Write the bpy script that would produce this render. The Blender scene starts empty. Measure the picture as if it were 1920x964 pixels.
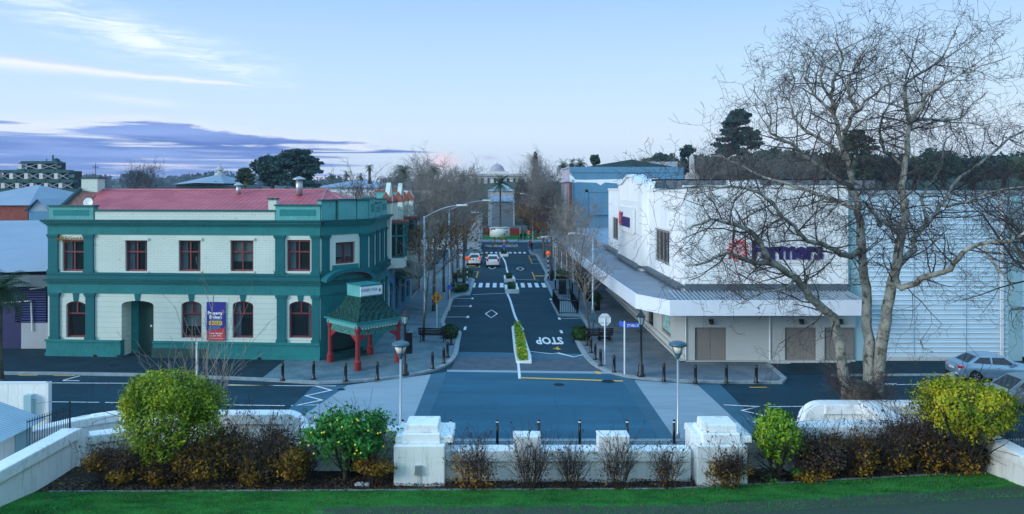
import bpy, math, random
import numpy as np
from mathutils import Vector, Matrix, noise
from math import radians as R, sin, cos, pi, atan2, sqrt
sc = bpy.context.scene
col = sc.collection
rng = random.Random(7)
# ------------------------------------------------------------ camera, sky, sun, exposure
HZ, VX, F_, CAMZ = 352.0, 938.0, 1400.0, 11.0
cd = bpy.data.cameras.new('camera'); cam = bpy.data.objects.new('camera', cd); col.objects.link(cam)
cam.location = (0, 0, CAMZ); cam.rotation_euler = (R(90), 0, 0)
cd.sensor_width = 36; cd.lens = 36*F_/1920; cd.shift_x = 22/1920; cd.shift_y = -130/1920
cd.clip_start = .1; cd.clip_end = 9000
sc.camera = cam
sc.view_settings.view_transform = 'Standard'; sc.view_settings.look = 'None'
sc.view_settings.exposure = 0.12; sc.view_settings.gamma = 1
SUN_EL, SUN_AZ = 16, -122          # azimuth from +Y, clockwise positive (the low light comes from the left)
w = bpy.data.worlds.new('World'); sc.world = w; w.use_nodes = True
nt = w.node_tree; nd = nt.nodes; lk = nt.links; nd.clear()
def mth(op, a, b=None, c=None, clamp=False):
    n = nd.new('ShaderNodeMath'); n.operation = op; n.use_clamp = clamp
    for i, v in enumerate((a, b, c)):
        if v is None: continue
        if isinstance(v, (int, float)): n.inputs[i].default_value = v
        else: lk.new(v, n.inputs[i])
    return n.outputs[0]
def mixc(f, a, b):
    n = nd.new('ShaderNodeMix'); n.data_type = 'RGBA'
    for k, v in ((0, f), (6, a), (7, b)):
        if isinstance(v, (int, float)): n.inputs[k].default_value = v
        elif isinstance(v, tuple): n.inputs[k].default_value = (*v, 1)
        else: lk.new(v, n.inputs[k])
    return n.outputs[2]
def wnoise(vec, scale, det=5, rough=.55, dist=0):
    n = nd.new('ShaderNodeTexNoise'); n.inputs['Scale'].default_value = scale; n.inputs['Detail'].default_value = det
    n.inputs['Roughness'].default_value = rough; n.inputs['Distortion'].default_value = dist
    lk.new(vec, n.inputs['Vector']); return n.outputs['Fac']
sky = nd.new('ShaderNodeTexSky'); sky.sky_type = 'NISHITA'; sky.sun_disc = False
sky.sun_elevation = R(SUN_EL); sky.sun_rotation = R(SUN_AZ); sky.air_density = 1.0; sky.dust_density = .6; sky.ozone_density = 2.0
tc = nd.new('ShaderNodeTexCoord'); sx = nd.new('ShaderNodeSeparateXYZ'); lk.new(tc.outputs['Generated'], sx.inputs[0])
X_, Y_, Z_ = sx.outputs
hyp = mth('SQRT', mth('ADD', mth('MULTIPLY', X_, X_), mth('MULTIPLY', Y_, Y_)))
U = mth('ARCTAN2', X_, Y_); V = mth('DIVIDE', Z_, mth('MAXIMUM', hyp, .001))
def uv(su, sv, off=0):
    c = nd.new('ShaderNodeCombineXYZ'); lk.new(mth('MULTIPLY', U, su), c.inputs[0]); lk.new(mth('MULTIPLY', V, sv), c.inputs[1]); c.inputs[2].default_value = off
    return c.outputs[0]
def sstep(x, a, b):
    n = nd.new('ShaderNodeMapRange'); n.interpolation_type = 'SMOOTHSTEP'
    lk.new(x, n.inputs[0]); n.inputs[1].default_value = a; n.inputs[2].default_value = b
    return n.outputs[0]
def gauss(x, th):
    q = mth('DIVIDE', x, th); return mth('EXPONENT', mth('MULTIPLY', mth('MULTIPLY', q, q), -1))
K = 1/.1    # colours below are what the sky shows, divided by the background strength
def kc(r, g, b): return (r*K, g*K, b*K)
# height gradient over the Nishita sky
tint = nd.new('ShaderNodeMix'); tint.data_type = 'RGBA'; tint.blend_type = 'MULTIPLY'; tint.inputs[0].default_value = 1
lk.new(sky.outputs[0], tint.inputs[6]); tint.inputs[7].default_value = (.8, .95, 1.05, 1)
ramp = nd.new('ShaderNodeValToRGB'); lk.new(mth('DIVIDE', V, .5, clamp=True), ramp.inputs[0])
cr = ramp.color_ramp; cr.elements[0].position = 0; cr.elements[0].color = (.68, .80, .96, 1)
cr.elements[1].position = 1; cr.elements[1].color = (.27, .50, .90, 1)
for p, c in ((.13, (.73, .86, 1.0)), (.29, (.57, .79, 1.0)), (.5, (.40, .64, .99)), (.68, (.33, .57, .96))):
    e = cr.elements.new(p); e.color = (*c, 1)
vm = nd.new('ShaderNodeVectorMath'); vm.operation = 'SCALE'; lk.new(ramp.outputs[0], vm.inputs[0]); vm.inputs[3].default_value = K
hi = sstep(V, .55, 2.2)      # sky above the frame, raised as the main source of light
back = sstep(mth('MULTIPLY', Y_, -1), .05, .7)      # unseen sky behind the camera, brightened to light the walls facing it
grad = mixc(hi, mixc(back, vm.outputs[0], kc(.62, 1.02, 1.36)), kc(.46, 1.10, 1.85))
base = mixc(.93, tint.outputs[2], grad)
wob = mth('MULTIPLY', mth('SUBTRACT', wnoise(uv(6, 20), 1.0), .5), .022)
Vw = mth('ADD', V, wob)
# high diffuse cirrus
cl = mth('SUBTRACT', Vw, mth('ADD', mth('MULTIPLY', U, -.235), .075))
cm = mth('MULTIPLY', gauss(cl, .021), mth('MULTIPLY', sstep(U, -.66, -.5), mth('SUBTRACT', 1, sstep(U, -.36, -.24))))
st = sstep(wnoise(uv(9, 60, 3), 1.6, 7, .6, .6), .35, .72)
cm = mth('MULTIPLY', mth('MULTIPLY', cm, st), 1.1, clamp=True)
base = mixc(cm, base, kc(.90, 1.0, 1.05))
# faint thin veils all round
veil = mth('MULTIPLY', sstep(wnoise(uv(2.2, 24, 9), 1.3, 6, .6, .4), .56, .8), mth('MULTIPLY', mth('SUBTRACT', 1, sstep(V, .1, .3)), .22))
base = mixc(veil, base, kc(.85, .93, 1.0))
# long white streak
vc = mth('ADD', mth('MULTIPLY', U, -.045), .1145)
th = mth('MAXIMUM', mth('MULTIPLY', mth('SUBTRACT', -.29, U), .026), .0008)
s2 = gauss(mth('SUBTRACT', Vw, mth('ADD', vc, 0)), th)
s2 = mth('MULTIPLY', s2, mth('MULTIPLY', sstep(mth('MULTIPLY', U, -1), .29, .36), .92), clamp=True)
shade = sstep(mth('SUBTRACT', Vw, vc), -.001, .007)
base = mixc(s2, base, mixc(mth('MULTIPLY', shade, .55), kc(.90, .93, 1.0), kc(.45, .56, .86)))
s3 = mth('MULTIPLY', gauss(mth('SUBTRACT', Vw, mth('ADD', mth('MULTIPLY', U, -.04), .088)), .0045), mth('MULTIPLY', sstep(U, -.56, -.45), mth('SUBTRACT', 1, sstep(U, -.44, -.38))))
base = mixc(mth('MULTIPLY', s3, .5), base, kc(.85, .92, 1.0))
# violet-blue bank low on the left
vt = mth('ADD', mth('MULTIPLY', mth('ABSOLUTE', mth('ADD', U, .45)), -.085), .083)     # its upper edge
edge = mth('SUBTRACT', mth('ADD', vt, mth('MULTIPLY', mth('SUBTRACT', wnoise(uv(6, 38, 5), 1.0, 8, .62, .4), .5), .046)), V)
nb = wnoise(uv(4.2, 60, 1), 1.0, 6, .55, .5)
thin = sstep(U, -.36, -.12)
body = mth('MULTIPLY', sstep(edge, -.001, .004), sstep(mth('SUBTRACT', nb, mth('MULTIPLY', thin, .07)), .35, .45))
lower = mth('MULTIPLY', sstep(mth('SUBTRACT', .036, V), 0, .02), .85)
rag = mth('MULTIPLY', mth('SUBTRACT', wnoise(uv(1.5, 75, 14), 1.0, 3), .5), 1.1)
drop = mth('MULTIPLY', mth('SUBTRACT', .052, V), 5.5)       # lower streaks stop farther left
right = mth('SUBTRACT', 1, sstep(mth('ADD', mth('ADD', U, mth('MULTIPLY', rag, sstep(mth('SUBTRACT', .056, V), 0, .01))), mth('MAXIMUM', drop, 0)), -.20, -.11))
bank = mth('MULTIPLY', mth('MAXIMUM', body, mth('MULTIPLY', lower, sstep(edge, 0, .01))), right, clamp=True)
glow = mth('MULTIPLY', sstep(edge, -.012, .004), mth('MULTIPLY', right, .7))
base = mixc(glow, base, kc(.84, .88, .98))
bcol = mixc(sstep(wnoise(uv(3, 50, 8), 1.0, 5), .40, .70), kc(.09, .18, .55), kc(.27, .40, .82))
bcol = mixc(mth('MULTIPLY', mth('SUBTRACT', 1, sstep(V, 0, .035)), .6), bcol, kc(.36, .45, .82))
base = mixc(mth('MULTIPLY', bank, .97), base, bcol)
pinkn = mth('MULTIPLY', sstep(wnoise(uv(3.5, 110, 4), 1.0, 4, .5, .3), .55, .66), mth('MULTIPLY', sstep(mth('SUBTRACT', .06, V), 0, .03), right))
base = mixc(mth('MULTIPLY', pinkn, .85), base, kc(.88, .78, .92))
# rosy glow and one small lens cloud over the street
g1 = mth('MULTIPLY', gauss(mth('ADD', U, .078), .02), gauss(mth('SUBTRACT', V, .034), .012))
base = mixc(mth('MULTIPLY', g1, .85), base, kc(1.0, .72, .75))
g2 = mth('MULTIPLY', gauss(mth('ADD', U, .014), .010), gauss(mth('SUBTRACT', Vw, .040), .0032))
base = mixc(mth('MULTIPLY', g2, .8), base, kc(.55, .55, .78))
bg = nd.new('ShaderNodeBackground'); bg.inputs[1].default_value = .1; lk.new(base, bg.inputs[0])
wo = nd.new('ShaderNodeOutputWorld'); lk.new(bg.outputs[0], wo.inputs[0])
sl = bpy.data.lights.new('sun', 'SUN'); sl.energy = 2.35; sl.angle = R(26); sl.color = (.93, .97, 1.0)
so = bpy.data.objects.new('sun', sl); col.objects.link(so); so.location = (-40, -10, 40)
sd = Vector((sin(R(SUN_AZ))*cos(R(SUN_EL)), cos(R(SUN_AZ))*cos(R(SUN_EL)), sin(R(SUN_EL))))
so.rotation_euler = sd.to_track_quat('Z', 'Y').to_euler()
sc.cycles.use_denoising = True
sc.cycles.max_bounces = 6; sc.cycles.transparent_max_bounces = 12

# ------------------------------------------------------------ measuring helpers
def G(px, py, z=0.0):
    Y = F_*(CAMZ-z)/(py-HZ); return Vector(((px-VX)*Y/F_, Y, z))
def WP(px, py, Y): return Vector(((px-VX)*Y/F_, Y, CAMZ-(py-HZ)*Y/F_))
def ZP(py, Y): return CAMZ-(py-HZ)*Y/F_
def XP(px, Y): return (px-VX)*Y/F_

# ------------------------------------------------------------ mesh helpers
class MB:
    def __init__(s, T=None): s.v = []; s.f = []; s.T = T
    def add(s, vs, fs):
        b = len(s.v)
        if s.T is not None: vs = [s.T @ Vector(p) for p in vs]
        s.v += [tuple(p) for p in vs]; s.f += [tuple(i+b for i in f) for f in fs]; return s
    def box(s, x0, y0, z0, x1, y1, z1, top=0):
        x0, x1 = min(x0, x1), max(x0, x1); y0, y1 = min(y0, y1), max(y0, y1); z0, z1 = min(z0, z1), max(z0, z1); t = top
        return s.add([(x0,y0,z0),(x1,y0,z0),(x1,y1,z0),(x0,y1,z0),(x0+t,y0+t,z1),(x1-t,y0+t,z1),(x1-t,y1-t,z1),(x0+t,y1-t,z1)],
              [(3,2,1,0),(4,5,6,7),(0,1,5,4),(1,2,6,5),(2,3,7,6),(3,0,4,7)])
    def prism(s, pts, vec):
        n = len(pts); vec = Vector(vec); a = [Vector(p) for p in pts]
        nrm = Vector((0,0,0))
        for i in range(n): nrm += a[i].cross(a[(i+1) % n])
        if nrm.dot(vec) > 0: a = a[::-1]
        return s.add(a+[p+vec for p in a], [tuple(range(n)), tuple(range(2*n-1, n-1, -1))]+[(i+n, (i+1) % n+n, (i+1) % n, i) for i in range(n)])
    def face(s, pts): return s.add(pts, [tuple(range(len(pts)))])
    def path(s, pts, rad, n=6, cap=True):
        pts = [Vector(p) for p in pts]; vs = []; m = len(pts); u = None
        for i, p in enumerate(pts):
            d = (pts[min(i+1, m-1)]-pts[max(i-1, 0)])
            if d.length < 1e-9: d = Vector((0,0,1))
            d.normalize()
            if u is None: u = d.cross(Vector((0,0,1)) if abs(d.z) < .9 else Vector((1,0,0))).normalized()
            else:
                u = (u-d*u.dot(d)); u = u.normalized() if u.length > 1e-6 else d.orthogonal().normalized()
            q = d.cross(u); r = rad[i] if not isinstance(rad, (int, float)) else rad
            for k in range(n):
                a = 2*pi*k/n; vs.append(p+(u*cos(a)+q*sin(a))*r)
        fs = [(i*n+k, i*n+(k+1) % n, (i+1)*n+(k+1) % n, (i+1)*n+k) for i in range(m-1) for k in range(n)]
        if cap: fs += [tuple(range(n-1, -1, -1)), tuple(range((m-1)*n, m*n))]
        return s.add(vs, fs)
    def lathe(s, prof, c=(0,0,0), n=12, sx=1, sy=1):
        c = Vector(c); vs = [c+Vector((r*cos(2*pi*k/n)*sx, r*sin(2*pi*k/n)*sy, z)) for r, z in prof for k in range(n)]; m = len(prof)
        fs = [(i*n+k, i*n+(k+1) % n, (i+1)*n+(k+1) % n, (i+1)*n+k) for i in range(m-1) for k in range(n)]
        fs += [tuple(range(n-1, -1, -1)), tuple(range((m-1)*n, m*n))]
        return s.add(vs, fs)
    def ball(s, c, r, n=10, m=6, sz=1):
        return s.lathe([(max(r*sin(pi*i/m), .001), -r*cos(pi*i/m)*sz) for i in range(m+1)], c, n)
    def build(s, name, mat, parent=None, smooth=False, origin=None):
        me = bpy.data.meshes.new(name); off = Vector((0,0,0))
        if parent is not None:
            p = parent
            while p is not None: off += p.location; p = p.parent
        else:
            a = np.array(s.v); off = Vector(origin) if origin is not None else Vector(((a[:,0].min()+a[:,0].max())/2, (a[:,1].min()+a[:,1].max())/2, a[:,2].min()))
        a = np.array(s.v, dtype=float)-np.array(off)
        me.from_pydata(a.tolist(), [], s.f); me.update()
        if smooth: me.polygons.foreach_set('use_smooth', [True]*len(me.polygons))
        if mat is not None: me.materials.append(mat)
        o = bpy.data.objects.new(name, me); col.objects.link(o)
        if parent is not None: o.parent = parent
        else: o.location = off
        return o
def tag(o, label, cat, group=None):
    o['label'] = label; o['category'] = cat
    if group: o['group'] = group
    return o
def thing(name, label, cat, loc=(0,0,0), group=None):
    o = bpy.data.objects.new(name, None); col.objects.link(o); o.location = loc; o.empty_display_size = .3
    return tag(o, label, cat, group)
def struct(o, k='structure'): o['kind'] = k; return o
def dup(root, loc, rz=0, label=None, scale=1, group=None):
    def cp(o, parent):
        c = o.copy(); col.objects.link(c); c.parent = parent
        for ch in [x for x in o.children]: cp(ch, c)
        return c
    r = cp(root, None); r.location = loc; r.rotation_euler = (0, 0, rz); r.scale = (scale,)*3 if isinstance(scale, (int, float)) else scale
    if label: r['label'] = label
    if group: r['group'] = group
    return r
def place(first, flag, loc, rz, label, scale=1):
    if not flag:
        flag.append(1); first.location = loc; first.rotation_euler = (0,0,rz); first.scale = (scale,)*3 if isinstance(scale, (int, float)) else scale; first['label'] = label; return first
    return dup(first, loc, rz, label, scale)
def frame(p0, p1, z=0):
    p0 = Vector((p0[0], p0[1], z)); x = Vector((p1[0]-p0[0], p1[1]-p0[1], 0)); L = x.length; x.normalize()
    y = Vector((-x.y, x.x, 0)); M = Matrix(((x.x, y.x, 0, p0.x), (x.y, y.y, 0, p0.y), (0, 0, 1, z), (0, 0, 0, 1)))
    return M, L
def fpx(M, px, py=None):
    """where the sight line through pixel column px meets facade frame M: local x (and height of row py)"""
    o = M.translation; d = M.to_3x3() @ Vector((1,0,0)); u = (px-VX)/F_
    t = (u*o.y-o.x)/(d.x-u*d.y); Y = o.y+t*d.y
    return (t, ZP(py, Y)) if py is not None else t

# ------------------------------------------------------------ materials
MATS = {}
def mat(key, c, rough=.75, var=.12, scale=2.0, bump=0.0, metal=0.0, c2=None, spec=None, emit=None, coat=0, stretch=None, bscale=None, c3=None):
    if key in MATS: return MATS[key]
    m = bpy.data.materials.new(key); m.use_nodes = True; t = m.node_tree; b = t.nodes['Principled BSDF']; L = t.links
    b.inputs['Roughness'].default_value = rough; b.inputs['Metallic'].default_value = metal
    b.inputs['Specular IOR Level'].default_value = spec if spec is not None else (.5 if rough < .6 else .18)
    if coat: b.inputs['Coat Weight'].default_value = coat
    if emit: b.inputs['Emission Color'].default_value = (*emit[:3], 1); b.inputs['Emission Strength'].default_value = emit[3]
    co = t.nodes.new('ShaderNodeTexCoord'); mp = t.nodes.new('ShaderNodeMapping'); L.new(co.outputs['Object'], mp.inputs[0])
    if stretch: mp.inputs['Scale'].default_value = stretch
    n = t.nodes.new('ShaderNodeTexNoise'); n.inputs['Scale'].default_value = scale; n.inputs['Detail'].default_value = 6; n.inputs['Roughness'].default_value = .65
    L.new(mp.outputs[0], n.inputs['Vector'])
    r = t.nodes.new('ShaderNodeValToRGB'); L.new(n.outputs['Fac'], r.inputs[0])
    a = tuple(max(0, x*(1-var)) for x in c); z = c2 if c2 else tuple(min(1, x*(1+var)) for x in c)
    r.color_ramp.elements[0].position = .33; r.color_ramp.elements[0].color = (*a, 1)
    r.color_ramp.elements[1].position = .67; r.color_ramp.elements[1].color = (*z, 1)
    if c3: e = r.color_ramp.elements.new(.5); e.color = (*c3, 1)
    L.new(r.outputs[0], b.inputs['Base Color'])
    m['out'] = 1
    if bump:
        n2 = t.nodes.new('ShaderNodeTexNoise'); n2.inputs['Scale'].default_value = bscale or scale*6; n2.inputs['Detail'].default_value = 5; L.new(mp.outputs[0], n2.inputs['Vector'])
        bp = t.nodes.new('ShaderNodeBump'); bp.inputs['Strength'].default_value = bump; bp.inputs['Distance'].default_value = .03
        L.new(n2.outputs['Fac'], bp.inputs['Height']); L.new(bp.outputs[0], b.inputs['Normal'])
    MATS[key] = m; return m
def mul(m, fac_socket_fn, dark, amount=1.0):
    """multiply the base colour by a darker/lighter pattern: fn(tree, coord) -> 0..1 mask socket"""
    t = m.node_tree; b = t.nodes['Principled BSDF']; src = b.inputs['Base Color'].links[0].from_socket
    co = t.nodes.new('ShaderNodeTexCoord'); f = fac_socket_fn(t, co.outputs['Object'])
    mx = t.nodes.new('ShaderNodeMix'); mx.data_type = 'RGBA'; t.links.new(f, mx.inputs[0]); t.links.new(src, mx.inputs[6])
    d = t.nodes.new('ShaderNodeMix'); d.data_type = 'RGBA'; d.blend_type = 'MULTIPLY'; d.inputs[0].default_value = amount
    t.links.new(src, d.inputs[6]); d.inputs[7].default_value = (*dark, 1); t.links.new(d.outputs[2], mx.inputs[7])
    t.links.new(mx.outputs[2], b.inputs['Base Color']); return m
def stripes(axis, pitch, width, soft=.3):
    def fn(t, v):
        s = t.nodes.new('ShaderNodeSeparateXYZ'); t.links.new(v, s.inputs[0])
        a = t.nodes.new('ShaderNodeMath'); a.operation = 'DIVIDE'; t.links.new(s.outputs[axis], a.inputs[0]); a.inputs[1].default_value = pitch
        f = t.nodes.new('ShaderNodeMath'); f.operation = 'FRACT'; t.links.new(a.outputs[0], f.inputs[0])
        l = t.nodes.new('ShaderNodeMath'); l.operation = 'LESS_THAN'; t.links.new(f.outputs[0], l.inputs[0]); l.inputs[1].default_value = width/pitch
        return l.outputs[0]
    return fn
def blotch(scale, lo, hi, stretch=(1,1,1), det=6):
    def fn(t, v):
        mp = t.nodes.new('ShaderNodeMapping'); mp.inputs['Scale'].default_value = stretch; t.links.new(v, mp.inputs[0])
        n = t.nodes.new('ShaderNodeTexNoise'); n.inputs['Scale'].default_value = scale; n.inputs['Detail'].default_value = det; n.inputs['Roughness'].default_value = .7
        t.links.new(mp.outputs[0], n.inputs['Vector']); r = t.nodes.new('ShaderNodeMapRange'); t.links.new(n.outputs['Fac'], r.inputs[0])
        r.inputs[1].default_value = lo; r.inputs[2].default_value = hi; return r.outputs[0]
    return fn
def bricks(m, size=(.5, .25), mortar=.02, dark=(.6,.6,.6), rot=None, off=.5):
    def fn(t, v):
        s = t.nodes.new('ShaderNodeMapping'); t.links.new(v, s.inputs[0])
        if rot: s.inputs['Rotation'].default_value = rot
        b = t.nodes.new('ShaderNodeTexBrick'); b.inputs['Scale'].default_value = 1; b.inputs['Mortar Size'].default_value = mortar
        b.inputs['Brick Width'].default_value = size[0]; b.inputs['Row Height'].default_value = size[1]; b.offset = off
        t.links.new(s.outputs[0], b.inputs['Vector']); return b.outputs['Fac']
    return mul(m, fn, dark)
def leafmat(key, c1, c2, c3=None, rough=.6, scale=1.2, trans=.25):
    m = bpy.data.materials.new(key); m.use_nodes = True; t = m.node_tree; b = t.nodes['Principled BSDF']; L = t.links
    b.inputs['Roughness'].default_value = rough; b.inputs['Specular IOR Level'].default_value = .3
    g = t.nodes.new('ShaderNodeNewGeometry'); co = t.nodes.new('ShaderNodeTexCoord')
    n = t.nodes.new('ShaderNodeTexNoise'); n.inputs['Scale'].default_value = scale; n.inputs['Detail'].default_value = 3; L.new(co.outputs['Object'], n.inputs['Vector'])
    a = t.nodes.new('ShaderNodeMath'); a.operation = 'MULTIPLY_ADD'; L.new(g.outputs['Random Per Island'], a.inputs[0]); a.inputs[1].default_value = .55; 
    s = t.nodes.new('ShaderNodeMath'); s.operation = 'MULTIPLY_ADD'; L.new(n.outputs['Fac'], s.inputs[0]); s.inputs[1].default_value = 1.6; s.inputs[2].default_value = -.58
    L.new(s.outputs[0], a.inputs[2])
    r = t.nodes.new('ShaderNodeValToRGB'); L.new(a.outputs[0], r.inputs[0]); r.color_ramp.elements[0].color = (*c1, 1); r.color_ramp.elements[1].color = (*c2, 1)
    r.color_ramp.elements[0].position = .1; r.color_ramp.elements[1].position = .8
    if c3: e = r.color_ramp.elements.new(1.0); e.color = (*c3, 1); r.color_ramp.elements[1].position = .75
    L.new(r.outputs[0], b.inputs['Base Color'])
    if trans:
        tr = t.nodes.new('ShaderNodeBsdfTranslucent'); L.new(r.outputs[0], tr.inputs[0]); mx = t.nodes.new('ShaderNodeMixShader'); mx.inputs[0].default_value = trans
        L.new(b.outputs[0], mx.inputs[1]); L.new(tr.outputs[0], mx.inputs[2]); L.new(mx.outputs[0], t.nodes['Material Output'].inputs[0])
    MATS[key] = m; return m
def glassmat(key, tint=(.02,.03,.035), mixf=.55, rough=.04):
    m = bpy.data.materials.new(key); m.use_nodes = True; t = m.node_tree; b = t.nodes['Principled BSDF']; L = t.links
    b.inputs['Base Color'].default_value = (*tint, 1); b.inputs['Roughness'].default_value = rough; b.inputs['Specular IOR Level'].default_value = .7
    tr = t.nodes.new('ShaderNodeBsdfTransparent'); tr.inputs[0].default_value = (.8,.9,.95,1)
    mx = t.nodes.new('ShaderNodeMixShader'); mx.inputs[0].default_value = mixf; L.new(b.outputs[0], mx.inputs[2]); L.new(tr.outputs[0], mx.inputs[1])
    L.new(mx.outputs[0], t.nodes['Material Output'].inputs[0]); MATS[key] = m; return m
M = MATS
mat('asphalt', (.010,.042,.062), .85, .18, .5, .5, bscale=60)
mul(M['asphalt'], blotch(.22, .42, .68, (.35,1.6,1)), (1.35,1.3,1.25)); mul(M['asphalt'], blotch(1.4, .60, .72), (.82,.84,.86))
mat('asphalt_dark', (.008,.025,.036), .9, .2, .8, .5, bscale=50)
mul(M['asphalt'], blotch(.9, .57, .62, (.12,2.4,1)), (1.18,1.15,1.12));
mul(M['asphalt_dark'], blotch(.5, .52, .7), (1.5,1.45,1.4))
mat('asphalt_mid', (.030,.110,.165), .85, .12, .35, .3, bscale=60, stretch=(.25,1.3,1))
mul(M['asphalt_mid'], blotch(.45, .45, .65, (.16,1.4,1)), (1.22,1.22,1.2))
mul(M['asphalt_mid'], blotch(.9, .60, .64, (2.2,.2,1)), (.86,.88,.9)); mul(M['asphalt_mid'], blotch(2.5, .66, .69), (.72,.75,.78))
mat('asphalt_band', (.050,.135,.19), .85, .1, .4, .3, bscale=60, stretch=(.3,1.2,1))
mat('concrete_road', (.29,.37,.41), .85, .1, .5, .2, bscale=40, stretch=(.3,1.2,1))
mul(M['concrete_road'], blotch(.5, .45, .68, (.2,1.2,1)), (.82,.84,.87))
mat('asphalt_patch', (.010,.036,.052), .9, .15, 1.5, .4, bscale=50)
mat('brick_road', (.085,.115,.145), .85, .2, 1.5, .3); bricks(M['brick_road'], (.4,.2), .015, (.7,.7,.7))
mat('kerb', (.26,.31,.33), .8, .2, 2, .3)
mat('paving', (.10,.18,.215), .8, .2, .8, .3, c2=(.16,.245,.28)); bricks(M['paving'], (.4,.2), .02, (.62,.62,.64))
mul(M['paving'], blotch(.35, .45, .7, (.5,1,1)), (1.25,1.18,1.15))
mat('paving_red', (.12,.175,.205), .8, .15, .7, .3, c2=(.24,.255,.27)); bricks(M['paving_red'], (.4,.2), .02, (.66,.66,.66)); mul(M['paving_red'], blotch(.5, .42, .66, (.4,1.2,1)), (.72,.82,.9))
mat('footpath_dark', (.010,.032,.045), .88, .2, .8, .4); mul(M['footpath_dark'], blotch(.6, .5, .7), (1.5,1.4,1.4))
mat('ground', (.09,.10,.09), .9, .25, .05, .2)
mat('line_white', (.72,.74,.74), .7, .12, 4); mul(M['line_white'], blotch(7, .57, .68), (.45,.48,.5))
mat('line_yellow', (.85,.46,.05), .7, .12, 4); mul(M['line_yellow'], blotch(7, .6, .7), (.5,.5,.5))
mat('lawn', (.018,.12,.028), .9, .3, 1.3, .8, c2=(.05,.26,.045), bscale=45, stretch=(.6,1.2,1))
mul(M['lawn'], blotch(9, .50, .72), (1.5,1.25,1.1)); mul(M['lawn'], blotch(.6, .5, .75), (.6,.66,.8))
mat('soil', (.022,.017,.013), .95, .4, 3, 1, c2=(.05,.035,.02), bscale=20)
mat('white_wall', (.84,.85,.82), .8, .05, .8, .2, bscale=30); mul(M['white_wall'], blotch(2.2, .52, .72, (3.2,3.2,.3)), (.68,.71,.66)); mul(M['white_wall'], blotch(9, .62, .70, (1,1,.8)), (.72,.74,.70)); 
mat('coping', (.86,.87,.86), .75, .05, 1.2, .2, bscale=25); mul(M['coping'], blotch(3, .52, .70, (1,1,.6)), (.66,.66,.60)); mul(M['coping'], blotch(14, .62, .72), (.55,.55,.5))
mat('cream', (.56,.63,.56), .75, .05, .6, .1, bscale=20); mul(M['cream'], blotch(1.6, .56, .74, (1,1,.6)), (.85,.87,.84)); 
mat('cream_brick', (.56,.63,.56), .75, .05, .6, .1); bricks(M['cream_brick'], (.46,.15), .012, (.78,.8,.8), (R(90),0,0)); mul(M['cream_brick'], blotch(3.5, .63, .69, (.6,1,1)), (.62,.5,.45))
mat('cream_rust', (.56,.63,.56), .75, .05, .6, .1); mul(M['cream_rust'], stripes(2, .33, .028), (.70,.76,.78)); mul(M['cream_rust'], blotch(1.6, .56, .74, (1,1,.6)), (.85,.87,.84))
mat('green', (.022,.19,.195), .65, .1, .8, .1); mul(M['green'], blotch(3, .52, .70, (2,2,.5)), (.72,.74,.76)); mul(M['green'], blotch(6, .60, .68, (1.4,1.4,.25)), (.62,.64,.64))
mat('green_dark', (.012,.085,.09), .6, .15, 1.5, .1); mul(M['green_dark'], blotch(5, .55, .68, (.6,1,1)), (.3,.33,.33))
mat('green_light', (.10,.34,.33), .65, .12, 1.2, .1); mul(M['green_light'], blotch(3, .52, .7, (3,3,.5)), (.62,.66,.66))
mat('pilaster', (.010,.12,.135), .65, .08, 1, .05)
mat('green_deep', (.010,.055,.05), .5, .2, 2)
mat('window_red', (.17,.022,.030), .5, .15, 3)
mat('curtain', (.62,.66,.72), .9, .15, 4, stretch=(8,8,.6))
mat('blind', (.50,.53,.52), .8, .05, 3)
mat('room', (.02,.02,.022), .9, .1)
glassmat('glass'); glassmat('glass_dark', (.01,.014,.016), .8); glassmat('glass_car', (.012,.016,.02), .75)
mat('roof_red', (.45,.055,.07), .5, .12, .6, .0, c2=(.56,.11,.12)); mul(M['roof_red'], stripes(0, .38, .12), (.74,.7,.7)); mul(M['roof_red'], blotch(.7, .5, .72, (.3,1.5,1)), (.74,.74,.78))
mat('roof_tile', (.24,.06,.05), .8, .5, 5, .5, c2=(.36,.17,.13))
mat('post_red', (.24,.016,.02), .45, .15, 3)
mat('shingle', (.005,.042,.038), .8, .4, 5, .6, c2=(.018,.095,.08)); bricks(M['shingle'], (.22,.16), .02, (.4,.4,.4), (R(60),0,0)); mul(M['shingle'], blotch(9, .64, .69), (4,3.2,3.2))
mat('black', (.008,.010,.012), .35, .2, 4)
mat('iron', (.012,.016,.02), .4, .2, 4)
mat('galv', (.42,.46,.49), .35, .1, 3, metal=.6)
mat('white_paint', (.76,.78,.78), .5, .04, 2)
mat('white_metal', (.66,.70,.72), .4, .05, 2)
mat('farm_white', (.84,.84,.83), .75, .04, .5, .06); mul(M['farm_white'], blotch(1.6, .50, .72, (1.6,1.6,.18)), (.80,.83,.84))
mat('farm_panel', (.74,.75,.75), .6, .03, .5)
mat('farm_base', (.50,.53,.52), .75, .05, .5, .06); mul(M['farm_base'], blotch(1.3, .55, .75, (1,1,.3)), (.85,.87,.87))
mat('farm_door', (.23,.22,.20), .6, .05, 1)
mat('fascia', (.74,.78,.84), .45, .04, 1); mul(M['fascia'], blotch(1.5, .55, .75, (1,1,.4)), (.88,.9,.92))
mat('awning_roof', (.19,.23,.27), .55, .12, .7); mul(M['awning_roof'], stripes(1, .6, .05), (.75,.78,.8))
mat('roof_edge', (.10,.13,.15), .6, .15, 1)
mat('shed_white', (.58,.73,.82), .5, .04, .8); mul(M['shed_white'], blotch(.8, .5, .8, (.6,1,.3)), (.86,.9,.92))
mat('shed_teal', (.33,.52,.56), .55, .05, .8)
mat('blue_wall', (.105,.235,.34), .75, .07, .5, .05); mul(M['blue_wall'], blotch(.9, .5, .75, (1,1,.3)), (.86,.87,.88))
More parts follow.
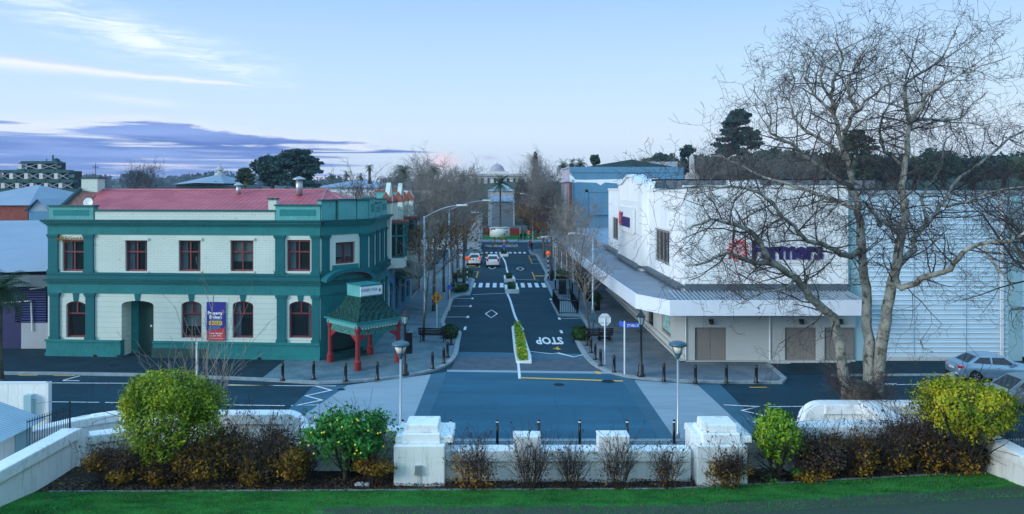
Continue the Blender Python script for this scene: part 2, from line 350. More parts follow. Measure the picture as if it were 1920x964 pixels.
mat('blue_shop', (.06,.19,.29), .6, .15, 1)
mat('grey_wall', (.35,.37,.40), .8, .1, .5)
mat('lilac', (.42,.40,.46), .8, .1, .5)
mat('brick_red', (.20,.06,.045), .85, .25, 2, .2); bricks(M['brick_red'], (.23,.08), .012, (1.5,1.5,1.5), (R(90),0,0))
mat('roof_grey', (.33,.40,.45), .5, .08, .4)
mat('roof_pale', (.27,.34,.41), .7, .06, .3)
mat('roof_dark', (.035,.065,.07), .7, .2, 1)
mat('navy', (.010,.016,.085), .5, .2, 2)
mat('stone', (.42,.40,.38), .85, .12, .7)
mat('stone_pale', (.55,.53,.52), .85, .08, .5)
mat('dome', (.34,.30,.33), .6, .1, .5)
mat('bark', (.09,.075,.06), .9, .35, 5, .6, c2=(.16,.14,.11), stretch=(1,1,.3))
mat('bark_plane', (.20,.19,.15), .85, .3, 2.2, .4, c2=(.42,.41,.36), stretch=(1,1,.6)); mul(M['bark_plane'], blotch(3.5, .52, .60), (.35,.33,.28))
mat('twig', (.050,.042,.046), .9, .3, 2, c2=(.095,.078,.075))
mat('twig_grey', (.16,.145,.135), .9, .25, 2, c2=(.25,.22,.19))
mat('twig_pale', (.22,.19,.16), .9, .25, 2, c2=(.32,.28,.24))
mat('trunk_dark', (.045,.038,.032), .9, .3, 4, .5)
leafmat('leaf_gold', (.04,.13,.010), (.36,.44,.020), (.72,.62,.04), scale=1.3)
leafmat('leaf_gold2', (.07,.17,.012), (.52,.50,.02), (.85,.68,.04), scale=1.1)
leafmat('leaf_lime', (.04,.17,.015), (.30,.50,.03), (.55,.65,.05), scale=2)
leafmat('leaf_citrus', (.015,.10,.015), (.07,.30,.05), (.20,.46,.07), scale=1.5)
leafmat('leaf_brown', (.030,.018,.020), (.15,.098,.065), (.40,.24,.04), scale=1.6)
leafmat('leaf_brown2', (.03,.022,.022), (.09,.062,.05), (.15,.10,.05), scale=1.5)
leafmat('leaf_ochre', (.08,.045,.012), (.42,.23,.018), (.62,.34,.02), scale=1.4)
leafmat('leaf_orange', (.30,.14,.02), (.5,.22,.02), scale=3)
leafmat('conifer', (.012,.042,.026), (.035,.085,.050), (.07,.13,.07), scale=.25, trans=.1)
leafmat('conifer_blue', (.008,.034,.030), (.020,.065,.055), scale=.3, trans=.1)
leafmat('olive', (.028,.055,.026), (.085,.12,.055), scale=.3)
leafmat('shrub_green', (.010,.045,.010), (.04,.12,.02), scale=1.5)
leafmat('palm', (.012,.05,.022), (.05,.11,.05), (.10,.16,.08), scale=.8)
leafmat('hill', (.014,.035,.030), (.03,.06,.045), scale=.02, trans=.05)
leafmat('leaf_dry', (.10,.05,.018), (.38,.17,.02), scale=.6)
leafmat('grassblade', (.012,.11,.025), (.08,.33,.06), scale=.8, trans=.15)
leafmat('flower', (.5,.25,.01), (.8,.45,.02), scale=4)
mat('fruit', (.80,.66,.03), .5, .2, 8)
mat('orange_globe', (.95,.13,.01), .4, .05, 2, emit=(1,.12,.01,.35))
mat('sign_orange', (.85,.30,.01), .5, .05)
mat('sign_blue', (.04,.12,.62), .5, .05)
mat('banner_blue', (.012,.018,.24), .55, .1, 2)
mat('banner_red', (.55,.022,.035), .55, .1, 2)
mat('sold_yellow', (.80,.50,.02), .55, .05, 2)
mat('logo_red', (.80,.035,.03), .45, .05); mat('logo_blue', (.035,.02,.13), .45, .1, 3)
mat('text_grey', (.12,.13,.2), .6, .05)
mat('car_silver', (.27,.42,.55), .28, .04, 1, metal=.55, coat=.6)
mat('car_grey', (.26,.33,.37), .28, .04, 1, metal=.5, coat=.6)
mat('car_white', (.78,.79,.80), .3, .03, 1, coat=.5)
mat('car_dark', (.03,.05,.08), .28, .05, 1, metal=.3, coat=.6)
mat('tyre', (.012,.012,.013), .8, .1); mat('rim', (.5,.52,.54), .35, .05, metal=.7)
mat('tail_red', (.45,.01,.015), .25, .05); mat('tail_lit', (.9,.05,.03), .3, .05, emit=(1,.06,.04,1.2)); mat('lamp_glass', (.75,.72,.62), .2, .05)
mat('taxi_yellow', (.75,.85,.05), .4, .05)
mat('wood_dark', (.022,.018,.016), .6, .3, 4)
mat('fence_red', (.26,.035,.03), .8, .2, 2)
mat('skin', (.45,.27,.2), .6, .05); mat('cloth_black', (.01,.01,.013), .9, .2); mat('cloth_red', (.55,.02,.02), .8, .1); mat('cloth_blue', (.05,.16,.4), .8, .1)
mat('poster', (.10,.52,.52), .5, .3, 3, c2=(.45,.75,.72)); mul(M['poster'], blotch(4, .6, .64), (.9,.35,.4))
# ============================================================ GROUND, ROADS, FOOTPATHS
KZ = .12
def sheet(name, pts, z, m, kind='structure'):
    o = MB().face([(p[0], p[1], z) for p in pts]).build(name, M[m], origin=(0,0,0)); o['kind'] = kind; return o
def ccw(pts):
    a = sum(pts[i][0]*pts[(i+1) % len(pts)][1]-pts[(i+1) % len(pts)][0]*pts[i][1] for i in range(len(pts)))
    return pts if a > 0 else pts[::-1]
def slab(name, pts, z0, z1, m):
    pts = ccw([(p[0], p[1]) for p in pts]); o = MB().prism([(x, y, z0) for x, y in pts], (0,0,z1-z0)).build(name, M[m], origin=(0,0,0)); o['kind'] = 'structure'; return o
def band(name, pts, width, z0, z1, m, closed=False):
    """a strip laid along a line of points (kerb stones, painted lines)"""
    P = [Vector((p[0], p[1])) for p in pts]; n = len(P); L = []; Rr = []
    for i in range(n):
        a = P[i-1] if (i > 0 or closed) else P[i]; b = P[(i+1) % n] if (i < n-1 or closed) else P[i]
        d = (b-a).normalized(); q = Vector((-d.y, d.x))
        if 0 < i < n-1 or closed:
            d1 = (P[i]-P[i-1]).normalized(); c = max(.5, abs(d.dot(d1))); k = width/2/c
        else: k = width/2
        L.append(P[i]+q*k); Rr.append(P[i]-q*k)
    mb = MB(); rn = n if closed else n-1
    for i in range(rn):
        j = (i+1) % n; q4 = [(L[i].x, L[i].y), (Rr[i].x, Rr[i].y), (Rr[j].x, Rr[j].y), (L[j].x, L[j].y)]
        if z1-z0 < .006: mb.face([(x, y, z1) for x, y in q4])
        else: mb.prism([(x, y, z0) for x, y in ccw(q4)], (0,0,z1-z0))
    return mb
def smoothline(pts, k=3):
    for _ in range(k):
        q = [pts[0]]
        for a, b in zip(pts[:-1], pts[1:]): q += [(a[0]*.75+b[0]*.25, a[1]*.75+b[1]*.25), (a[0]*.25+b[0]*.75, a[1]*.25+b[1]*.75)]
        pts = q+[pts[-1]]
    return pts
def g2(*px): return [tuple(G(a, b)[:2]) for a, b in px]
# big ground sheet out to the horizon
struct(sheet('ground', [(-3500,-200),(3500,-200),(3500,6000),(-3500,6000)], -.02, 'ground'))
sheet('road', [(-140,31.9),(140,31.9),(140,60),(-140,60)], 0, 'asphalt')
sheet('street_road', [(-6,60),(8,60),(8,165),(-6,165)], 0, 'asphalt')
sheet('cross_road', [(-90,133),(90,133),(90,150),(-90,150)], .004, 'asphalt')
# ramped threshold of paler paving across the junction
zm = .004
sheet('road_surface', g2((590,722.5),(652,722.5),(560,830),(474,830)), zm, 'asphalt_band')
sheet('road_surface', g2((652,722.5),(808,702),(757,830),(495,830)), zm+.004, 'concrete_road')
sheet('road_surface', g2((808,702),(838,697.5),(785,830),(757,830)), zm+.008, 'asphalt_band')
sheet('road_surface', g2((838,697.5),(1150,701.5),(1164,712),(1241,830),(785,830)), zm+.012, 'asphalt_mid')
sheet('road_surface', g2((1150,701.5),(1189,713),(1270,830),(1241,830),(1164,712)), zm+.008, 'asphalt_band')
sheet('road_surface', g2((1189,713),(1307,721),(1425,830),(1270,830)), zm+.004, 'concrete_road')
sheet('road_surface', g2((1307,721),(1350,721),(1460,830),(1425,830)), zm, 'asphalt_band')
sheet('road_surface', g2((838,697.5),(1150,701.5),(1120,691),(1100,672),(857,668),(848,688)), zm, 'brick_road')
sheet('road_surface', g2((858,660),(1096,664),(1100,672.5),(857,668.5)), zm+.004, 'asphalt_band')
sheet('road_surface', g2((838,694),(1140,697.5),(1152,701.7),(838,697.6)), zm+.016, 'concrete_road')
# --- left footpath (corner, bulbs, parking bays), kerb runs right to left along its edge
Lk = g2((-700,699),(90,702),(280,705),(480,713),(600,720))+smoothline(g2((640,718),(736,711),(808,698),(841,684),(855,666),(858,645),(862,626)),2)
Lk += [(-3.55,57.9),(-4.45,58.9),(-4.72,61),(-4.75,74.0),(-4.2,75.6),(-3.3,76.2),(-3.15,88.6),(-3.6,90.2),(-4.95,92),(-5.0,121),(-3.5,123.5),(-3.4,132.4)]
slab('footpath', Lk+[(-3.4,132.9),(-90,132.9),(-90,50)], -.1, KZ-.004, 'paving')
o = band('kerb', Lk, .30, -.1, KZ+.006, 'kerb').build('kerb', M['kerb'], origin=(0,0,0)); struct(o)
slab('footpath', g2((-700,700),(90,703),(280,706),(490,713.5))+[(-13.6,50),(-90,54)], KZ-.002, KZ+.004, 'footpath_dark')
# --- right footpath
Rk = [(5.0,132.4),(5.1,124),(5.95,121.5),(5.95,97),(5.7,92),(5.35,89),(5.3,75.4),(5.7,74),(6.75,72.6),(6.9,71),(6.95,59.5),(6.6,56.5),(5.75,54.6)]
Rk += smoothline(g2((1082,640),(1090,656),(1102,674),(1122,691),(1164,706),(1218,713),(1290,717)),2)+g2((1380,718.5),(1464,719))
slab('footpath', Rk+g2((1470,712),(1436,681))+[(14,48),(14,132.4)], -.1, KZ-.004, 'paving_red')
o = band('kerb', Rk+g2((1470,712),(1440,686)), .30, -.1, KZ+.006, 'kerb').build('kerb', M['kerb'], origin=(0,0,0)); struct(o)
slab('footpath', [(14,48),(90,50),(90,132.4),(14,132.4)], -.1, KZ-.004, 'paving')
# right-hand driveway and far kerb
slab('driveway', g2((1475,703),(2600,700))+[(70,48.6),(18.5,47.4)], -.02, .05, 'footpath_dark')
o = band('kerb', g2((1560,705),(1640,704.5),(2600,701)), .2, -.02, .09, 'kerb').build('kerb', M['kerb'], origin=(0,0,0)); struct(o)
# near footpath by the park wall
slab('footpath', [(-60,26.9),(-60,32.2),(60,32.2),(60,26.9)], -.1, KZ, 'paving')
o = band('kerb', [(-60,32.2),(60,32.2)], .3, -.1, KZ+.008, 'kerb').build('kerb', M['kerb'], origin=(0,0,0)); struct(o)
# far side of the cross road
slab('footpath', [(-90,150),(90,150),(90,156.5),(-90,156.5)], -.02, .13, 'kerb')
slab('lawn', [(-30,156.5),(30,156.5),(30,178),(-30,178)], -.02, .25, 'lawn')
slab('lawn', [(-13.5,80.5),(-9.7,80.5),(-9.4,95),(-12.6,98)], 0, KZ+.03, 'lawn')
sheet('car_park', [(-60,98),(-9,98),(-9,131),(-60,131)], KZ+.01, 'asphalt_dark')
# ------------------------------------------------------------ painted markings
zp = .024
wl = MB(); yl = MB()
def line(px, wd, mb=None, z=zp, pts=None):
    mb = wl if mb is None else mb; b = band('x', pts or g2(*px), wd, z-.002, z, None); mb.add(b.v, b.f)
line(((-300,717),(250,719.5)), .1); line(((425,723),(590,724.5)), .1)
line(((-200,751),(186,755.3)), .1); line(((197,755.4),(226,755.8)), .1); line(((421,760),(534,761.5)), .1); line(((546,761.3),(549,761.3)), .12)
line(((95,797),(141,798.3)), .1)
line(((118,714),(150,705.5)), .12); line(((118,714.5),(149,714.5)), .12)
line(((1440,763.5),(1590,762),(1730,759.5),(2200,757)), .1); line(((1645,720.5),(1682,720)), .12); line(((1645,722.5),(1750,721),(2200,719)), .1)
line(((630,724.5),(592,724.5),(621,732.5),(573,743),(604,751),(556,761),(598,760)), .12)
line(((1357,760),(1424,763.3),(1391,770.5),(1432,780),(1413,793)), .12)
# STOP upside down from here: flat letters for drivers coming towards us
def tfit(s, off=0.0, res=2, spacing=1.0):
    cu = bpy.data.curves.new('t', 'FONT'); cu.body = s; cu.resolution_u = res; cu.offset = off; cu.size = 1; cu.space_character = spacing
    o = bpy.data.objects.new('t', cu); col.objects.link(o); bpy.context.view_layer.update()
    me = bpy.data.meshes.new_from_object(o.evaluated_get(bpy.context.evaluated_depsgraph_get()))
    v = [tuple(p.co) for p in me.vertices]; f = [tuple(p.vertices) for p in me.polygons]
    bpy.data.objects.remove(o); bpy.data.curves.remove(cu); bpy.data.meshes.remove(me)
    a = np.array(v); lo = a.min(0); hi = a.max(0); a = (a-lo)/np.maximum(hi-lo, 1e-9); return a, f
def text_on(mb, s, p00, pu, pv, off=0.0, spacing=1.0, thick=0):
    """letters fitted to the parallelogram p00, p00+pu (reading direction), p00+pv (up)"""
    a, f = tfit(s, off, spacing=spacing); p00, pu, pv = Vector(p00), Vector(pu), Vector(pv); nn = pu.cross(pv).normalized()
    if not thick: mb.add([p00+pu*x+pv*y for x, y, _ in a], f)
    else:
        n = len(a); vs = [p00+pu*x+pv*y for x, y, _ in a]; vs2 = [p+nn*thick for p in vs]; mb.add(vs2, f)
        ec = {}
        for q in f:
            for i in range(len(q)): e = (q[i], q[(i+1) % len(q)]); ec[e] = 1
        sd_ = [(b, a_, a_+n, b+n) for (a_, b) in ec if (b, a_) not in ec]; mb.add(vs+vs2, [(x[1], x[0], x[3], x[2]) for x in sd_])
    return mb
a0 = G(1057,631.5,0); a0.z = zp; wdt = G(1008,645.5).x-G(1057,645.5).x
text_on(wl, 'STOP', (XP(1057,52.9), 54.9, zp), (-1.95,0,0), (0,-2.6,0), off=.035)
line(((992,659.5),(1035,664),(1046,662.5),(1076,670),(1096,665)), .12)
line(((971.5,680),(974.5,711)), .16)
line(((975,709),(1168,715.3)), .22, yl)
line(((1041,653),(1049,656)), .3, yl); line(((1038,655),(1047,651)), .12, yl)
# centre line that bends between the islands
cl_ = smoothline(g2((949.8,548.5),(956,561),(961,578),(965,592),(972,607),(981,619)), 2); line(None, .2, pts=cl_)
cl_ = smoothline(g2((936.7,477.5),(945,486),(949,497),(950,506.5),(955,519),(963,530)), 2); line(None, .2, pts=cl_)
line(((886.5,553),(949,550)), .15); line(((961,523.8),(1011,525.5)), .15)
def diamond(cx, cy, w_, h_):
    y0, y1 = F_*CAMZ/(cy+h_/2-HZ), F_*CAMZ/(cy-h_/2-HZ); x = (cx-VX)*(y0+y1)/2/F_; hw = w_/2*(y0+y1)/2/F_; ym = (y0+y1)/2
    b = band('d', [(x,y0),(x+hw,ym),(x,y1),(x-hw,ym)], .13, zp-.002, zp, None, True); wl.add(b.v, b.f)
diamond(921.3,589,22,15); diamond(923,501.7,14,7.5); diamond(975.5,504.2,13.5,7.2)
def stripes_x(Y0, Y1, xs, wd, mb=wl):
    for x in xs: mb.face([(x-wd/2,Y0,zp),(x+wd/2,Y0,zp),(x+wd/2,Y1,zp),(x-wd/2,Y1,zp)])
stripes_x(82.2, 86.0, [-3.0+.79*i for i in range(11) if i not in (5,)], .42)
stripes_x(124.5, 127.5, [-3.1+.80*i for i in range(10)], .42)
# parking bay marks
def tee(x, y, side, L=1.95):
    wl.face([(x,y-.06,zp),(x+side*L,y-.06,zp),(x+side*L,y+.06,zp),(x,y+.06,zp)]) if side > 0 else wl.face([(x-L,y-.06,zp),(x,y-.06,zp),(x,y+.06,zp),(x-L,y+.06,zp)])
    wl.face([(x-.1,y-.5,zp+.002),(x+.1,y-.5,zp+.002),(x+.1,y+.5,zp+.002),(x-.1,y+.5,zp+.002)])
for y in (63.4, 69.2, 74.0): tee(-2.75, y, -1)
wl.face([(-2.85,57.6,zp),(-2.65,57.6,zp),(-2.65,59,zp),(-2.85,59,zp)])
for y in (62.6, 68.2, 73.4): tee(4.95, y, 1)
wl.face([(4.55,56.3,zp),(4.75,56.3,zp),(4.75,57.5,zp),(4.55,57.5,zp)])
for x, y0, y1 in ((-2.9,91,97.5),(-2.9,103,112.5),(4.15,89.5,97.5),(4.6,108,121)):
    y = y0
    while y < y1: yl.face([(x-.09,y,zp),(x+.09,y,zp),(x+.09,y+.55,zp),(x-.09,y+.55,zp)]); y += 1.0
for y in (97.5, 102.5): yl.face([(-5,y-.07,zp),(-2.9,y-.07,zp),(-2.9,y+.07,zp),(-5,y+.07,zp)])
for y in (94, 105): yl.face([(-4.7,y-.3,zp),(-3.5,y-.3,zp),(-3.5,y+.3,zp),(-4.7,y+.3,zp)])
for y in (108, 114, 121): wl.face([(4.6,y-.07,zp),(5.8,y-.07,zp),(5.8,y+.07,zp),(4.6,y+.07,zp)])
yl.face([(4.3,92.6,zp),(5.6,92.6,zp),(5.6,93.2,zp),(4.3,93.2,zp)])
line(((430,722),(512,724)), .1, yl); line(((35,704.5),(70,704.8)), .1, yl); line(((100,705),(140,705.4)), .1, yl); line(((1405,727),(1438,727)), .12, yl)
line(((1118,697),(1124,702)), .25, yl)
struct(wl.build('road_marking', M['line_white'], origin=(0,0,0))); struct(yl.build('road_marking', M['line_yellow'], origin=(0,0,0)))
for px, py, r in ((1140,716,.38),(1048,722,.3),(1097,640,.3),(640,731,.2),(213,689,.25)):
    p = G(px, py); struct(MB().lathe([(r,0),(r,.004),(r*.9,.005)], (p.x,p.y,.02+(KZ if px == 213 else 0)), 20).build('drain_cover', M['asphalt_dark'], origin=(p.x,p.y,0)))

for q_, z in (([(-20.5,35.5),(-14.2,35.3),(-14.1,36.6),(-20.4,36.9)], .004),([(17.5,39.5),(24,39.7),(24,40.4),(17.5,40.3)], .004),([(2.2,97),(3.6,97),(3.6,104),(2.2,104)], .004)): sheet('road_patch', q_, z, 'asphalt_patch')
# ============================================================ PARK LAWN AND PLANTING BED
def bed_edge(x):
    if x < -16.2: return 24.2
    if x < 6: return 26.0+.25*max(0, min(1, (x+16)/22))
    return 26.25+(x-6)*.13
def lawnz(x, y):
    d = bed_edge(x)-y; d0 = max(0, d); z = .40+.13*min(d0, 3)+.42*max(0, min(d0-3, 21)); return min(z, 9.35)
xs = [-60,-40,-30,-24,-20,-17,-16.2]+[-15.5+.35*i for i in range(104)]+[24,30,40,60]; 
mbl = MB(); nx = len(xs); ds = [0,.12,.3,.6,.9,1.15,1.3,1.45,1.6,1.75,1.9,2.05,2.2,2.4,2.6,2.8,3,3.5,4.5,6,9,12,16,20,24,30,45]
mbl.add([(x, bed_edge(x)-d, lawnz(x, bed_edge(x)-d)+(.03*noise.noise(Vector((x*.5, d*.8, 3))) if d > .2 else 0)-(0.0)) for d in ds for x in xs], [((i+1)*nx+j, (i+1)*nx+j+1, i*nx+j+1, i*nx+j) for i in range(len(ds)-1) for j in range(nx-1)])
lawn = mbl.build('lawn', M['lawn'], origin=(0,0,0), smooth=True); struct(lawn)
# worn ground and leaf litter along the top of the bank, as a cover attribute of the lawn
at_ = lawn.data.attributes.new('wear', 'FLOAT', 'POINT')
for k, v in enumerate(lawn.data.vertices):
    x, y = v.co.x, v.co.y; d = bed_edge(x)-y; q = min(1, max(0, (x+9)/4)); lim = 2.1-.55*q+.25*noise.noise(Vector((x*.6,1,0)))
    at_.data[k].value = q*min(1, max(0, (d-lim)/.45))
lm = M['lawn']; lm.node_tree.nodes['Principled BSDF'].inputs['Specular IOR Level'].default_value = .05; tt = lm.node_tree; bb = tt.nodes['Principled BSDF']; src = bb.inputs['Base Color'].links[0].from_socket
an = tt.nodes.new('ShaderNodeAttribute'); an.attribute_name = 'wear'; co = tt.nodes.new('ShaderNodeTexCoord'); nn_ = tt.nodes.new('ShaderNodeTexNoise'); nn_.inputs['Scale'].default_value = 2.6; nn_.inputs['Detail'].default_value = 8; nn_.inputs['Roughness'].default_value = .75; tt.links.new(co.outputs['Object'], nn_.inputs['Vector'])
ad = tt.nodes.new('ShaderNodeMath'); ad.operation = 'MULTIPLY_ADD'; tt.links.new(an.outputs['Fac'], ad.inputs[0]); ad.inputs[1].default_value = .62; tt.links.new(nn_.outputs['Fac'], ad.inputs[2])
mr = tt.nodes.new('ShaderNodeMapRange'); tt.links.new(ad.outputs[0], mr.inputs[0]); mr.inputs[1].default_value = .92; mr.inputs[2].default_value = 1.10
sn = tt.nodes.new('ShaderNodeTexNoise'); sn.inputs['Scale'].default_value = 38; sn.inputs['Detail'].default_value = 4; tt.links.new(co.outputs['Object'], sn.inputs['Vector'])
sr = tt.nodes.new('ShaderNodeValToRGB'); tt.links.new(sn.outputs['Fac'], sr.inputs[0]); sr.color_ramp.elements[0].position = .35; sr.color_ramp.elements[0].color = (.015,.035,.022,1); sr.color_ramp.elements[1].position = .72; sr.color_ramp.elements[1].color = (.15,.165,.13,1)
mx = tt.nodes.new('ShaderNodeMix'); mx.data_type = 'RGBA'; tt.links.new(mr.outputs[0], mx.inputs[0]); tt.links.new(src, mx.inputs[6]); tt.links.new(sr.outputs[0], mx.inputs[7]); tt.links.new(mx.outputs[2], bb.inputs['Base Color'])
# bed
mb = MB(); xb = [-16.3+.5*i for i in range(72)]; nx = len(xb); rows = [0,.3,.8,1.4,2.2,3.2,4.2]
mb.add([(x, bed_edge(x)+r, .36+.05*noise.noise(Vector((x*1.5, r*2, 0)))-(.0 if r else .02)) for r in rows for x in xb], [(i*nx+j, i*nx+j+1, (i+1)*nx+j+1, (i+1)*nx+j) for i in range(len(rows)-1) for j in range(nx-1)])
struct(mb.build('planting_bed', M['soil'], origin=(0,0,0), smooth=True))
struct(band('e', [(x, bed_edge(x)+.03) for x in [-15.8+i for i in range(36)]], .06, .3, .43, None).build('bed_edging', M['kerb'], origin=(0,0,0)))
# grass blades near the camera side
r2 = np.random.RandomState(3); mb = MB(); N = 80000
vs = []; fs = []
for i in range(N):
    x = r2.uniform(-17, 20); e = bed_edge(x); d = 3.3*r2.rand()**.9
    y = e-d; h = r2.uniform(.025, .075)*(1.3 if noise.noise(Vector((x, y*2, 0))) > .1 else .8); z = lawnz(x, y)
    if x > -6 and d > 1.7 and r2.rand() < .78: continue
    a = r2.uniform(0, pi); dx, dy = cos(a)*.011, sin(a)*.011; b = len(vs)
    vs += [(x-dx, y-dy, z-.01), (x+dx, y+dy, z-.01), (x+r2.uniform(-.02,.02), y+r2.uniform(-.02,.02), z+h)]; fs.append((b, b+1, b+2))
mb.add(vs, fs); o = mb.build('grass', M['grassblade'], origin=(0,0,0)); o['kind'] = 'stuff'

# ============================================================ PARK BOUNDARY WALLS
def coped_wall(name, label, pts, th, z0, z1, ch=.42, over=.09, closed=False):
    t = thing(name, label, 'wall', (pts[0][0], pts[0][1], z0))
    band('w', pts, th, z0, z1-ch, None).build('wall_body', M['white_wall'], t)
    band('w', pts, th+2*over, z1-ch, z1, None).build('coping', M['coping'], t); return t
def endcap(t, x, y0, y1, z0, z1, sgn, r):
    """quarter-round drop at the end of a raised wall"""
    pr = [(x, y0, z0)]+[(x+sgn*(r*sin(a)), y0, z1-r+r*cos(a)) for a in [i*pi/2/8 for i in range(9)]]+[(x+sgn*r, y0, z0)]
    MB().prism(pr, (0, y1-y0, 0)).build('rounded_end', M['coping'], t)
YW = 27.0
def bevel(o, w_=.035):
    m_ = o.modifiers.new('bevel', 'BEVEL'); m_.width = w_; m_.segments = 2; m_.limit_method = 'ANGLE'
t = coped_wall('park_wall', 'low white wall between the two stepped pillars with two raised blocks', [(-1.98,YW+.3),(6.9,YW+.3)], .46, .2, 1.50, .42)
for px0, px1, pyt in ((963,1014,818), (1122,1180,817)):
    x0, x1 = XP(px0,YW), XP(px1,YW); zt = ZP(pyt, YW)
    MB().box(x0, YW-.02, 1.50, x1, YW+.62, zt-.05, .0).box(x0-.03, YW-.05, zt-.05, x1+.03, YW+.65, zt, .03).build('raised_block', M['coping'], t)
    MB().box(x0+.04, YW-.0, .2, x1-.04, YW+.07, 1.2).build('pier', M['white_wall'], t)
def pillar(name, label, x0, x1, ybox):
    t = thing(name, label, 'pillar', ((x0+x1)/2, 27.4, .3)); 
    MB().box(x0, 26.65, .2, x1, 28.4, 1.78).box(x0-.0, 26.95, 1.78, x1+.28, 28.6, 2.02, .02).build('shaft', M['white_wall'], t)
    MB().box(x0+.25, 26.85, 2.02 if False else 1.78, x1-.17, 28.25, 2.14, .015).box(x0+.36, 27.0, 2.14, x1-.25, 28.1, 2.42, .015).build('stepped_cap', M['coping'], t)
    return t
pillar('wall_pillar', 'white pillar with stepped top left of the low wall, grey utility box on its face', XP(738,26.65), XP(834,26.65), True)
pillar('wall_pillar', 'white pillar with stepped top right of the low wall, behind a dry shrub', XP(1307,26.65), XP(1402,26.65), False)
t = thing('utility_box', 'small grey electrical box with conduit fixed on the left stepped pillar', 'utility box', (XP(785,26.5), 26.6, ZP(892,26.5)))
x = XP(784,26.6); MB().box(x-.12, 26.52, ZP(890,26.6), x+.12, 26.65, ZP(873,26.6), .015).build('box', M['galv'], t)
MB().path([(x-.03,26.6,ZP(890,26.6)),(x-.03,26.6,.4)], .018).path([(x+.05,26.6,ZP(890,26.6)),(x+.05,26.6,.4)], .018).build('conduit', M['white_metal'], t)
# left group of walls
t = coped_wall('park_wall', 'white wall behind the citrus tree running left from the stepped pillar', [(-2.9,28.15),(-7.6,28.35)], .46, .2, 1.92, .4)
t = coped_wall('park_wall', 'white raised stair wall with a rounded end behind the large golden bush', [(-7.95-.7,30.3),(-15.3,30.3)], .5, 0, 1.9, .42)
endcap(t, -7.95-.7, 30.0, 30.6, 0, 1.9, 1, .85)
coped_wall('park_wall', 'long white wall along the left edge of the lawn with a rounded step down', [(-16.75,20.2),(-16.45,28.55)], .5, .1, 1.78, .42)
L = [o for o in col.objects if o.get('label', '').startswith('long white wall')][0]
pr = [(-16.80,28.5,.1)]+[(-16.80, 28.5+.8*sin(a), 1.78-.8+.8*cos(a)) for a in [i*pi/2/8 for i in range(9)]]+[(-16.80,29.3,.1)]
MB().prism(pr, (.75,0,0)).build('rounded_end', M['coping'], L)
coped_wall('park_wall', 'low white wall stepping down beyond the rounded end, left of the big bush', [(-16.4,29.32),(-12.9,30.9)], .5, .1, 1.32, .35)
coped_wall('park_wall', 'white outer stair wall curving in from the left beside the road', smoothline([(-18.6,29.3),(-17.4,31.2),(-15.6,32.2),(-13.4,32.3)],2), .42, 0, 1.45, .35)
# right group
t = coped_wall('park_wall', 'white front stair wall with rounded left end above the brown shrubs on the right', [(11.4,28.4),(15.35,28.6)], .6, .2, 2.02, .5)
endcap(t, 11.4, 28.05, 28.75, .2, 2.02, -1, .7)
coped_wall('park_wall', 'short white wall joining the front and rear stair walls on the right', [(15.3,28.3),(15.45,31.5)], .62, .2, 2.04, .45)
t = coped_wall('park_wall', 'white rear stair wall with rounded left end below the plane tree', [(13.5,31.4),(20.2,31.4)], .55, 0, 1.98, .42)
endcap(t, 13.5, 31.1, 31.72, 0, 1.98, -1, .9)
coped_wall('park_wall', 'dark shaded low wall between the right pillar and the lime green bush', [(8.9,28.3),(11.0,28.4)], .4, .2, 1.45, .42)
t = coped_wall('park_wall', 'white wall at the right edge of the lawn under a black railing', [(18.35,20),(18.35,31.4)], .5, .2, 1.72, .4)
for j in (0,):
    r = thing('railing', 'black metal railing behind the wall at the right edge', 'railing', (18.9,29,1.6)); mb = MB()
    for k in range(26): mb.path([(18.9+.0*k, 26+k*.14, .6), (18.9, 26+k*.14, 2.15)], .014, 4)
    mb.build('railing_bar', M['iron'], r); MB().path([(18.9,25.9,2.1),(18.9,29.6,2.1)], .02, 5).path([(18.9,25.9,.8),(18.9,29.6,.8)], .02, 5).build('rail', M['iron'], r)

for o in list(col.objects):
    if o.type == 'MESH' and o.parent and o.parent.get('category') in ('wall', 'pillar') and o.name.split('.')[0] in ('coping', 'stepped_cap', 'shaft', 'raised_block'): bevel(o)
# ============================================================ FACADE HELPERS
def arc_z(x, a, b, zt, rise): 
    h = (b-a)/2; m_ = (a+b)/2
    return zt-rise+rise*sqrt(max(0, 1-((x-m_)/h)**2)) if rise else zt
def wall_open(mb, x0, x1, z0, z1, opens, y0=0.0, y1=.35):
    cx = x0
    for (a, b, zb, zt, rise) in sorted(opens):
        if a > cx: mb.box(cx, y0, z0, a, y1, z1)
        if zb > z0: mb.box(a, y0, z0, b, y1, zb)
        if not rise:
            if zt < z1: mb.box(a, y0, zt, b, y1, z1)
        else:
            n = 8; X = [a+(b-a)*(.5-.5*cos(pi*i/n)) for i in range(n+1)]
            for i in range(n):
                p = [(X[i], y0, arc_z(X[i],a,b,zt,rise)), (X[i+1], y0, arc_z(X[i+1],a,b,zt,rise)), (X[i+1], y0, z1), (X[i], y0, z1)]
                mb.prism(p, (0, y1-y0, 0))
        cx = b
    if cx < x1: mb.box(cx, y0, z0, x1, y1, z1)
    return mb
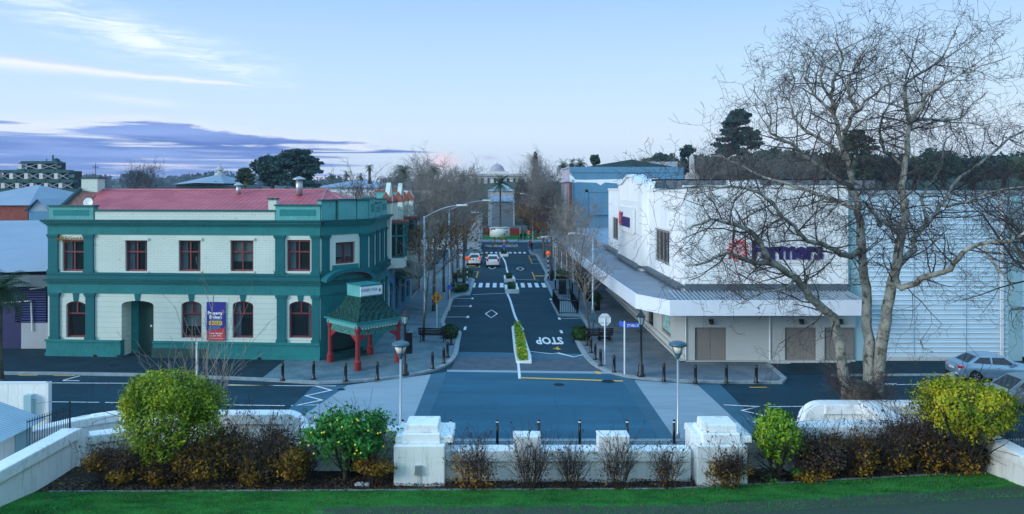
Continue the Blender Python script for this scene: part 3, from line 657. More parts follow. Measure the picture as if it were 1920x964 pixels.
def winpart(Fm, par, a, b, zb, zt, rise=0, y=.2, fr='window_red', kind='cross', curtain=None, fw=.1, label=None, gl='glass', room=True, sill=None):
    """a window as a part: frame mesh > pane, curtain"""
    mb = MB(Fm); 
    if not rise: 
        mb.box(a, y-.04, zb, a+fw, y+.05, zt).box(b-fw, y-.04, zb, b, y+.05, zt).box(a+fw, y-.04, zt-fw, b-fw, y+.05, zt).box(a+fw, y-.04, zb, b-fw, y+.05, zb+fw)
    else:
        zs = zt-rise; mb.box(a, y-.04, zb, a+fw, y+.05, zs).box(b-fw, y-.04, zb, b, y+.05, zs).box(a+fw, y-.04, zb, b-fw, y+.05, zb+fw)
        n = 8; X = [a+(b-a)*(.5-.5*cos(pi*i/n)) for i in range(n+1)]
        for i in range(n):
            za, zc = arc_z(X[i],a,b,zt,rise), arc_z(X[i+1],a,b,zt,rise); mb.prism([(X[i],y-.04,max(zs-.02,za-fw)),(X[i+1],y-.04,max(zs-.02,zc-fw)),(X[i+1],y-.04,zc),(X[i],y-.04,za)], (0,.09,0))
    m_ = (a+b)/2; q = fw*.42; tz = zb+(zt-zb)*(.62 if not rise else .66)
    if kind in ('cross', 'sash2'): 
        mb.box(a+fw, y-.05, tz-q, b-fw, y+.04, tz+q)
    if kind in ('cross',): mb.box(m_-q, y-.045, zb+fw, m_+q, y+.035, tz-q).box(m_-q, y-.045, tz+q, m_+q, y+.035, zt-(fw if not rise else .04))
    if kind == 'top': mb.box(a+fw, y-.05, tz-q, b-fw, y+.04, tz+q).box(m_-q, y-.045, tz+q, m_+q, y+.035, zt-.04)
    if kind == 'pair': mb.box(m_-q, y-.05, zb+fw, m_+q, y+.04, zt-fw)
    if kind == 'bars':
        for k in range(1, 4): xx = a+(b-a)*k/4; mb.box(xx-q, y-.05, zb+fw, xx+q, y+.04, zt-fw)
    wn = mb.build('window', M[fr], par)
    MB(Fm).face([(a+.02,y+.02,zb+.02),(b-.02,y+.02,zb+.02),(b-.02,y+.02,zt-.03 if not rise else zt-rise*.5),(a+.02,y+.02,zt-.03 if not rise else zt-rise*.5)]).build('pane', M[gl], wn)
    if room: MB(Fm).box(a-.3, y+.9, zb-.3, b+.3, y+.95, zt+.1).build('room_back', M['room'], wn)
    if curtain:
        cw = (b-a)*.24
        def drape(x0, x1, zlo):
            c = MB(Fm); n = 8; vs = []
            for i in range(n+1):
                x = x0+(x1-x0)*i/n; yy = y+.14+(.03 if i % 2 else -.02); vs += [(x, yy, zlo), (x, yy, zt-.03)]
            c.add(vs, [(2*i, 2*i+2, 2*i+3, 2*i+1) for i in range(n)]); c.build('curtain', M['curtain'], wn)
        if 'l' in curtain: drape(a+fw*.7, a+fw+cw, zb+.05)
        if 'r' in curtain: drape(b-fw-cw*.6, b-fw*.7, zb+.05)
        if 'b' in curtain: MB(Fm).box(a+.06, y+.1, zb+(zt-zb)*(.05 if 'B' in curtain else .3), b-.06, y+.12, zt-.05).build('blind', M['blind'], wn)
    if sill: MB(Fm).box(a-.12, -.08, zb-.12, b+.12, y, zb, .015).build('sill', M[sill], wn)
    return wn
def cornice(Fm, par, x0, x1, z0, z1, out, m, steps=3, name='cornice', ret=0.0):
    mb = MB(Fm); h = (z1-z0)/steps
    for i in range(steps):
        o = out*(i+1)/steps; mb.box(x0-o*ret, -o, z0+h*i+(.0 if i == 0 else .0), x1+o*ret, -.001*(i+1), z0+h*(i+1))
    return mb.build(name, M[m], par)
def pil(Fm, par, x0, x1, z0, z1, m='pilaster', out=.12):
    mb = MB(Fm).box(x0, -out, z0+.18, x1, -.002, z1-.22).box(x0-.05, -out-.05, z0, x1+.05, -.003, z0+.18).box(x0-.04, -out-.04, z1-.22, x1+.04, -.003, z1-.12).box(x0-.08, -out-.08, z1-.12, x1+.08, -.003, z1)
    return mb.build('pilaster', M[m], par)

# ============================================================ GREEN CORNER BUILDING
A_ = (-29.35, 48.45); B_ = (-11.35, 47.15); C_ = (-8.75, 49.8); D_ = (-8.85, 58.0)
F1, L1 = frame(A_, B_); F2, L2 = frame(B_, C_); F3, L3 = frame(C_, D_)
gb = thing('corner_building', 'green and cream two storey corner building with a red iron roof and red framed windows', 'building', (-19, 52, 0))
def gx(px): return fpx(F1, px)
def gz(px, py): return fpx(F1, px, py)[1]
zt_dado = gz(300,639); z_s1 = gz(300,551); z_fr1 = gz(300,533); z_c1a = gz(300,533); z_c1b = gz(300,526); z_sill = gz(300,512); z_s2 = gz(300,440); z_c2a = gz(300,424); z_c2b = gz(300,413); z_par = gz(300,395)
WT = .32
# front wall
up = [(gx(a), gx(b), gz(c,509), gz(c,450), 0) for a, b, c in ((117,158,137),(235,276,255),(335,376,355),(432,475,453),(538,582,560))]
dn = [(gx(124), gx(161), gz(140,633), gz(140,565), .28), (gx(228), gx(288), KZ, gz(260,564), .28), (gx(340), gx(378), gz(360,634), gz(360,565), .28), (gx(436), gx(475), gz(455,634), gz(455,565), .28), (gx(542), gx(585), gz(560,634), gz(560,565), .30)]
wall_open(MB(F1), .0, L1, z_sill, z_c2a, up, 0, WT).build('upper_wall', M['cream_brick'], gb)
wall_open(MB(F1), .0, L1, zt_dado, z_c1b, [(a,b,max(zb,zt_dado),zt,r) for a,b,zb,zt,r in dn], 0, WT).build('lower_wall', M['cream_rust'], gb)
mb = MB(F1); dx0, dx1 = dn[1][0], dn[1][1]
mb.box(-.05, -.12, 0, dx0, WT, zt_dado-.001).box(dx1, -.12, 0, L1, WT, zt_dado-.001); mb.build('plinth', M['green'], gb)
mb = MB(F1).box(-.1, -.2, zt_dado-.12, dx0-.0, -.121, zt_dado+.02).box(dx1, -.2, zt_dado-.12, L1, -.121, zt_dado+.02).box(-.1,-.17,.0,dx0,-.121,.35).box(dx1+.001,-.17,0,L1,-.121,.35); mb.build('plinth_moulding', M['green'], gb)
MB(F1).box(gx(287), -.19, .0, gx(392), -.172, .75).build('plinth_panel', M['green_deep'], gb)
for i, (a, b, zb, zt, r) in enumerate(up): winpart(F1, gb, a+.02, b-.02, zb+.02, zt-.02, 0, .2, curtain=('l','lr','lr','b','l')[i])
for i, (a, b, zb, zt, r) in enumerate(dn):
    if i == 1: continue
    winpart(F1, gb, a+.02, b-.02, zb+.02, zt-.01, r, .2, kind='top', curtain=(None,None,'b','l','r')[i])
    m_ = (a+b)/2; MB(F1).prism([(m_-.13,-.05,zt-.0),(m_+.13,-.05,zt-.0),(m_+.2,-.05,z_s1-.02),(m_-.2,-.05,z_s1-.02)], (0,.049,0)).build('keystone', M['pilaster'], gb)
a, b, zb, zt, r = dn[1]; m_ = (a+b)/2
MB(F1).prism([(m_-.13,-.05,zt),(m_+.13,-.05,zt),(m_+.2,-.05,z_s1-.02),(m_-.2,-.05,z_s1-.02)], (0,.049,0)).build('keystone', M['pilaster'], gb)
# recessed doorway
MB(F1).box(a-.15, WT, 0, a, 1.3, 3.6).box(b, WT, 0, b+.15, 1.3, 3.6).box(a, WT, zt, b, 1.3, zt+.2).build('porch_side', M['cream_rust'], gb)
MB(F1).box(a, 1.1, KZ, a+.5, 1.3, 3.6).build('porch_panel', M['green'], gb)
dr = MB(F1).box(a+.5, 1.15, KZ, b, 1.25, 3.6).build('door', M['green_deep'], gb)
MB(F1).box(a+.6, 1.12, 2.65, b-.1, 1.149, 3.1).box(a+.6, 1.12, .5, b-.1, 1.149, 2.5).build('door_panel', M['green_deep'], dr); MB(F1).box(a+1.3,1.09,1.85,a+1.42,1.12,1.98).build('notice', M['white_paint'], dr)
for px in (181, 225, 488):
    MB(F1).box(gx(px)-.12, -.178, .12, gx(px)+.14, -.171, .26).build('vent', M['black'], gb)
for c in up[1:4]: MB(F1).box(c[0]-.12, -.1, c[3]-.02, c[1]+.12, -.002, c[3]+.12).build('lintel', M['cream'], gb)
for c in up: MB(F1).box(c[0]-.1, -.07, c[2]-.1, c[1]+.1, .15, c[2]+.01).build('sill', M['cream'], gb)
PL = [(92,110),(159,176),(517,534),(585,602)]; PLd = [(95,112),(162,178),(520,537),(586,604)]
for a, b in PL: pil(F1, gb, max(.02,gx(a)), min(L1-.06,gx(b)), z_sill, z_s2)
for a, b in PLd: pil(F1, gb, max(.02,gx(a)), min(L1-.06,gx(b)), zt_dado+.02, z_s1)
# string course, friezes and main cornice for the three street faces
for Fm, L in ((F1,L1),(F2,L2),(F3,L3)):
    e = .0
    MB(Fm).box(0, -.06, z_s2, L, -.004, z_c2a).build('frieze', M['green'], gb)
    MB(Fm).box(0, -.065, z_s1, L, -.004, z_fr1).build('frieze', M['green'], gb)
    MB(Fm).box(0, -.09, z_c1b+.0, L, -.004, z_sill-.001).box(0,-.15,z_sill-.12,L,-.0905,z_sill+.02).build('sill_band', M['pilaster'], gb)
    cornice(Fm, gb, 0, L, z_c2a, z_c2b-.08, .42, 'green', 3, ret=.41 if Fm is not F2 else .0)
    MB(Fm).box(-.2, -.52, z_c2b-.08, L+.2, -.006, z_c2b+.03).build('cornice_top', M['green_dark'], gb)
    cornice(Fm, gb, 0, L, z_c1a, z_c1b-.05, .26, 'green', 2, name='string_course', ret=.41 if Fm is not F2 else 0)
    MB(Fm).box(-.12, -.36, z_c1b-.05, L+.12, -.006, z_c1b+.06).build('string_course_top', M['green_dark'], gb)
# parapets
def pblock(Fm, x0, x1, z0, z1, m, cap='green_dark', panel=True, out=.06, dep=.45):
    p = MB(Fm).box(x0, -out, z0, x1, dep, z1).build('parapet', M[m], gb)
    MB(Fm).box(x0-.08, -out-.1, z1, x1+.08, dep+.06, z1+.1, .03).build('parapet_cap', M[cap], p)
    if panel and x1-x0 > .8:
        a, b = x0+.28*(x1-x0 if x1-x0 < 1.6 else 1), x1-.28*(x1-x0 if x1-x0 < 1.6 else 1); zz0, zz1 = z0+(z1-z0)*.3, z1-(z1-z0)*.25
        MB(Fm).box(a, -out-.012, zz0, b, -out-.001, zz1).build('parapet_panel', M['green_dark' if m == 'green' else 'green'], p)
z0 = z_c2b+.03
MB(F1).box(.02, .0, z0, L1, .40, z0+.0001).build('parapet_base', M['green'], gb)
pblock(F1, gx(93), gx(176), z0, ZP(387.5,48.4), 'green_light', panel=True)
pblock(F1, gx(176)+.06, gx(517)-.06, z0, ZP(396,48), 'cream_brick', panel=False, out=.0, dep=.36)
pblock(F1, gx(517), gx(601), z0, ZP(386,47.6), 'green_light')
pblock(F1, gx(502), gx(520)-.1, z0, ZP(374,48), 'cream', panel=False, out=-.1)
H2 = ZP(377,47.6)
pblock(F1, gx(602)+.05, L1+.05, z0, H2, 'green_light', panel=False)
pblock(F2, .10, L2*.30, z0, H2, 'green_light', panel=False, out=.0); pblock(F2, L2*.34, L2*.70, z0, H2+.03, 'green_light', panel=False, out=.12); pblock(F2, L2*.74, L2-.1, z0, H2, 'green_light', panel=False, out=0)
pblock(F3, .05, 2.2, z0, H2+.1, 'green_light', panel=True); pblock(F3, 2.5, 5.0, z0, H2-.25, 'green_light'); pblock(F3, 5.3, L3-.1, z0, H2-.05, 'green_light')
# chamfer faces
def gfx(Fm, px): return fpx(Fm, px)
c0, c1 = L2*.30, L2*.70
wall_open(MB(F2), 0, L2, z_sill, z_c2a, [(c0,c1,z_sill+.55,z_sill+1.95,0)], 0, WT).build('upper_wall', M['cream'], gb)
winpart(F2, gb, c0+.02, c1-.02, z_sill+.57, z_sill+1.93, 0, .2, kind='pair', curtain='b')
MB(F2).box(c0-.25, -.05, z_sill+.02, c1+.25, -.003, z_sill+.5).build('apron', M['green'], gb)
pil(F2, gb, .08, .62, z_sill, z_s2, out=.1); pil(F2, gb, L2-.75, L2-.12, z_sill, z_s2, out=.1)
wall_open(MB(F2), 0, L2, 0, z_c1b, [(.75, L2-.75, .5, 2.75, .3)], 0, WT).build('lower_wall', M['green'], gb)
MB(F2).box(.75, .5, .5, L2-.75, .6, 2.8).build('door', M['green_deep'], gb)
MB(F2).box(.5, -.9, 0, L2-.5, .4, .2).box(.6, -.6, .2, L2-.6, .4, .35).box(.7,-.3,.35,L2-.7,.4,.5).build('step', M['green_dark'], gb)
# curved hood over the porch, on the chamfer
n = 14; hc = L2/2; hw = L2/2+.05; z_h = z_c1b+.02; pr = []
outer = [(hc-hw*cos(pi*i/n), z_h+.78*sin(pi*i/n)) for i in range(n+1)]; inner = [(hc-(hw-.34)*cos(pi*i/n), z_h+.52*sin(pi*i/n)) for i in range(n+1)]
mb = MB(F2)
for i in range(n): mb.prism([(outer[i][0],-.75,outer[i][1]),(outer[i+1][0],-.75,outer[i+1][1]),(inner[i+1][0],-.75,inner[i+1][1]),(inner[i][0],-.75,inner[i][1])], (0,.74,0))
hd = mb.build('curved_hood', M['pilaster'], gb)
MB(F2).prism([(x,-.25,z) for x, z in inner], (0,.2,0)).build('hood_panel', M['green'], hd)
mb = MB(F2)
inn2 = [(hc-(hw-.5)*cos(pi*i/n), z_h+.42*sin(pi*i/n)) for i in range(n+1)]
for i in range(n): mb.prism([(inner[i][0],-.5,inner[i][1]),(inner[i+1][0],-.5,inner[i+1][1]),(inn2[i+1][0],-.5,inn2[i+1][1]),(inn2[i][0],-.5,inn2[i][1])], (0,.1,0))
mb.build('hood_lining', M['window_red'], hd)
# east face on the side street
ow = [(1.6,2.6,z_sill+.3,z_sill+2.1,0),(3.9,4.9,z_sill+.3,z_sill+2.1,0),(6.2,7.2,z_sill+.3,z_sill+2.1,0)]
wall_open(MB(F3), 0, L3, z_sill, z_c2a, ow, 0, WT).build('upper_wall', M['cream'], gb)
od = [(1.6,2.6,1.4,3.5,.2),(3.9,4.9,1.4,3.5,.2),(6.2,7.2,KZ,3.5,.2)]
wall_open(MB(F3), 0, L3, .0, z_c1b, od, 0, WT).build('lower_wall', M['cream_rust'], gb)
for a, b, zb, zt, r in ow: winpart(F3, gb, a+.02, b-.02, zb+.02, zt-.02, 0, .2)
for a, b, zb, zt, r in od: winpart(F3, gb, a+.02, b-.02, zb+.02, zt-.02, r, .2, kind='top')
for x in (.1, 1.15, 2.75, 3.45, 5.05, 5.75, 7.35): pil(F3, gb, x, x+.35, z_sill, z_s2, out=.14); pil(F3, gb, x, x+.35, zt_dado+.02, z_s1, out=.14)
MB(F3).box(0, -.12, 0, L3, -.003, zt_dado).build('plinth', M['green'], gb)
for k in range(9): MB(F3).box(.5+k*.85, -.45, z_c1b+.1, .62+k*.85, -.01, z_c1b+.5).build('bracket', M['pilaster'], gb)
# side and rear walls
MB().prism([(A_[0],A_[1],0),(A_[0]+.3,A_[1]+.35,0),(-28.7,60,0),(-29.0,60,0)], (0,0,z_par)).build('side_wall', M['cream_brick'], gb)
MB().box(-29, 59.7, 0, -8.9, 60, z_par).build('rear_wall', M['cream_brick'], gb)
# red roof: gable end at the left, hip at the right
zr = ZP(356, 54.6); ze = ZP(396,48.9); 
xl, xr = XP(113,49.3), -12.0
RF = [(xl,49.2,ze),(xr+.2,47.9,ze),(-9.5,50.4,ze),(-9.4,59.6,ze),(-28.6,59.8,ze)]; r1 = (XP(186,54.6),54.6,zr); r2_ = (XP(612,54.2),54.2,zr)
mb = MB(); mb.face([(-25.2,48.95,ze),RF[1],r2_,r1]); mb.face([RF[1],RF[2],r2_]); mb.face([RF[2],RF[3],r2_]); mb.face([RF[3],RF[4],r1,r2_]); mb.face([(-25.2,48.95,ze),r1,(-27.2,49.1,ze)])
rf = mb.build('roof', M['roof_red'], gb)
MB().face([(-27.3,49.12,ze),r1,(r1[0]-1.1,54.6,zr+.12),(xl-.1,49.4,ze)]).face([(xl-.1,49.4,ze),(r1[0]-1.1,54.6,zr+.12),(-28.8,59.8,ze)]).build('tiled_roof', M['roof_tile'], rf)
MB().path([(xl-.2,49.4,ze+.05),(r1[0]-1.2,54.7,zr+.25)], .16, 6).build('barge', M['roof_dark'], rf)
MB().path([r1, r2_], .09, 6).path([r2_, RF[1]], .08, 6).path([r2_, RF[2]], .08, 6).build('ridge_cap', mat('ridge', (.42,.14,.16), .5, .2, 1), rf)
cx = XP(172,54.2); ch = MB().box(cx-.58, 53.9, zr-.7, cx+.58, 54.9, ZP(335,54)).build('chimney', M['cream_brick'], gb)
MB().box(cx-.66, 53.82, ZP(335,54), cx+.66, 54.98, ZP(333,54)).build('chimney_cap', M['roof_dark'], ch)
def cyl(r, h, c, n=12): return MB().lathe([(r,0),(r,h)], c, n)
for px, pyt, pyb, Y, r, cap in ((447,345,360,53.2,.16,1),(561,334,361,52.6,.24,1),(508,372,392,49.4,.09,0)):
    x = XP(px,Y); z0_, z1_ = ZP(pyb+4,Y), ZP(pyt,Y); fl = cyl(r, z1_-z0_-.1, (x,Y,z0_)).build('flue', M['galv'], gb, True)
    if cap: MB().lathe([(r*1.9,0),(r*1.9,.05),(r*.5,.2),(.01,.22)], (x,Y,z1_-.1), 14).build('flue_cap', M['galv'], fl)
t = thing('satellite_dish', 'white satellite dish on the roof edge at the left end of the green building', 'satellite dish', (XP(165,50), 50, ZP(388,50)))
x = XP(166,50); z = ZP(380,50); Td = Matrix.Translation((x,50,z)) @ Matrix.Rotation(R(82),4,'X')
MB(Td).lathe([(.02,-.05),(.18,-.03),(.3,.02),(.32,.05),(.30,.05),(.16,0),(.02,-.02)], (0,0,0), 20).build('dish', M['white_paint'], t, True); MB().path([(x,50.05,z),(x,50.3,z-.3),(x,50.3,z-.6)], .025).path([(x,49.97,z-.1),(x,49.6,z-.05)], .012).build('arm', M['galv'], t)
t = thing('tv_antenna', 'thin television antenna on top of the white brick chimney', 'antenna', (XP(179,54), 54.3, ZP(333,54)))
x = XP(179,54.3); mb = MB().path([(x,54.3,ZP(333,54.3)),(x,54.3,ZP(306,54.3))], .02, 5).path([(x-.22,54.3,ZP(313,54.3)),(x+.25,54.3,ZP(315,54.3))], .012, 4)
for k in range(6): mb.path([(x-.2+k*.08,54.1,ZP(313,54.3)),(x-.2+k*.08,54.5,ZP(313,54.3)+.01)], .008, 3).path([(x-.2+k*.08,54.3,ZP(313,54.3)-.14),(x-.2+k*.08,54.3,ZP(313,54.3)+.12)], .008, 3)
mb.build('rod', M['iron'], t)
# timber porch with a shingled tent roof (part of the building)
pc = Vector((-8.5, 46.65, 0)); hd_ = 2.12; cor = [pc+Vector((0,-hd_,0)), pc+Vector((hd_,0,0)), pc+Vector((0,hd_,0)), pc+Vector((-hd_,0,0))]
pch = MB()
e_z = 2.95; eo = 2.48
def dia(r, z): return [(pc.x, pc.y-r, z), (pc.x+r, pc.y, z), (pc.x, pc.y+r, z), (pc.x-r, pc.y, z)]
lv = [(eo,e_z),(2.0,3.22),(1.6,3.55),(1.28,3.92),(1.05,4.32)]
for (ra, za), (rb, zb_) in zip(lv[:-1], lv[1:]):
    a_, b_ = dia(ra, za), dia(rb, zb_)
    for i in range(4): pch.face([a_[i], a_[(i+1) % 4], b_[(i+1) % 4], b_[i]])
porch = pch.build('porch', M['shingle'], gb)
rot45 = Matrix.Translation(pc) @ Matrix.Rotation(R(45),4,'Z')
s_ = 1.02/sqrt(2)*1.05; MB(rot45).box(-s_, -s_, 4.30, s_, s_, 4.98).build('roof_box', M['green_light'], porch)
MB(rot45).box(-s_-.04,-s_-.04,4.98,s_+.04,s_+.04,5.04).build('box_cap', M['green'], porch)
se = eo/sqrt(2)
def ring(z0_, z1_, s0, s1): # square ring
    m_ = MB(rot45); m_.box(-s1,-s1,z0_,s1,-s0,z1_).box(-s1,s0,z0_,s1,s1,z1_).box(-s1,-s0,z0_,-s0,s0,z1_).box(s0,-s0,z0_,s1,s0,z1_); return m_
ring(2.88, 2.97, se-.2, se+.03).build('gutter', M['green'], porch)
sp_ = hd_/sqrt(2)
ring(2.60, 2.88, sp_-.02, sp_+.16).build('fascia', M['green_light'], porch)
ring(2.12, 2.60, sp_-.06, sp_+.02).build('fretwork', mat('fret', (.02,.12,.10), .7, .6, 9, .5, c2=(.10,.30,.26)), porch)
for k in range(13):
    q = -sp_+.25+k*(2*sp_-.5)/12; MB(rot45).box(q-.04,-sp_-.18,2.50,q+.04,-sp_-.03,2.60).build('dentil', M['cream'], porch); MB(rot45).box(sp_+.03,q-.04,2.50,sp_+.18,q+.04,2.60).build('dentil', M['cream'], porch)
for c in cor:
    MB().lathe([(.22,0),(.22,.5),(.16,.56),(.145,.6),(.14,2.2),(.18,2.3),(.18,2.62)], (c.x,c.y,KZ), 10).build('post', M['post_red'], porch)
mb = MB()
for i in range(4):
    a_, b_ = cor[i], cor[(i+1) % 4]; d = (b_-a_).normalized(); pp = Vector((d.y,-d.x,0))*.04
    for s0, dd in ((a_, d), (b_, -d)): q = s0+dd*.14; mb.prism([q+Vector((0,0,1.75))-pp, q+dd*.62+Vector((0,0,2.14))-pp, q+Vector((0,0,2.14))-pp], pp*2)
mb.build('brace', M['post_red'], porch)
# signs of the porch
t = thing('restaurant_sign', 'white sign with dark lettering and paw mark on the box above the corner porch roof', 'sign', tuple(rot45 @ Vector((0,-s_-.05,4.3))))
MB(rot45).box(-s_-.08,-s_-.06,4.38,s_+.02,-s_-.02,4.93).build('board', M['white_paint'], t)
mb = MB(); fr3 = rot45.to_3x3(); text_on(mb, 'KUNGFU YOGA', rot45 @ Vector((-s_+.0,-s_-.065,4.62)), fr3 @ Vector((s_*1.55,0,0)), fr3 @ Vector((0,0,.18)), off=.02); mb.build('lettering', M['logo_blue'], t)
mb = MB(rot45)
for dx, dz, rr in ((.0,0,.06),(-.05,.08,.028),(.0,.11,.028),(.05,.08,.028)):
    mb.prism([(s_*.78+dx+rr*cos(2*pi*k/8), -s_-.07, 4.6+dz+rr*sin(2*pi*k/8)) for k in range(8)], (0,.008,0))
mb.build('paw_mark', M['logo_blue'], t)
t = thing('restaurant_sign', 'long narrow white name board with grey lettering on the right fascia of the corner porch', 'sign', tuple(rot45 @ Vector((0,0,2.6))))
T2 = rot45 @ Matrix.Rotation(R(90),4,'Z'); MB(T2).box(-sp_-.18,-sp_-.22,2.60,sp_+.2,-sp_-.17,2.86).build('board', M['white_paint'], t)
mb = MB(); f3 = T2.to_3x3(); text_on(mb, '~ South Indian Kerala Restaurant ~', T2 @ Vector((-sp_,-sp_-.225,2.67)), f3 @ Vector((2*sp_,0,0)), f3 @ Vector((0,0,.13)), off=.01); mb.build('lettering', M['text_grey'], t)
# estate agent's banner
bx0, bx1, bz0, bz1 = gx(389), gx(423.5), gz(405,638), gz(405,566)
t = thing('sold_banner', 'tall blue and red estate agent banner with a yellow SOLD strip on the cream wall', 'banner', tuple(F1 @ Vector((bx0,-.1,bz0))))
MB(F1).box(bx0,-.12,bz0,bx1,-.03,bz1).build('board', M['banner_blue'], t)
w_, h_ = bx1-bx0, bz1-bz0
MB(F1).face([(bx0,-.124,bz0),(bx1,-.124,bz0),(bx1,-.124,bz0+h_*.345),(bx0,-.124,bz0+h_*.25)]).build('red_panel', M['banner_red'], t)
MB(F1).face([(bx0+.1*w_,-.126,bz0+h_*.28),(bx1-.3*w_,-.126,bz0+h_*.30),(bx1-.2*w_,-.126,bz0+h_*.40),(bx0+.15*w_,-.126,bz0+h_*.37)]).build('sky_panel', mat('sky_pan', (.04,.14,.35), .5, .1), t)
MB(F1).box(bx0+.14*w_,-.13,bz0+h_*.405,bx1-.16*w_,-.121,bz0+h_*.505).build('yellow_strip', M['sold_yellow'], t)
f1r = F1.to_3x3(); mb = MB()
def bt(mb, s, x, z, ww, hh, off=.02, y=-.132): text_on(mb, s, F1 @ Vector((bx0+x*w_, y, bz0+z*h_)), f1r @ Vector((ww*w_,0,0)), f1r @ Vector((0,0,hh*h_)), off=off)
bt(mb,'Property',.07,.65,.8,.11,.04); bt(mb,'Brokers',.16,.57,.68,.085,.04); bt(mb,'Proudly marketed',.2,.522,.6,.025,.0); bt(mb,'Leon Burton',.16,.17,.7,.045,.03); bt(mb,'06 345 7774',.2,.105,.6,.04,.02); bt(mb,'www.pb.co.nz',.12,.04,.78,.035,.02)
mb.build('lettering', M['white_paint'], t)
mb = MB(); bt(mb,'SOLD',.2,.425,.58,.06,.02,-.136); mb.build('sold_lettering', M['logo_blue'], t)
MB(F1).prism([(bx0+.86*w_+.05*cos(2*pi*k/8),-.134,bz0+.775*h_+.05*sin(2*pi*k/8)) for k in range(8)], (0,.01,0)).build('dot', M['logo_red'], t)
# ============================================================ WHITE DEPARTMENT STORE (right corner)
fs = thing('department_store', 'white corner department store with a wide white awning and a gabled sign bay', 'building', (16, 47, 0))
FW, LW = frame((11.6, 47.0), (21.9, 47.0)); FS, LS = frame((11.6, 80.0), (11.6, 47.0))
HT = ZP(352, 47)
def sx_(px): return fpx(FS, px)
dn = [(XP(1303,47)-11.6, XP(1362,47)-11.6), (XP(1472,47)-11.6, XP(1531,47)-11.6), (XP(1546,47)-11.6, XP(1604,47)-11.6)]
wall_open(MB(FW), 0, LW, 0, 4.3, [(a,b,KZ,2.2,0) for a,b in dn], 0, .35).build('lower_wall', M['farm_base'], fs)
MB(FW).box(0, 0, 4.3, LW+.0, .35, HT).build('upper_wall', M['farm_white'], fs)
MB(FW).box(0, -.012, ZP(498,47), LW, -.001, ZP(496.5,47)).box(XP(1437,47)-11.62,-.01,0,XP(1437,47)-11.58,-.001,3.6).build('wall_joint', M['farm_base'], fs)
MB(FW).path([(XP(1443,47)-11.6,-.06,.15),(XP(1443,47)-11.6,-.06,3.6)], .05).path([(XP(1284,47)-11.6+.05,-.06,.15),(XP(1284,47)-11.6+.05,-.06,3.6)], .04).build('downpipe', M['white_paint'], fs)
MB(FW).box(-.06,-.1,HT,LW,.42,HT+.14).build('parapet_cap', M['farm_panel'], fs)
for i, (a, b) in enumerate(dn):
    d = MB(FW).box(a+.02, .12, KZ, b-.02, .2, 2.18).build('door', M['farm_door'], fs)
    MB(FW).box(a+.08,.10,.2,(a+b)/2-.02,.119,2.1).box((a+b)/2+.02,.10,.2,b-.08,.119,2.1).build('door_leaf', M['farm_door'], d)
    MB(FW).box((a+b)/2-.12,.06,1.05,(a+b)/2-.08,.10,1.2).build('handle', M['galv'], d)
    MB(FW).box((a+b)/2-.13,-.14,2.62,(a+b)/2+.13,-.002,2.74).lathe([(.02,2.4),(.14,2.46),(.14,2.6),(.05,2.7)], ((a+b)/2,-.16,0), 10).build('wall_lamp', M['iron'], fs)
# side wall along the street: windows, gabled bay
def zs(px, py): return fpx(FS, px, py)[1]
wins = [(sx_(1148), sx_(1163), 5.75, 8.0), (sx_(1228), sx_(1255), 5.6, 8.0)]
bayA, bayB = sx_(1170), sx_(1215)
wall_open(MB(FS), 0, LS-.36, 4.3, HT-.25, [(a,b,zb,zt,0) for a,b,zb,zt in wins], 0, .35).build('upper_wall', M['farm_white'], fs)
for a, b, zb, zt in wins: winpart(FS, fs, a, b, zb, zt, 0, .15, 'farm_door', 'bars', fw=.18, gl='glass_dark', room=True, curtain='B'+'b')
MB(FS).box(0, -.08, HT-.25, bayA, .4, HT-.08).box(bayB, -.08, HT-.25, LS-.36, .4, HT-.08).build('parapet_cap', M['farm_panel'], fs)
zg = ZP(345,58.6); zp_ = ZP(331,64)
g = [(bayA,-.45,4.3),(bayB,-.45,4.3),(bayB,-.45,zg),(bayB-1.7,-.45,zg),((bayA+bayB)/2+1.1,-.45,zp_-.1),((bayA+bayB)/2,-.45,zp_),((bayA+bayB)/2-1.1,-.45,zp_-.1),(bayA+1.7,-.45,zg),(bayA,-.45,zg)]
MB(FS).prism(g, (0,1.0,0)).build('gabled_bay', M['farm_white'], fs)
mb = MB(FS)
for (p, q) in zip(g[2:-1], g[3:]):
    mb.prism([(p[0],-.62,p[2]),(q[0],-.62,q[2]),(q[0],-.62,q[2]+.2),(p[0],-.62,p[2]+.2)], (0,1.25,0))
mb.build('gable_coping', M['fascia'], fs)
mb = MB(FS); z = 4.7
while z < zg-1.4: mb.box(bayA+.9,-.50,z,bayB-1.4,-.452,z+.16,.01); z += .22
mb.build('clapboard', M['farm_panel'], fs)
mb = MB(FS).box(bayA+.02,-.56,4.3,bayA+.8,-.451,zg-.15).box(bayB-1.25,-.56,4.3,bayB-.02,-.451,zg-.15); mb.build('pilaster', M['farm_panel'], fs)
MB().box(12.0, 47.4, HT-1.0, 41, 79.8, HT-.9).build('roof', M['roof_grey'], fs)
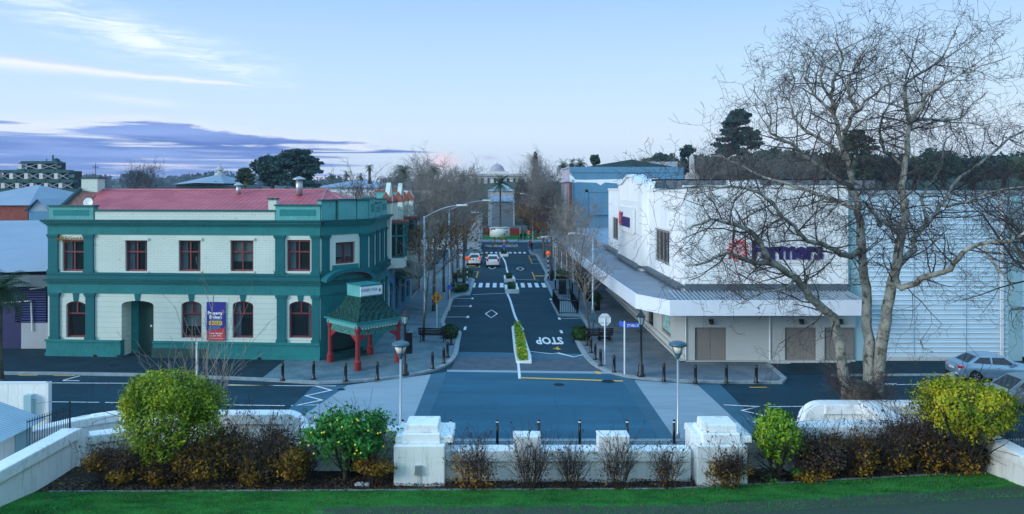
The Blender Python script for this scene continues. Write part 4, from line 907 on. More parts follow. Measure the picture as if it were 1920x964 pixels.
# base of the wall below the awning: display windows with posters, low plinth
shops = [(sx_(1228)-LS*0, )]
ws = [(fpx(FS,1160), fpx(FS,1178)), (fpx(FS,1186), fpx(FS,1200)), (fpx(FS,1233), fpx(FS,1257))]
ws = [(8,12,.6,3.2,0),(16,19.5,.6,3.2,0),(21.2,23.4,KZ,3.2,0),(26.2,29.2,.75,3.1,0)]
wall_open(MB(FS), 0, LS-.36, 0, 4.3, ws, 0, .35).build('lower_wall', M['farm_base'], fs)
for i, (a,b,zb,zt,r) in enumerate(ws):
    winpart(FS, fs, a, b, zb, zt, 0, .12, 'farm_door', 'none', fw=.14, gl='glass_dark')
    if i in (1,3):
        po = thing('poster', ('turquoise floral poster in a shop window under the awning, farther from the corner','turquoise floral poster in the shop window nearest the store corner')[i == 3], 'poster', tuple(FS @ Vector(((a+b)/2,.1,zb))))
        MB(FS).box(a+.2,.095,zb+.2,b-.2,.115,zt-.15).build('sheet', M['poster'], po)
        mb = MB(FS); rr = random.Random(i)
        for k in range(34):
            cx, cz, r0 = rr.uniform(a+.35,b-.35), rr.uniform(zb+.35,zt-.7), rr.uniform(.05,.12)
            mb.prism([(cx+r0*cos(2*pi*j/8),.085,cz+r0*sin(2*pi*j/8)) for j in range(8)], (0,.009,0))
        mb.build('flower_print', mat('petal', (.7,.35,.4), .6, .6, 3, c2=(.8,.85,.8)), po)
MB(FS).box(0,-.35,0,LS+.3,-.001,.22).box(0,-.12,.22,LS+.1,-.001,.5).build('plinth', M['farm_base'], fs)
MB(FW).box(-.35,-.3,0,LW,-.001,.16).build('plinth', M['farm_base'], fs)
# awning with deep white fascia
zf0, zf1 = 3.42, 4.32
edge_ = [(7.85,83.5),(8.15,60.0),(8.55,46.9),(10.05,44.25),(21.9,44.3)]
inn_ = [(11.6,83.5),(11.6,60),(11.6,47.0),(11.6,47.0),(21.9,47.0)]
fa = band('f', edge_, .12, zf0, zf1, None).build('awning', M['fascia'], fs)
mb = MB(); mc = MB()
zi = 4.50
for i in range(4):
    a, b, c, d = edge_[i], edge_[i+1], inn_[i+1], inn_[i]
    top = [(a[0],a[1],zf1-.12),(b[0],b[1],zf1-.12),(c[0]-.003,c[1]-.003,zi),(d[0]-.003,d[1]-.003,zi)]
    if c == d: top = top[:3]
    mb.face(top); mc.face([(p[0],p[1],zf0+.05) for p in top][::-1])
mb.build('awning_roof', M['awning_roof'], fa); mc.build('soffit', M['farm_panel'], fa)
mb = MB()
for i in range(46): x = 10.6+i*.245; mb.box(x,44.36,zf1-.10,x+.05,46.9,zf1-.02+.0)
for k, v in enumerate(mb.v): pass
mb.v = [(x,y,z+(y-44.3)/2.7*.30) for x,y,z in mb.v]; mb.build('roof_rib', M['roof_grey'], fa)
mb = MB(FW).box(0,-.30,4.46,LW,-.001,4.95).build('flashing', M['roof_edge'], fs)
MB(FS).box(0,-.55,4.66,bayA,-.001,4.85).box(bayB,-.5,4.66,LS,-.001,4.85).box(bayA,-.95,4.66,bayB,-.451,4.85).build('flashing', M['roof_edge'], fs)
# lettering and flower emblems
def farm_sign(Fm, x0, x1, z0, z1, y, name_label, loc, board=None):
    t = thing('store_sign', name_label, 'sign', loc)
    if board: MB(Fm).box(*board).build('board', M['white_paint'], t)
    f3 = Fm.to_3x3(); mb = MB(); H = z1-z0; ww = x1-x0
    text_on(mb, 'Farmers', Fm @ Vector((x0+ww*.26, y, z0)), f3 @ Vector((ww*.74,0,0)), f3 @ Vector((0,0,H)), off=.045, spacing=.92, thick=.05); mb.build('lettering', M['logo_blue'], t)
    cx, cz, ro = x0+ww*.115, z0+H*.52, ww*.125; mb = MB(Fm)
    for k in range(18):
        a = 2*pi*k/18; ri = ro*(.50 if k % 2 else .42); r_o = ro*(1.0 if k % 2 else .86); wd = ro*.085
        dx, dz = cos(a), sin(a); px_, pz_ = -dz, dx
        mb.prism([(cx+dx*ri-px_*wd*.4, y-.05, cz+dz*ri-pz_*wd*.4),(cx+dx*ri+px_*wd*.4, y-.05, cz+dz*ri+pz_*wd*.4),(cx+dx*r_o*.86+px_*wd, y-.05, cz+dz*r_o*.86+pz_*wd),(cx+dx*r_o, y-.05, cz+dz*r_o),(cx+dx*r_o*.86-px_*wd, y-.05, cz+dz*r_o*.86-pz_*wd)], (0,.045,0))
    for k in range(9):
        a = 2*pi*(k+.5)/9; r0 = ro*.22; mb.prism([(cx+r0*cos(a)+ro*.06*cos(b_), y-.05, cz+r0*sin(a)+ro*.06*sin(b_)) for b_ in [j*pi/3 for j in range(6)]], (0,.045,0))
    mb.build('flower_emblem', M['logo_red'], t); return t
x0_, x1_ = XP(1362,47)-11.6, XP(1543,47)-11.6
farm_sign(FW, x0_, x1_, ZP(487,47), ZP(452,47), -.055, 'large dark blue store lettering with red flower emblem on the white front wall', (13,46.9,ZP(487,47)), None)
MB(FW).box(x0_-.5,-.03,ZP(497,47),x1_+.5,-.002,ZP(432,47)).build('sign_panel', M['farm_panel'], fs)
bx0, bx1 = sx_(1174.5), sx_(1202.5)
farm_sign(FS, bx0+.35, bx1-1.2, zs(1185,424)-.0, zs(1185,398), -.73, 'white sign board with red flower emblem and blue letters on the gabled bay', (11.2,65,6.5), (bx0,-.72,zs(1188,434),bx1,-.53,zs(1188,389)))
# ============================================================ CORRUGATED WHITE WAREHOUSE (right)
wh = thing('warehouse', 'tall pale ribbed metal warehouse beside the store with a white downpipe', 'building', (30, 47.4, 0))
FH, LH = frame((21.92, 47.25), (48.0, 47.25)); zt_ = ZP(357,47.2)
MB(FH).box(0, 0, 0, 1.15, .4, zt_-.2).build('smooth_pier', M['shed_teal'], wh)
mb = MB(FH); z = .35; x1h = XP(1890,47.2)-21.92
pr = []
while z < zt_-.3: 
    pr.append((.05,z)); pr.append((.05,z+.19)); pr.append((0,z+.23)); pr.append((0,z+.27)); z += .30
vs = [(x, y, zz) for x in (1.15, x1h) for y, zz in pr]; n = len(pr); mb.add(vs, [(i, i+n, i+n+1, i+1) for i in range(n-1)])
mb.box(1.15,.051,.0,x1h,.4,zt_-.1); mb.build('ribbed_wall', M['shed_white'], wh)
MB(FH).box(x1h+.002,-.05,0,x1h+.9,.4,zt_).build('pier', M['shed_teal'], wh); MB(FH).box(x1h+.902,0,0,LH,.4,zt_-.1).build('end_wall', M['shed_white'], wh)
MB(FH).box(x1h-.48,-.10,0,x1h-.3,-.002,zt_).build('downpipe', M['white_paint'], wh)
for px in (1715,1813): MB(FH).box(XP(px,47.2)-21.92-.015,-.012,.3,XP(px,47.2)-21.92+.015,.0,zt_-.3).build('panel_joint', M['roof_pale'], wh)
MB(FH).box(0,-.1,zt_-.2,LH,.45,zt_).build('gutter', M['roof_grey'], wh)
MB().box(22, 47.7, zt_-1.5, 48, 85, zt_-1.2).build('roof', M['roof_grey'], wh)
MB(FH).box(1.15,.0,0,LH,.05,.3).build('plinth', M['farm_base'], wh)
# roof top clutter
t = thing('roof_railing', 'long dark mesh fence along the roof of the white store', 'railing', (20,60,HT))
Yr = 66
MB().box(XP(1222,Yr),Yr,ZP(353,Yr),XP(1640,Yr),Yr+.05,ZP(337,Yr)).build('mesh_panel', mat('mesh_grey', (.16,.17,.18), .8, .3, 4), t)
for px in range(1222,1641,22): MB().path([(XP(px,Yr),Yr-.05,ZP(356,Yr)),(XP(px,Yr),Yr-.05,ZP(335,Yr))], .04, 5).build('post', M['roof_edge'], t); MB().box(XP(1222,Yr),Yr-.06,ZP(337.5,Yr),XP(1640,Yr),Yr+.06,ZP(336,Yr)).build('rail', M['galv'], t)
t = thing('roof_plant', 'white plant room box on the roof of the white store', 'plant room', (XP(1404,60),60,HT-.9))
MB().box(XP(1383,60),60,HT-.9,XP(1425,60),63,ZP(338,60)).build('box', M['white_paint'], t); MB().box(XP(1383,60)-.05,59.95,ZP(338,60),XP(1425,60)+.05,63.05,ZP(337,60)).build('lid', M['galv'], t)
for i, px in enumerate((1330, 1495)):
    t = thing('skylight', ('curved white skylight on the store roof below the small obelisk','curved white skylight on the store roof behind the bare plane tree limbs')[i], 'skylight', (XP(px,58),58,HT-.9), 'domed skylights on the store roof')
    r = 24*58/F_; MB().prism([(XP(px,58)+r*cos(pi*k/10),57,HT-.35+.45*sin(pi*k/10)) for k in range(11)], (0,4,0)).build('dome', M['roof_pale'], t); MB().box(XP(px,58)-r-.05,56.95,HT-.9,XP(px,58)+r+.05,61.05,HT-.35).build('kerb_frame', M['galv'], t)

# ============================================================ BLUE THREE STOREY BUILDING beyond the store
bl = thing('brick_building', 'tall building with a blue painted end wall and red brick street front', 'building', (22,118,0))
xb0 = XP(1068,118); HB = ZP(313,118); FB, LB = frame((xb0,118),(xb0+18,118)); FB2, LB2 = frame((xb0,131.5),(xb0,118))
MB(FB).box(.4,0,0,LB,.4,HB).build('end_wall', M['blue_wall'], bl)
MB(FB).box(.0,-.12,HB-.9,LB,-.002,HB-.0).box(2.5,-.1,4.5,2.9,-.002,HB-3.6).box(2.5,-.1,HB-4.0,9,-.002,HB-3.6).box(9-.0,-.1,4.5,9.4,-.002,HB-3.6).build('raised_panel', M['blue_wall'], bl)
MB(FB).box(3.4,-.35,HB-7.6,9,-.003,HB-6.7).build('ledge', M['blue_wall'], bl)
pts = [(0,HB-2.15),(.0,HB-1.2),(.5,HB-1.5),(.9,HB-2.0),(2.5,HB-2.05),(4.5,HB-2.0),(8,HB-1.95),(11.5,HB-1.9),(14,HB-1.8),(14,HB-2.3),(9,HB-2.35),(7.3,HB-2.6),(5.6,HB-2.45),(4.9,HB-2.9),(4.2,HB-2.5),(1.3,HB-2.4),(.5,HB-2.5)]
MB(FB).prism([(x,-.012,z) for x,z in pts], (0,.009,0)).build('flaking_paint', M['white_paint'], bl)
MB(FB).path([(.5,-.1,0),(.5,-.1,HB-2)], .08).build('downpipe', M['blue_wall'], bl)
ow = [(1.0+i*2.05, 2.1+i*2.05, zb, zb+2.2, 0) for i in range(6) for zb in (4.8,)]
wall_open(MB(FB2), 0, LB2, 0, 8.3, [(a,b,4.6,7.2,0) for a,b,_,_,_ in ow], 0, .35).build('brick_wall', M['brick_red'], bl)
wall_open(MB(FB2), 0, LB2, 8.3, HB-2.4, [(a,b,8.7,10.6,0) for a,b,_,_,_ in ow], 0, .35).build('brick_wall', M['brick_red'], bl)
for a,b,_,_,_ in ow:
    winpart(FB2, bl, a,b,4.6,7.2,0,.15,'stone','cross',fw=.1,gl='glass_dark',room=False); winpart(FB2, bl, a,b,8.7,10.6,0,.15,'stone','cross',fw=.1,gl='glass_dark',room=False)
for i in range(7): MB(FB2).box(.35+i*2.05,-.18,4.3,.75+i*2.05,-.002,HB-2.45).build('pilaster', M['lilac'], bl)
MB(FB2).box(-.0,-.5,HB-2.4,LB2,.35,HB-2.1).box(0,-.1,HB-2.1,LB2,.35,HB).box(0,-.3,HB-.2,LB2,-.1,HB+.0).build('cornice', M['lilac'], bl)
MB(FB2).box(0,-2.9,3.3,LB2,-.1,3.6).build('veranda', M['roof_pale'], bl)
MB().face([(xb0+2.5,119,HB),(xb0+10,119,ZP(299,119)),(xb0+17,119,HB)]).face([(xb0+10,119,ZP(299,119)),(xb0+10,131,ZP(299,119)),(xb0+2.5,131,HB),(xb0+2.5,119,HB)]).face([(xb0+10,119,ZP(299,119)),(xb0+17,119,HB),(xb0+17,131,HB),(xb0+10,131,ZP(299,119))]).build('roof', M['roof_dark'], bl)
MB().box(xb0+13.2,120,HB-.2,xb0+17.6,128,HB+.9,.05).build('roof_dormer', M['grey_wall'], bl)
MB(FB).box(.4,.4,0,LB,13,HB-1).build('core', M['grey_wall'], bl)
t = thing('street_shop', 'low shop with a flat pale roof in the gap before the blue building', 'building', (16,95,0))
MB().box(12,80.3,0,30,117.9,4.4).build('wall', M['grey_wall'], t); MB().box(11.8,80.3,4.4,30,117.9,4.7).build('roof', M['roof_pale'], t)
MB().box(8.1,83.8,3.3,11.9,117.6,3.65).build('veranda', M['roof_pale'], t)
for k in range(6):
    wn = MB().box(11.93,86+k*5.2,.6,11.99,90+k*5.2,2.9).build('window', M['glass_dark'], t)
for k in range(5): MB().path([(8.3,85+k*8,KZ),(8.3,85+k*8,3.3)], .07).build('post', M['white_paint'], t)
# ============================================================ LEFT STREET SIDE: gabled cream shops, brick shop
vc = thing('gabled_shops', 'cream shops with small red capped turrets and green oriel windows beside the green building', 'building', (-9,66,0))
FV, LV = frame((-8.85,58.05),(-8.75,73.0))
HV = 9.4
sw = [(1.0,3.2,.5,3.4,.4),(4.6,6.8,.5,3.4,.4),(8.4,10.6,.5,3.2,.0),(11.8,14.0,.5,3.2,0)]
wall_open(MB(FV),0,LV,4.6,HV,[],0,.4).build('upper_wall', M['cream'], vc)
wall_open(MB(FV),0,LV,0,4.6,sw,0,.4).build('shop_front', M['blue_shop'], vc)
for a,b,zb,zt,r in sw: winpart(FV, vc, a,b,zb,zt,r,.12,'blue_shop','top',fw=.12,gl='glass_dark',room=False)
for i, x in enumerate((.4, 3.7, 7.2, 10.8, 14.2)):
    p = MB(FV).box(x-.3,-.3,5.0,x+.3,.5,HV+.4).build('turret', M['cream'], vc)
    MB(FV).face([(x-.42,-.42,HV+.4),(x+.42,-.42,HV+.4),(x,.1,HV+1.3)]).face([(x+.42,-.42,HV+.4),(x+.42,.62,HV+.4),(x,.1,HV+1.3)]).face([(x-.42,-.42,HV+.4),(x,.1,HV+1.3),(x-.42,.62,HV+.4)]).build('turret_cap', M['brick_red'], p)
for i, x0 in enumerate((.7,7.4)):
    MB(FV).prism([(x0,-.02,HV),(x0+2.9,-.02,HV),(x0+2.4,-.02,HV+.9),(x0+1.45,-.02,HV+2.0),(x0+.5,-.02,HV+.9)], (0,.35,0)).build('gable', M['cream'], vc)
    MB(FV).box(x0+1.2,-.035,HV+.1,x0+1.7,-.021,HV+.9).build('gable_panel', M['brick_red'], vc)
for i, x0 in enumerate((1.0, 8.2)):
    o1 = 1.15; zb, zt = 5.4, 8.2; P = [(x0,0),(x0+.5,-o1),(x0+2.1,-o1),(x0+2.6,0)]
    MB(FV).prism([(x,y,zb-.8) for x,y in ccw(P)], (0,0,.8)).build('bay_base', M['cream'], vc)
    by = MB(FV).prism([(x,y,zt) for x,y in ccw([(x0-.15,0),(x0+.4,-o1-.2),(x0+2.2,-o1-.2),(x0+2.75,0)])], (0,0,.18)).build('oriel_window', M['brick_red'], vc)
    mb = MB(FV)
    for (xa,ya),(xb_,yb_) in zip(P[:-1],P[1:]):
        d = Vector((xb_-xa,yb_-ya,0)); Ln = d.length; d.normalize(); q = Vector((-d.y,d.x,0))*.08
        for k in range(int(Ln/.55)+1):
            s = Ln*k/int(Ln/.55) if int(Ln/.55) else 0; p = Vector((xa,ya,0))+d*s; mb.prism([p-d*.05+Vector((0,0,zb)),p+d*.05+Vector((0,0,zb)),p+d*.05+Vector((0,0,zt)),p-d*.05+Vector((0,0,zt))], q)
        for zz in (zb,zb+1.7,zt-.12):
            p = Vector((xa,ya,zz)); mb.prism([p,p+d*Ln,p+d*Ln+Vector((0,0,.12)),p+Vector((0,0,.12))], q)
    mb.build('frame', M['green'], by)
    MB(FV).face([(x0+.05,.0,zb),(x0+.53,-o1+.08,zb),(x0+.53,-o1+.08,zt),(x0+.05,.0,zt)]).face([(x0+.53,-o1+.08,zb),(x0+2.07,-o1+.08,zb),(x0+2.07,-o1+.08,zt),(x0+.53,-o1+.08,zt)]).face([(x0+2.07,-o1+.08,zb),(x0+2.55,0,zb),(x0+2.55,0,zt),(x0+2.07,-o1+.08,zt)]).build('pane', M['glass_dark'], by)
MB(FV).prism([(4.3,-.02,4.35),(4.3,-2.1,3.55),(4.3,-2.1,3.4),(4.3,-.02,3.4)],(7.5,0,0)).build('canopy', M['green_deep'], vc)
MB(FV).box(0,.4,0,LV,14,HV-.6).build('core', M['cream'], vc)
for px,Y in ((1687/5.333+400,66),(1825/5.333+400,69)):
    x = XP(px,Y); cz = HV+.9; c = MB().box(x-.45,Y-.35,HV-.6,x+.45,Y+.35,ZP(360,Y)).build('chimney', M['green_light'], vc); MB().box(x-.52,Y-.42,ZP(360,Y),x+.52,Y+.42,ZP(357,Y)).build('chimney_cap', M['brick_red'], c)
bs = thing('brick_shop', 'narrow brick and grey parapet shop at the far end of the left terrace', 'building', (-8.7,77,0))
FK, LK = frame((-8.75,73.05),(-8.65,79.5)); mb = MB(FK).box(0,0,0,LK,.4,8.4).box(0,.4,0,LK,14,7.6); mb.build('wall', M['stone'], bs)
MB(FK).box(LK-.6,-.12,0,LK,-.002,8.4).build('brick_pier', M['brick_red'], bs); MB(FK).box(0,-.4,7.2,LK+.1,-.003,7.5).build('cornice', M['stone_pale'], bs)
for x in (1.0,3.4): winpart(FK, bs, x,x+1.5,4.6,6.6,0,-.05,'stone_pale','cross',gl='glass_dark',room=False)
MB(FK).box(.5,-.03,.3,LK-1,-.005,3).build('shop_window', M['glass_dark'], bs)
# pale long buildings beyond the car park on the left
def shed(name, label, x0, x1, y0, y1, h, wallm, roofm, ridge=0, wn=0, cat='building', zb=0, flat=.25, axis='x'):
    t = thing(name, label, cat, ((x0+x1)/2, y0, zb)); MB().box(x0,y0,zb,x1,y1,h).build('wall', M[wallm], t)
    if ridge:
        if axis == 'x':
            ym = (y0+y1)/2; mb = MB().face([(x0-.4,y0-.4,h),(x1+.4,y0-.4,h),(x1+.4,ym,h+ridge),(x0-.4,ym,h+ridge)]).face([(x1+.4,y1,h),(x0-.4,y1,h),(x0-.4,ym,h+ridge),(x1+.4,ym,h+ridge)]); mb.face([(x1,y0,h),(x1,y1,h),(x1,ym,h+ridge)]); mb.face([(x0,y1,h),(x0,y0,h),(x0,ym,h+ridge)])
        elif axis == 'hip':
            ym = (y0+y1)/2; e = min((x1-x0)/2*.95,(y1-y0)/2); a, b = (x0+e,ym,h+ridge), (x1-e,ym,h+ridge); mb = MB().face([(x0-.4,y0-.4,h),(x1+.4,y0-.4,h),b,a]).face([(x1+.4,y0-.4,h),(x1+.4,y1,h),b]).face([(x1+.4,y1,h),(x0-.4,y1,h),a,b]).face([(x0-.4,y1,h),(x0-.4,y0-.4,h),a])
        else:
            xm = (x0+x1)/2; mb = MB().face([(x0-.4,y0-.4,h),(xm,y0-.4,h+ridge),(xm,y1,h+ridge),(x0-.4,y1,h)]).face([(xm,y0-.4,h+ridge),(x1+.4,y0-.4,h),(x1+.4,y1,h),(xm,y1,h+ridge)]); mb.face([(x0,y0,h),(x1,y0,h),(xm,y0,h+ridge)])
        mb.build('roof', M[roofm], t)
    else: MB().box(x0-.2,y0-.2,h,x1+.2,y1,h+flat).build('roof', M[roofm], t)
    for k in range(wn):
        a = x0+(x1-x0)*(k+.25)/wn; b = a+(x1-x0)/wn*.45; zz = zb+(h-zb)*.45
        wdw = MB().box(a,y0-.05,zz,b,y0-.005,zz+(h-zb)*.35).build('window', M['glass_dark'], t); MB().box(a-.1,y0-.12,zz-.12,b+.1,y0-.006,zz-.001).build('sill', M['stone_pale'], wdw)
    return t
Y = 150
shed('long_building', 'long pale flat roofed building with a windowed top band beyond the red roof', XP(470,Y), XP(800,Y), Y+10, Y+30, ZP(360,Y+10), 'stone_pale', 'white_metal', 0, 14)
shed('long_building', 'white walled warehouse beyond the car park on the left', XP(765,132), XP(900,132), 132, 150, ZP(400,132), 'white_metal', 'roof_pale', 1.2, 0)
shed('hall', 'pale hall with a low hipped roof behind the lone palm', XP(590,190), XP(735,190), 190, 215, ZP(352,190), 'stone_pale', 'roof_pale', 2.4, 9, axis='hip')
shed('long_building', 'cream flat topped building between the corner parapet and the street trees', XP(700,110), XP(768,110), 110, 125, ZP(385,110), 'white_metal', 'roof_pale', 0, 4)
# museum on the hill with a dome
mu = thing('museum', 'stone museum with a low central dome on the hill at the end of the street', 'building', (0,330,0))
Y = 330; z1 = ZP(330,Y)
MB().box(XP(885,Y),Y,ZP(372,Y),XP(985,Y),Y+20,z1).build('wall', M['stone_pale'], mu)
MB().box(XP(882,Y),Y-1,z1,XP(988,Y),Y+20,ZP(326,Y)).build('cornice', M['stone'], mu)
MB().box(XP(912,Y),Y+2,ZP(326,Y),XP(954,Y),Y+16,ZP(321,Y)).build('attic', M['stone_pale'], mu)
c = ((XP(932,Y)), Y+9, ZP(321,Y)); r = 13.5*Y/F_
MB().lathe([(r*1.12,0),(r*1.12,.5),(r,.6)]+[(r*cos(a),.6+r*.88*sin(a)) for a in [i*pi/2/8 for i in range(1,8)]]+[(.3,.6+r*.9),(.2,1.2+r*.9)], c, 20).build('dome', M['dome'], mu, True)
for i in range(8): MB().box(XP(890+i*12,Y),Y-.3,ZP(345,Y),XP(894+i*12,Y),Y-.01,ZP(334,Y)).build('window', M['glass_dark'], mu)
shed('villa', 'grey roofed house below the museum behind the street palm', XP(915,215), XP(965,215), 215, 228, ZP(358,215), 'grey_wall', 'roof_grey', 2.2, 0, axis='hip')
shed('annexe', 'blue grey hall with a pale gable behind the tall palm', XP(922,188), XP(962,188), 188, 200, ZP(378,188), 'grey_wall', 'roof_pale', 1.2, 0)
t = thing('band_rotunda', 'white curved low wall at the foot of the tall palm', 'wall', (XP(938,163),163,.2))
MB().lathe([(2.2,.2),(2.2,2.0),(2.05,2.2),(1.9,2.0),(1.9,.3)], (XP(937,164),164,0), 24).build('drum', M['white_paint'], t, True); MB().lathe([(2.3,2.2),(2.3,2.3)], (XP(937,164),164,0), 24).build('rim', M['stone_pale'], t)
for i, (a, b, l) in enumerate(((905,921,'short red timber fence left of the white drum at the street end'),(954,975,'short red timber fence right of the white drum at the street end'))):
    t = thing('timber_fence', l, 'fence', (XP(a,170),170,.2)); MB().box(XP(a,170),170,.2,XP(b,170),170.1,ZP(428,170)).build('boards', M['fence_red'], t)
    [MB().box(XP(p,170)-.1,169.9,.2,XP(p,170)+.1,170.2,ZP(426,170)).build('post', M['stone'], t) for p in (a,b)]
# ============================================================ LEFT BACKGROUND
sb = thing('metal_workshop', 'large pale blue metal roofed workshop with dark blue louvred walls left of the green building', 'building', (-35,52,0))
e0 = G(0,0+520,0)
Yf, Yb = 50.5, 66
def q(px,py,Y): return tuple(WP(px,py,Y))
MB().box(-50,Yf+.3,0,-29.8,Yb+8,ZP(512,Yf)).build('wall', M['navy'], sb)
MB().face([(-50,Yf-1.2,ZP(528,Yf-1.2)),(-29.6,Yf-1.2,ZP(508,Yf-1.2)),(-29.6,Yb+4,ZP(412,Yb+4)),(-50,Yb+4,ZP(414,Yb+4))]).build('roof', M['roof_pale'], sb)
MB().box(-50,Yf-1.3,ZP(530,Yf)-.1,-29.6,Yf-1.1,ZP(512,Yf)).build('gutter', M['roof_edge'], sb)
mb = MB(); z = 1.9
while z < 5.0: mb.box(XP(28,Yf),Yf+.0,z,XP(86,Yf),Yf+.28,z+.09,.0); z += .17
mb.build('louvre', mat('navy2', (.02,.035,.16), .5, .15, 2), sb)
MB().box(XP(40,Yf),Yf-.02,.1,-29.9,Yf+.29,1.85).build('grey_base', M['grey_wall'], sb); MB().box(XP(5,Yf),Yf,.1,XP(39,Yf),Yf+.25,3.1).build('door', M['navy'], sb)
MB().path([(XP(0,Yf),Yf-.1,ZP(568,Yf)),(XP(60,Yf),Yf-.1,ZP(564,Yf)),(XP(62,Yf),Yf-.1,ZP(620,Yf))], .05).path([(XP(58,Yf),Yf-.1,ZP(542,Yf)),(XP(85,Yf),Yf-.1,ZP(538,Yf))], .05).build('pipe', M['white_paint'], sb)
shed('brick_hall', 'brick hall with a wide pale roof at the far left', XP(-120,95), XP(52,95), 95, 118, ZP(385,95), 'brick_red', 'roof_pale', 2.6, 0, axis='hip')
shed('white_house', 'small white gabled building with a row of windows behind the workshop', XP(54,92), XP(92,92), 92, 104, ZP(396,92), 'blue_wall', 'roof_pale', 1.5, 4, axis='y')
shed('hall', 'blue grey gabled hall behind the left end of the red roof', XP(60,120), XP(130,120), 120, 140, ZP(388,120), 'blue_wall', 'roof_pale', 1.6, 2, axis='hip')
# stepped council building with X braced balconies
cb = thing('terraced_offices', 'dark green stepped office block with cross braced balconies and a roof mast', 'building', (-118,200,0))
Y = 200; lev = [(32,112,300,318), (2,142,318,335), (0,160,335,352), (-6,180,352,372)]
tiers = [(36,110,302,318),(3,141,319,337),(0,158,338,354),(2,175,355,372),(0,190,373,392)]
for i, (a,b,yt,yb) in enumerate(tiers):
    x0, x1 = XP(a,Y), XP(b,Y); z0_, z1_ = ZP(yb,Y), ZP(yt,Y); hh = z1_-z0_; yy = Y-i*2.4; 
    MB().box(x0+1,yy+1.6,z0_-1,x1-1,Y+5,z1_-.2).build('core', mat('office_dark', (.02,.035,.035), .7, .3, .4), cb)
    n_ = max(2, int((b-a)/26)); 
    for k in range(n_):
        xa = x0+(x1-x0)*k/n_; xb_ = x0+(x1-x0)*(k+1)/n_
        MB().prism([(xa-.1,yy-.3,z1_-hh*.30),(xa+.5,yy+.2,z1_),(xb_-.5,yy+.2,z1_),(xb_+.1,yy-.3,z1_-hh*.30)], (0,2.4,0)).build('hood', mat('office_green', (.018,.06,.055), .7, .25, .5), cb)
    MB().box(x0-.3,yy-.4,z0_-.5,x1+.3,yy+1.8,z0_+.15).build('deck', M['office_green'], cb)
    mb = MB(); mp_ = MB()
    for k in range(n_):
        xa = x0+(x1-x0)*k/n_; xb_ = x0+(x1-x0)*(k+1)/n_; zz = z1_-hh*.34
        MB().path([(xa+.5,yy-.1,z0_+.1),(xb_-.3,yy-.1,zz)], .10, 4).path([(xa+.5,yy-.1,zz),(xb_-.3,yy-.1,z0_+.1)], .10, 4).build('cross_brace', M['grey_wall'], cb)
        MB().box(xa-.2,yy-.2,z0_,xa+.75,yy+1.5,zz).build('pier', M['stone_pale'], cb)
    for k in range(n_*2): 
        if (k*7+i*3) % 5 < 2: xa = x0+(x1-x0)*(k+.3)/(n_*2); MB().box(xa,yy+1.5,z0_+.6,xa+1.6,yy+1.58,z0_+hh*.55).build('window', M['roof_pale'], cb)
MB().path([(XP(74,Y),Y+6,ZP(302,Y)),(XP(74,Y),Y+6,ZP(289,Y))], .22, 6).path([(XP(62,Y),Y+6,ZP(302,Y)),(XP(62,Y),Y+6,ZP(296,Y))], .12, 5).build('mast', M['roof_dark'], cb); MB().ball((XP(85,Y),Y+5,ZP(302,Y)), 1.0).build('roof_dome', M['office_green'], cb, True)
# tent roofed building with a spire
sp = thing('spired_hall', 'dark hall with a pale tent roof and small spire behind the red roof', 'building', (-62,165,0))
Y = 165; ap = (XP(374,Y),Y+12,ZP(325,Y)); L_ = (XP(322,Y),Y,ZP(346,Y)); R_ = (XP(420,Y),Y,ZP(344,Y)); ym = Y+24
MB().face([L_,(ap[0],Y-2,ZP(343,Y)),ap]).face([(ap[0],Y-2,ZP(343,Y)),R_,ap]).face([R_,(R_[0],ym,R_[2]),ap]).face([(L_[0],ym,L_[2]),L_,ap]).build('tent_roof', M['roof_pale'], sp)
MB().lathe([(1.5,-.6),(1.2,.2),(.7,.4),(.6,.9),(1.0,1.0),(.25,2.0),(.03,2.9)], (ap[0],ap[1],ap[2]), 8).build('spire', M['stone'], sp)
MB().prism([(XP(324,Y),Y+1,0),(XP(440,Y),Y+1,0),(XP(440,Y),Y+1,ZP(353,Y)),(XP(400,Y),Y+1,ZP(340,Y)),(XP(376,Y),Y+1,ZP(346,Y)),(XP(326,Y),Y+1,ZP(347,Y))], (0,18,0)).build('wall', M['roof_dark'], sp)
# small kiosk, white screen wall and palm at the left edge
kx = thing('kiosk', 'small white kiosk with a corrugated roof at the bottom left beside the wall', 'kiosk', (-19.5,27.5,0))
MB().box(-22.3,25.6,0,-17.95,28.6,1.98).build('wall', M['white_wall'], kx)
mb = MB(); n = 26
vs = []
for i in range(n*2+1):
    y = 25.2+i*3.9/(n*2); zo = .05 if i % 2 else 0
    vs += [(-22.5, y, 3.75+zo), (-17.65, y, 1.98+zo)]
mb.add(vs, [(2*i, 2*i+1, 2*i+3, 2*i+2) for i in range(n*2)]); mb.build('roof', mul(mat('kiosk_roof', (.36,.46,.52), .5, .1, 1), stripes(1, .15, .05), (.66,.72,.76)), kx)  # dark stripes paint in the corrugation shading that the flat light leaves out
MB().box(-17.94,27.6,0,-17.9,28.5,1.9).build('door', M['shed_teal'], kx)
wl_ = thing('screen_wall', 'white rendered screen wall with a pipe box at the left edge by the road', 'wall', (-22,33.2,0))
MB().box(-26,33.0,0,XP(90,33),33.15,ZP(718,33)).build('panel', M['white_wall'], wl_); MB().box(XP(86,33),32.95,0,XP(92,33),33.2,ZP(717,33)).box(-26,32.97,ZP(719,33),XP(90,33),33.18,ZP(717,33)).build('trim', M['white_paint'], wl_)
MB().box(XP(52,33),32.7,ZP(778,33),XP(66,33),32.97,ZP(738,33)).path([(XP(66,33),32.8,ZP(745,33)),(XP(71,33),32.8,ZP(745,33))], .04).build('pipe_box', M['shed_teal'], wl_)
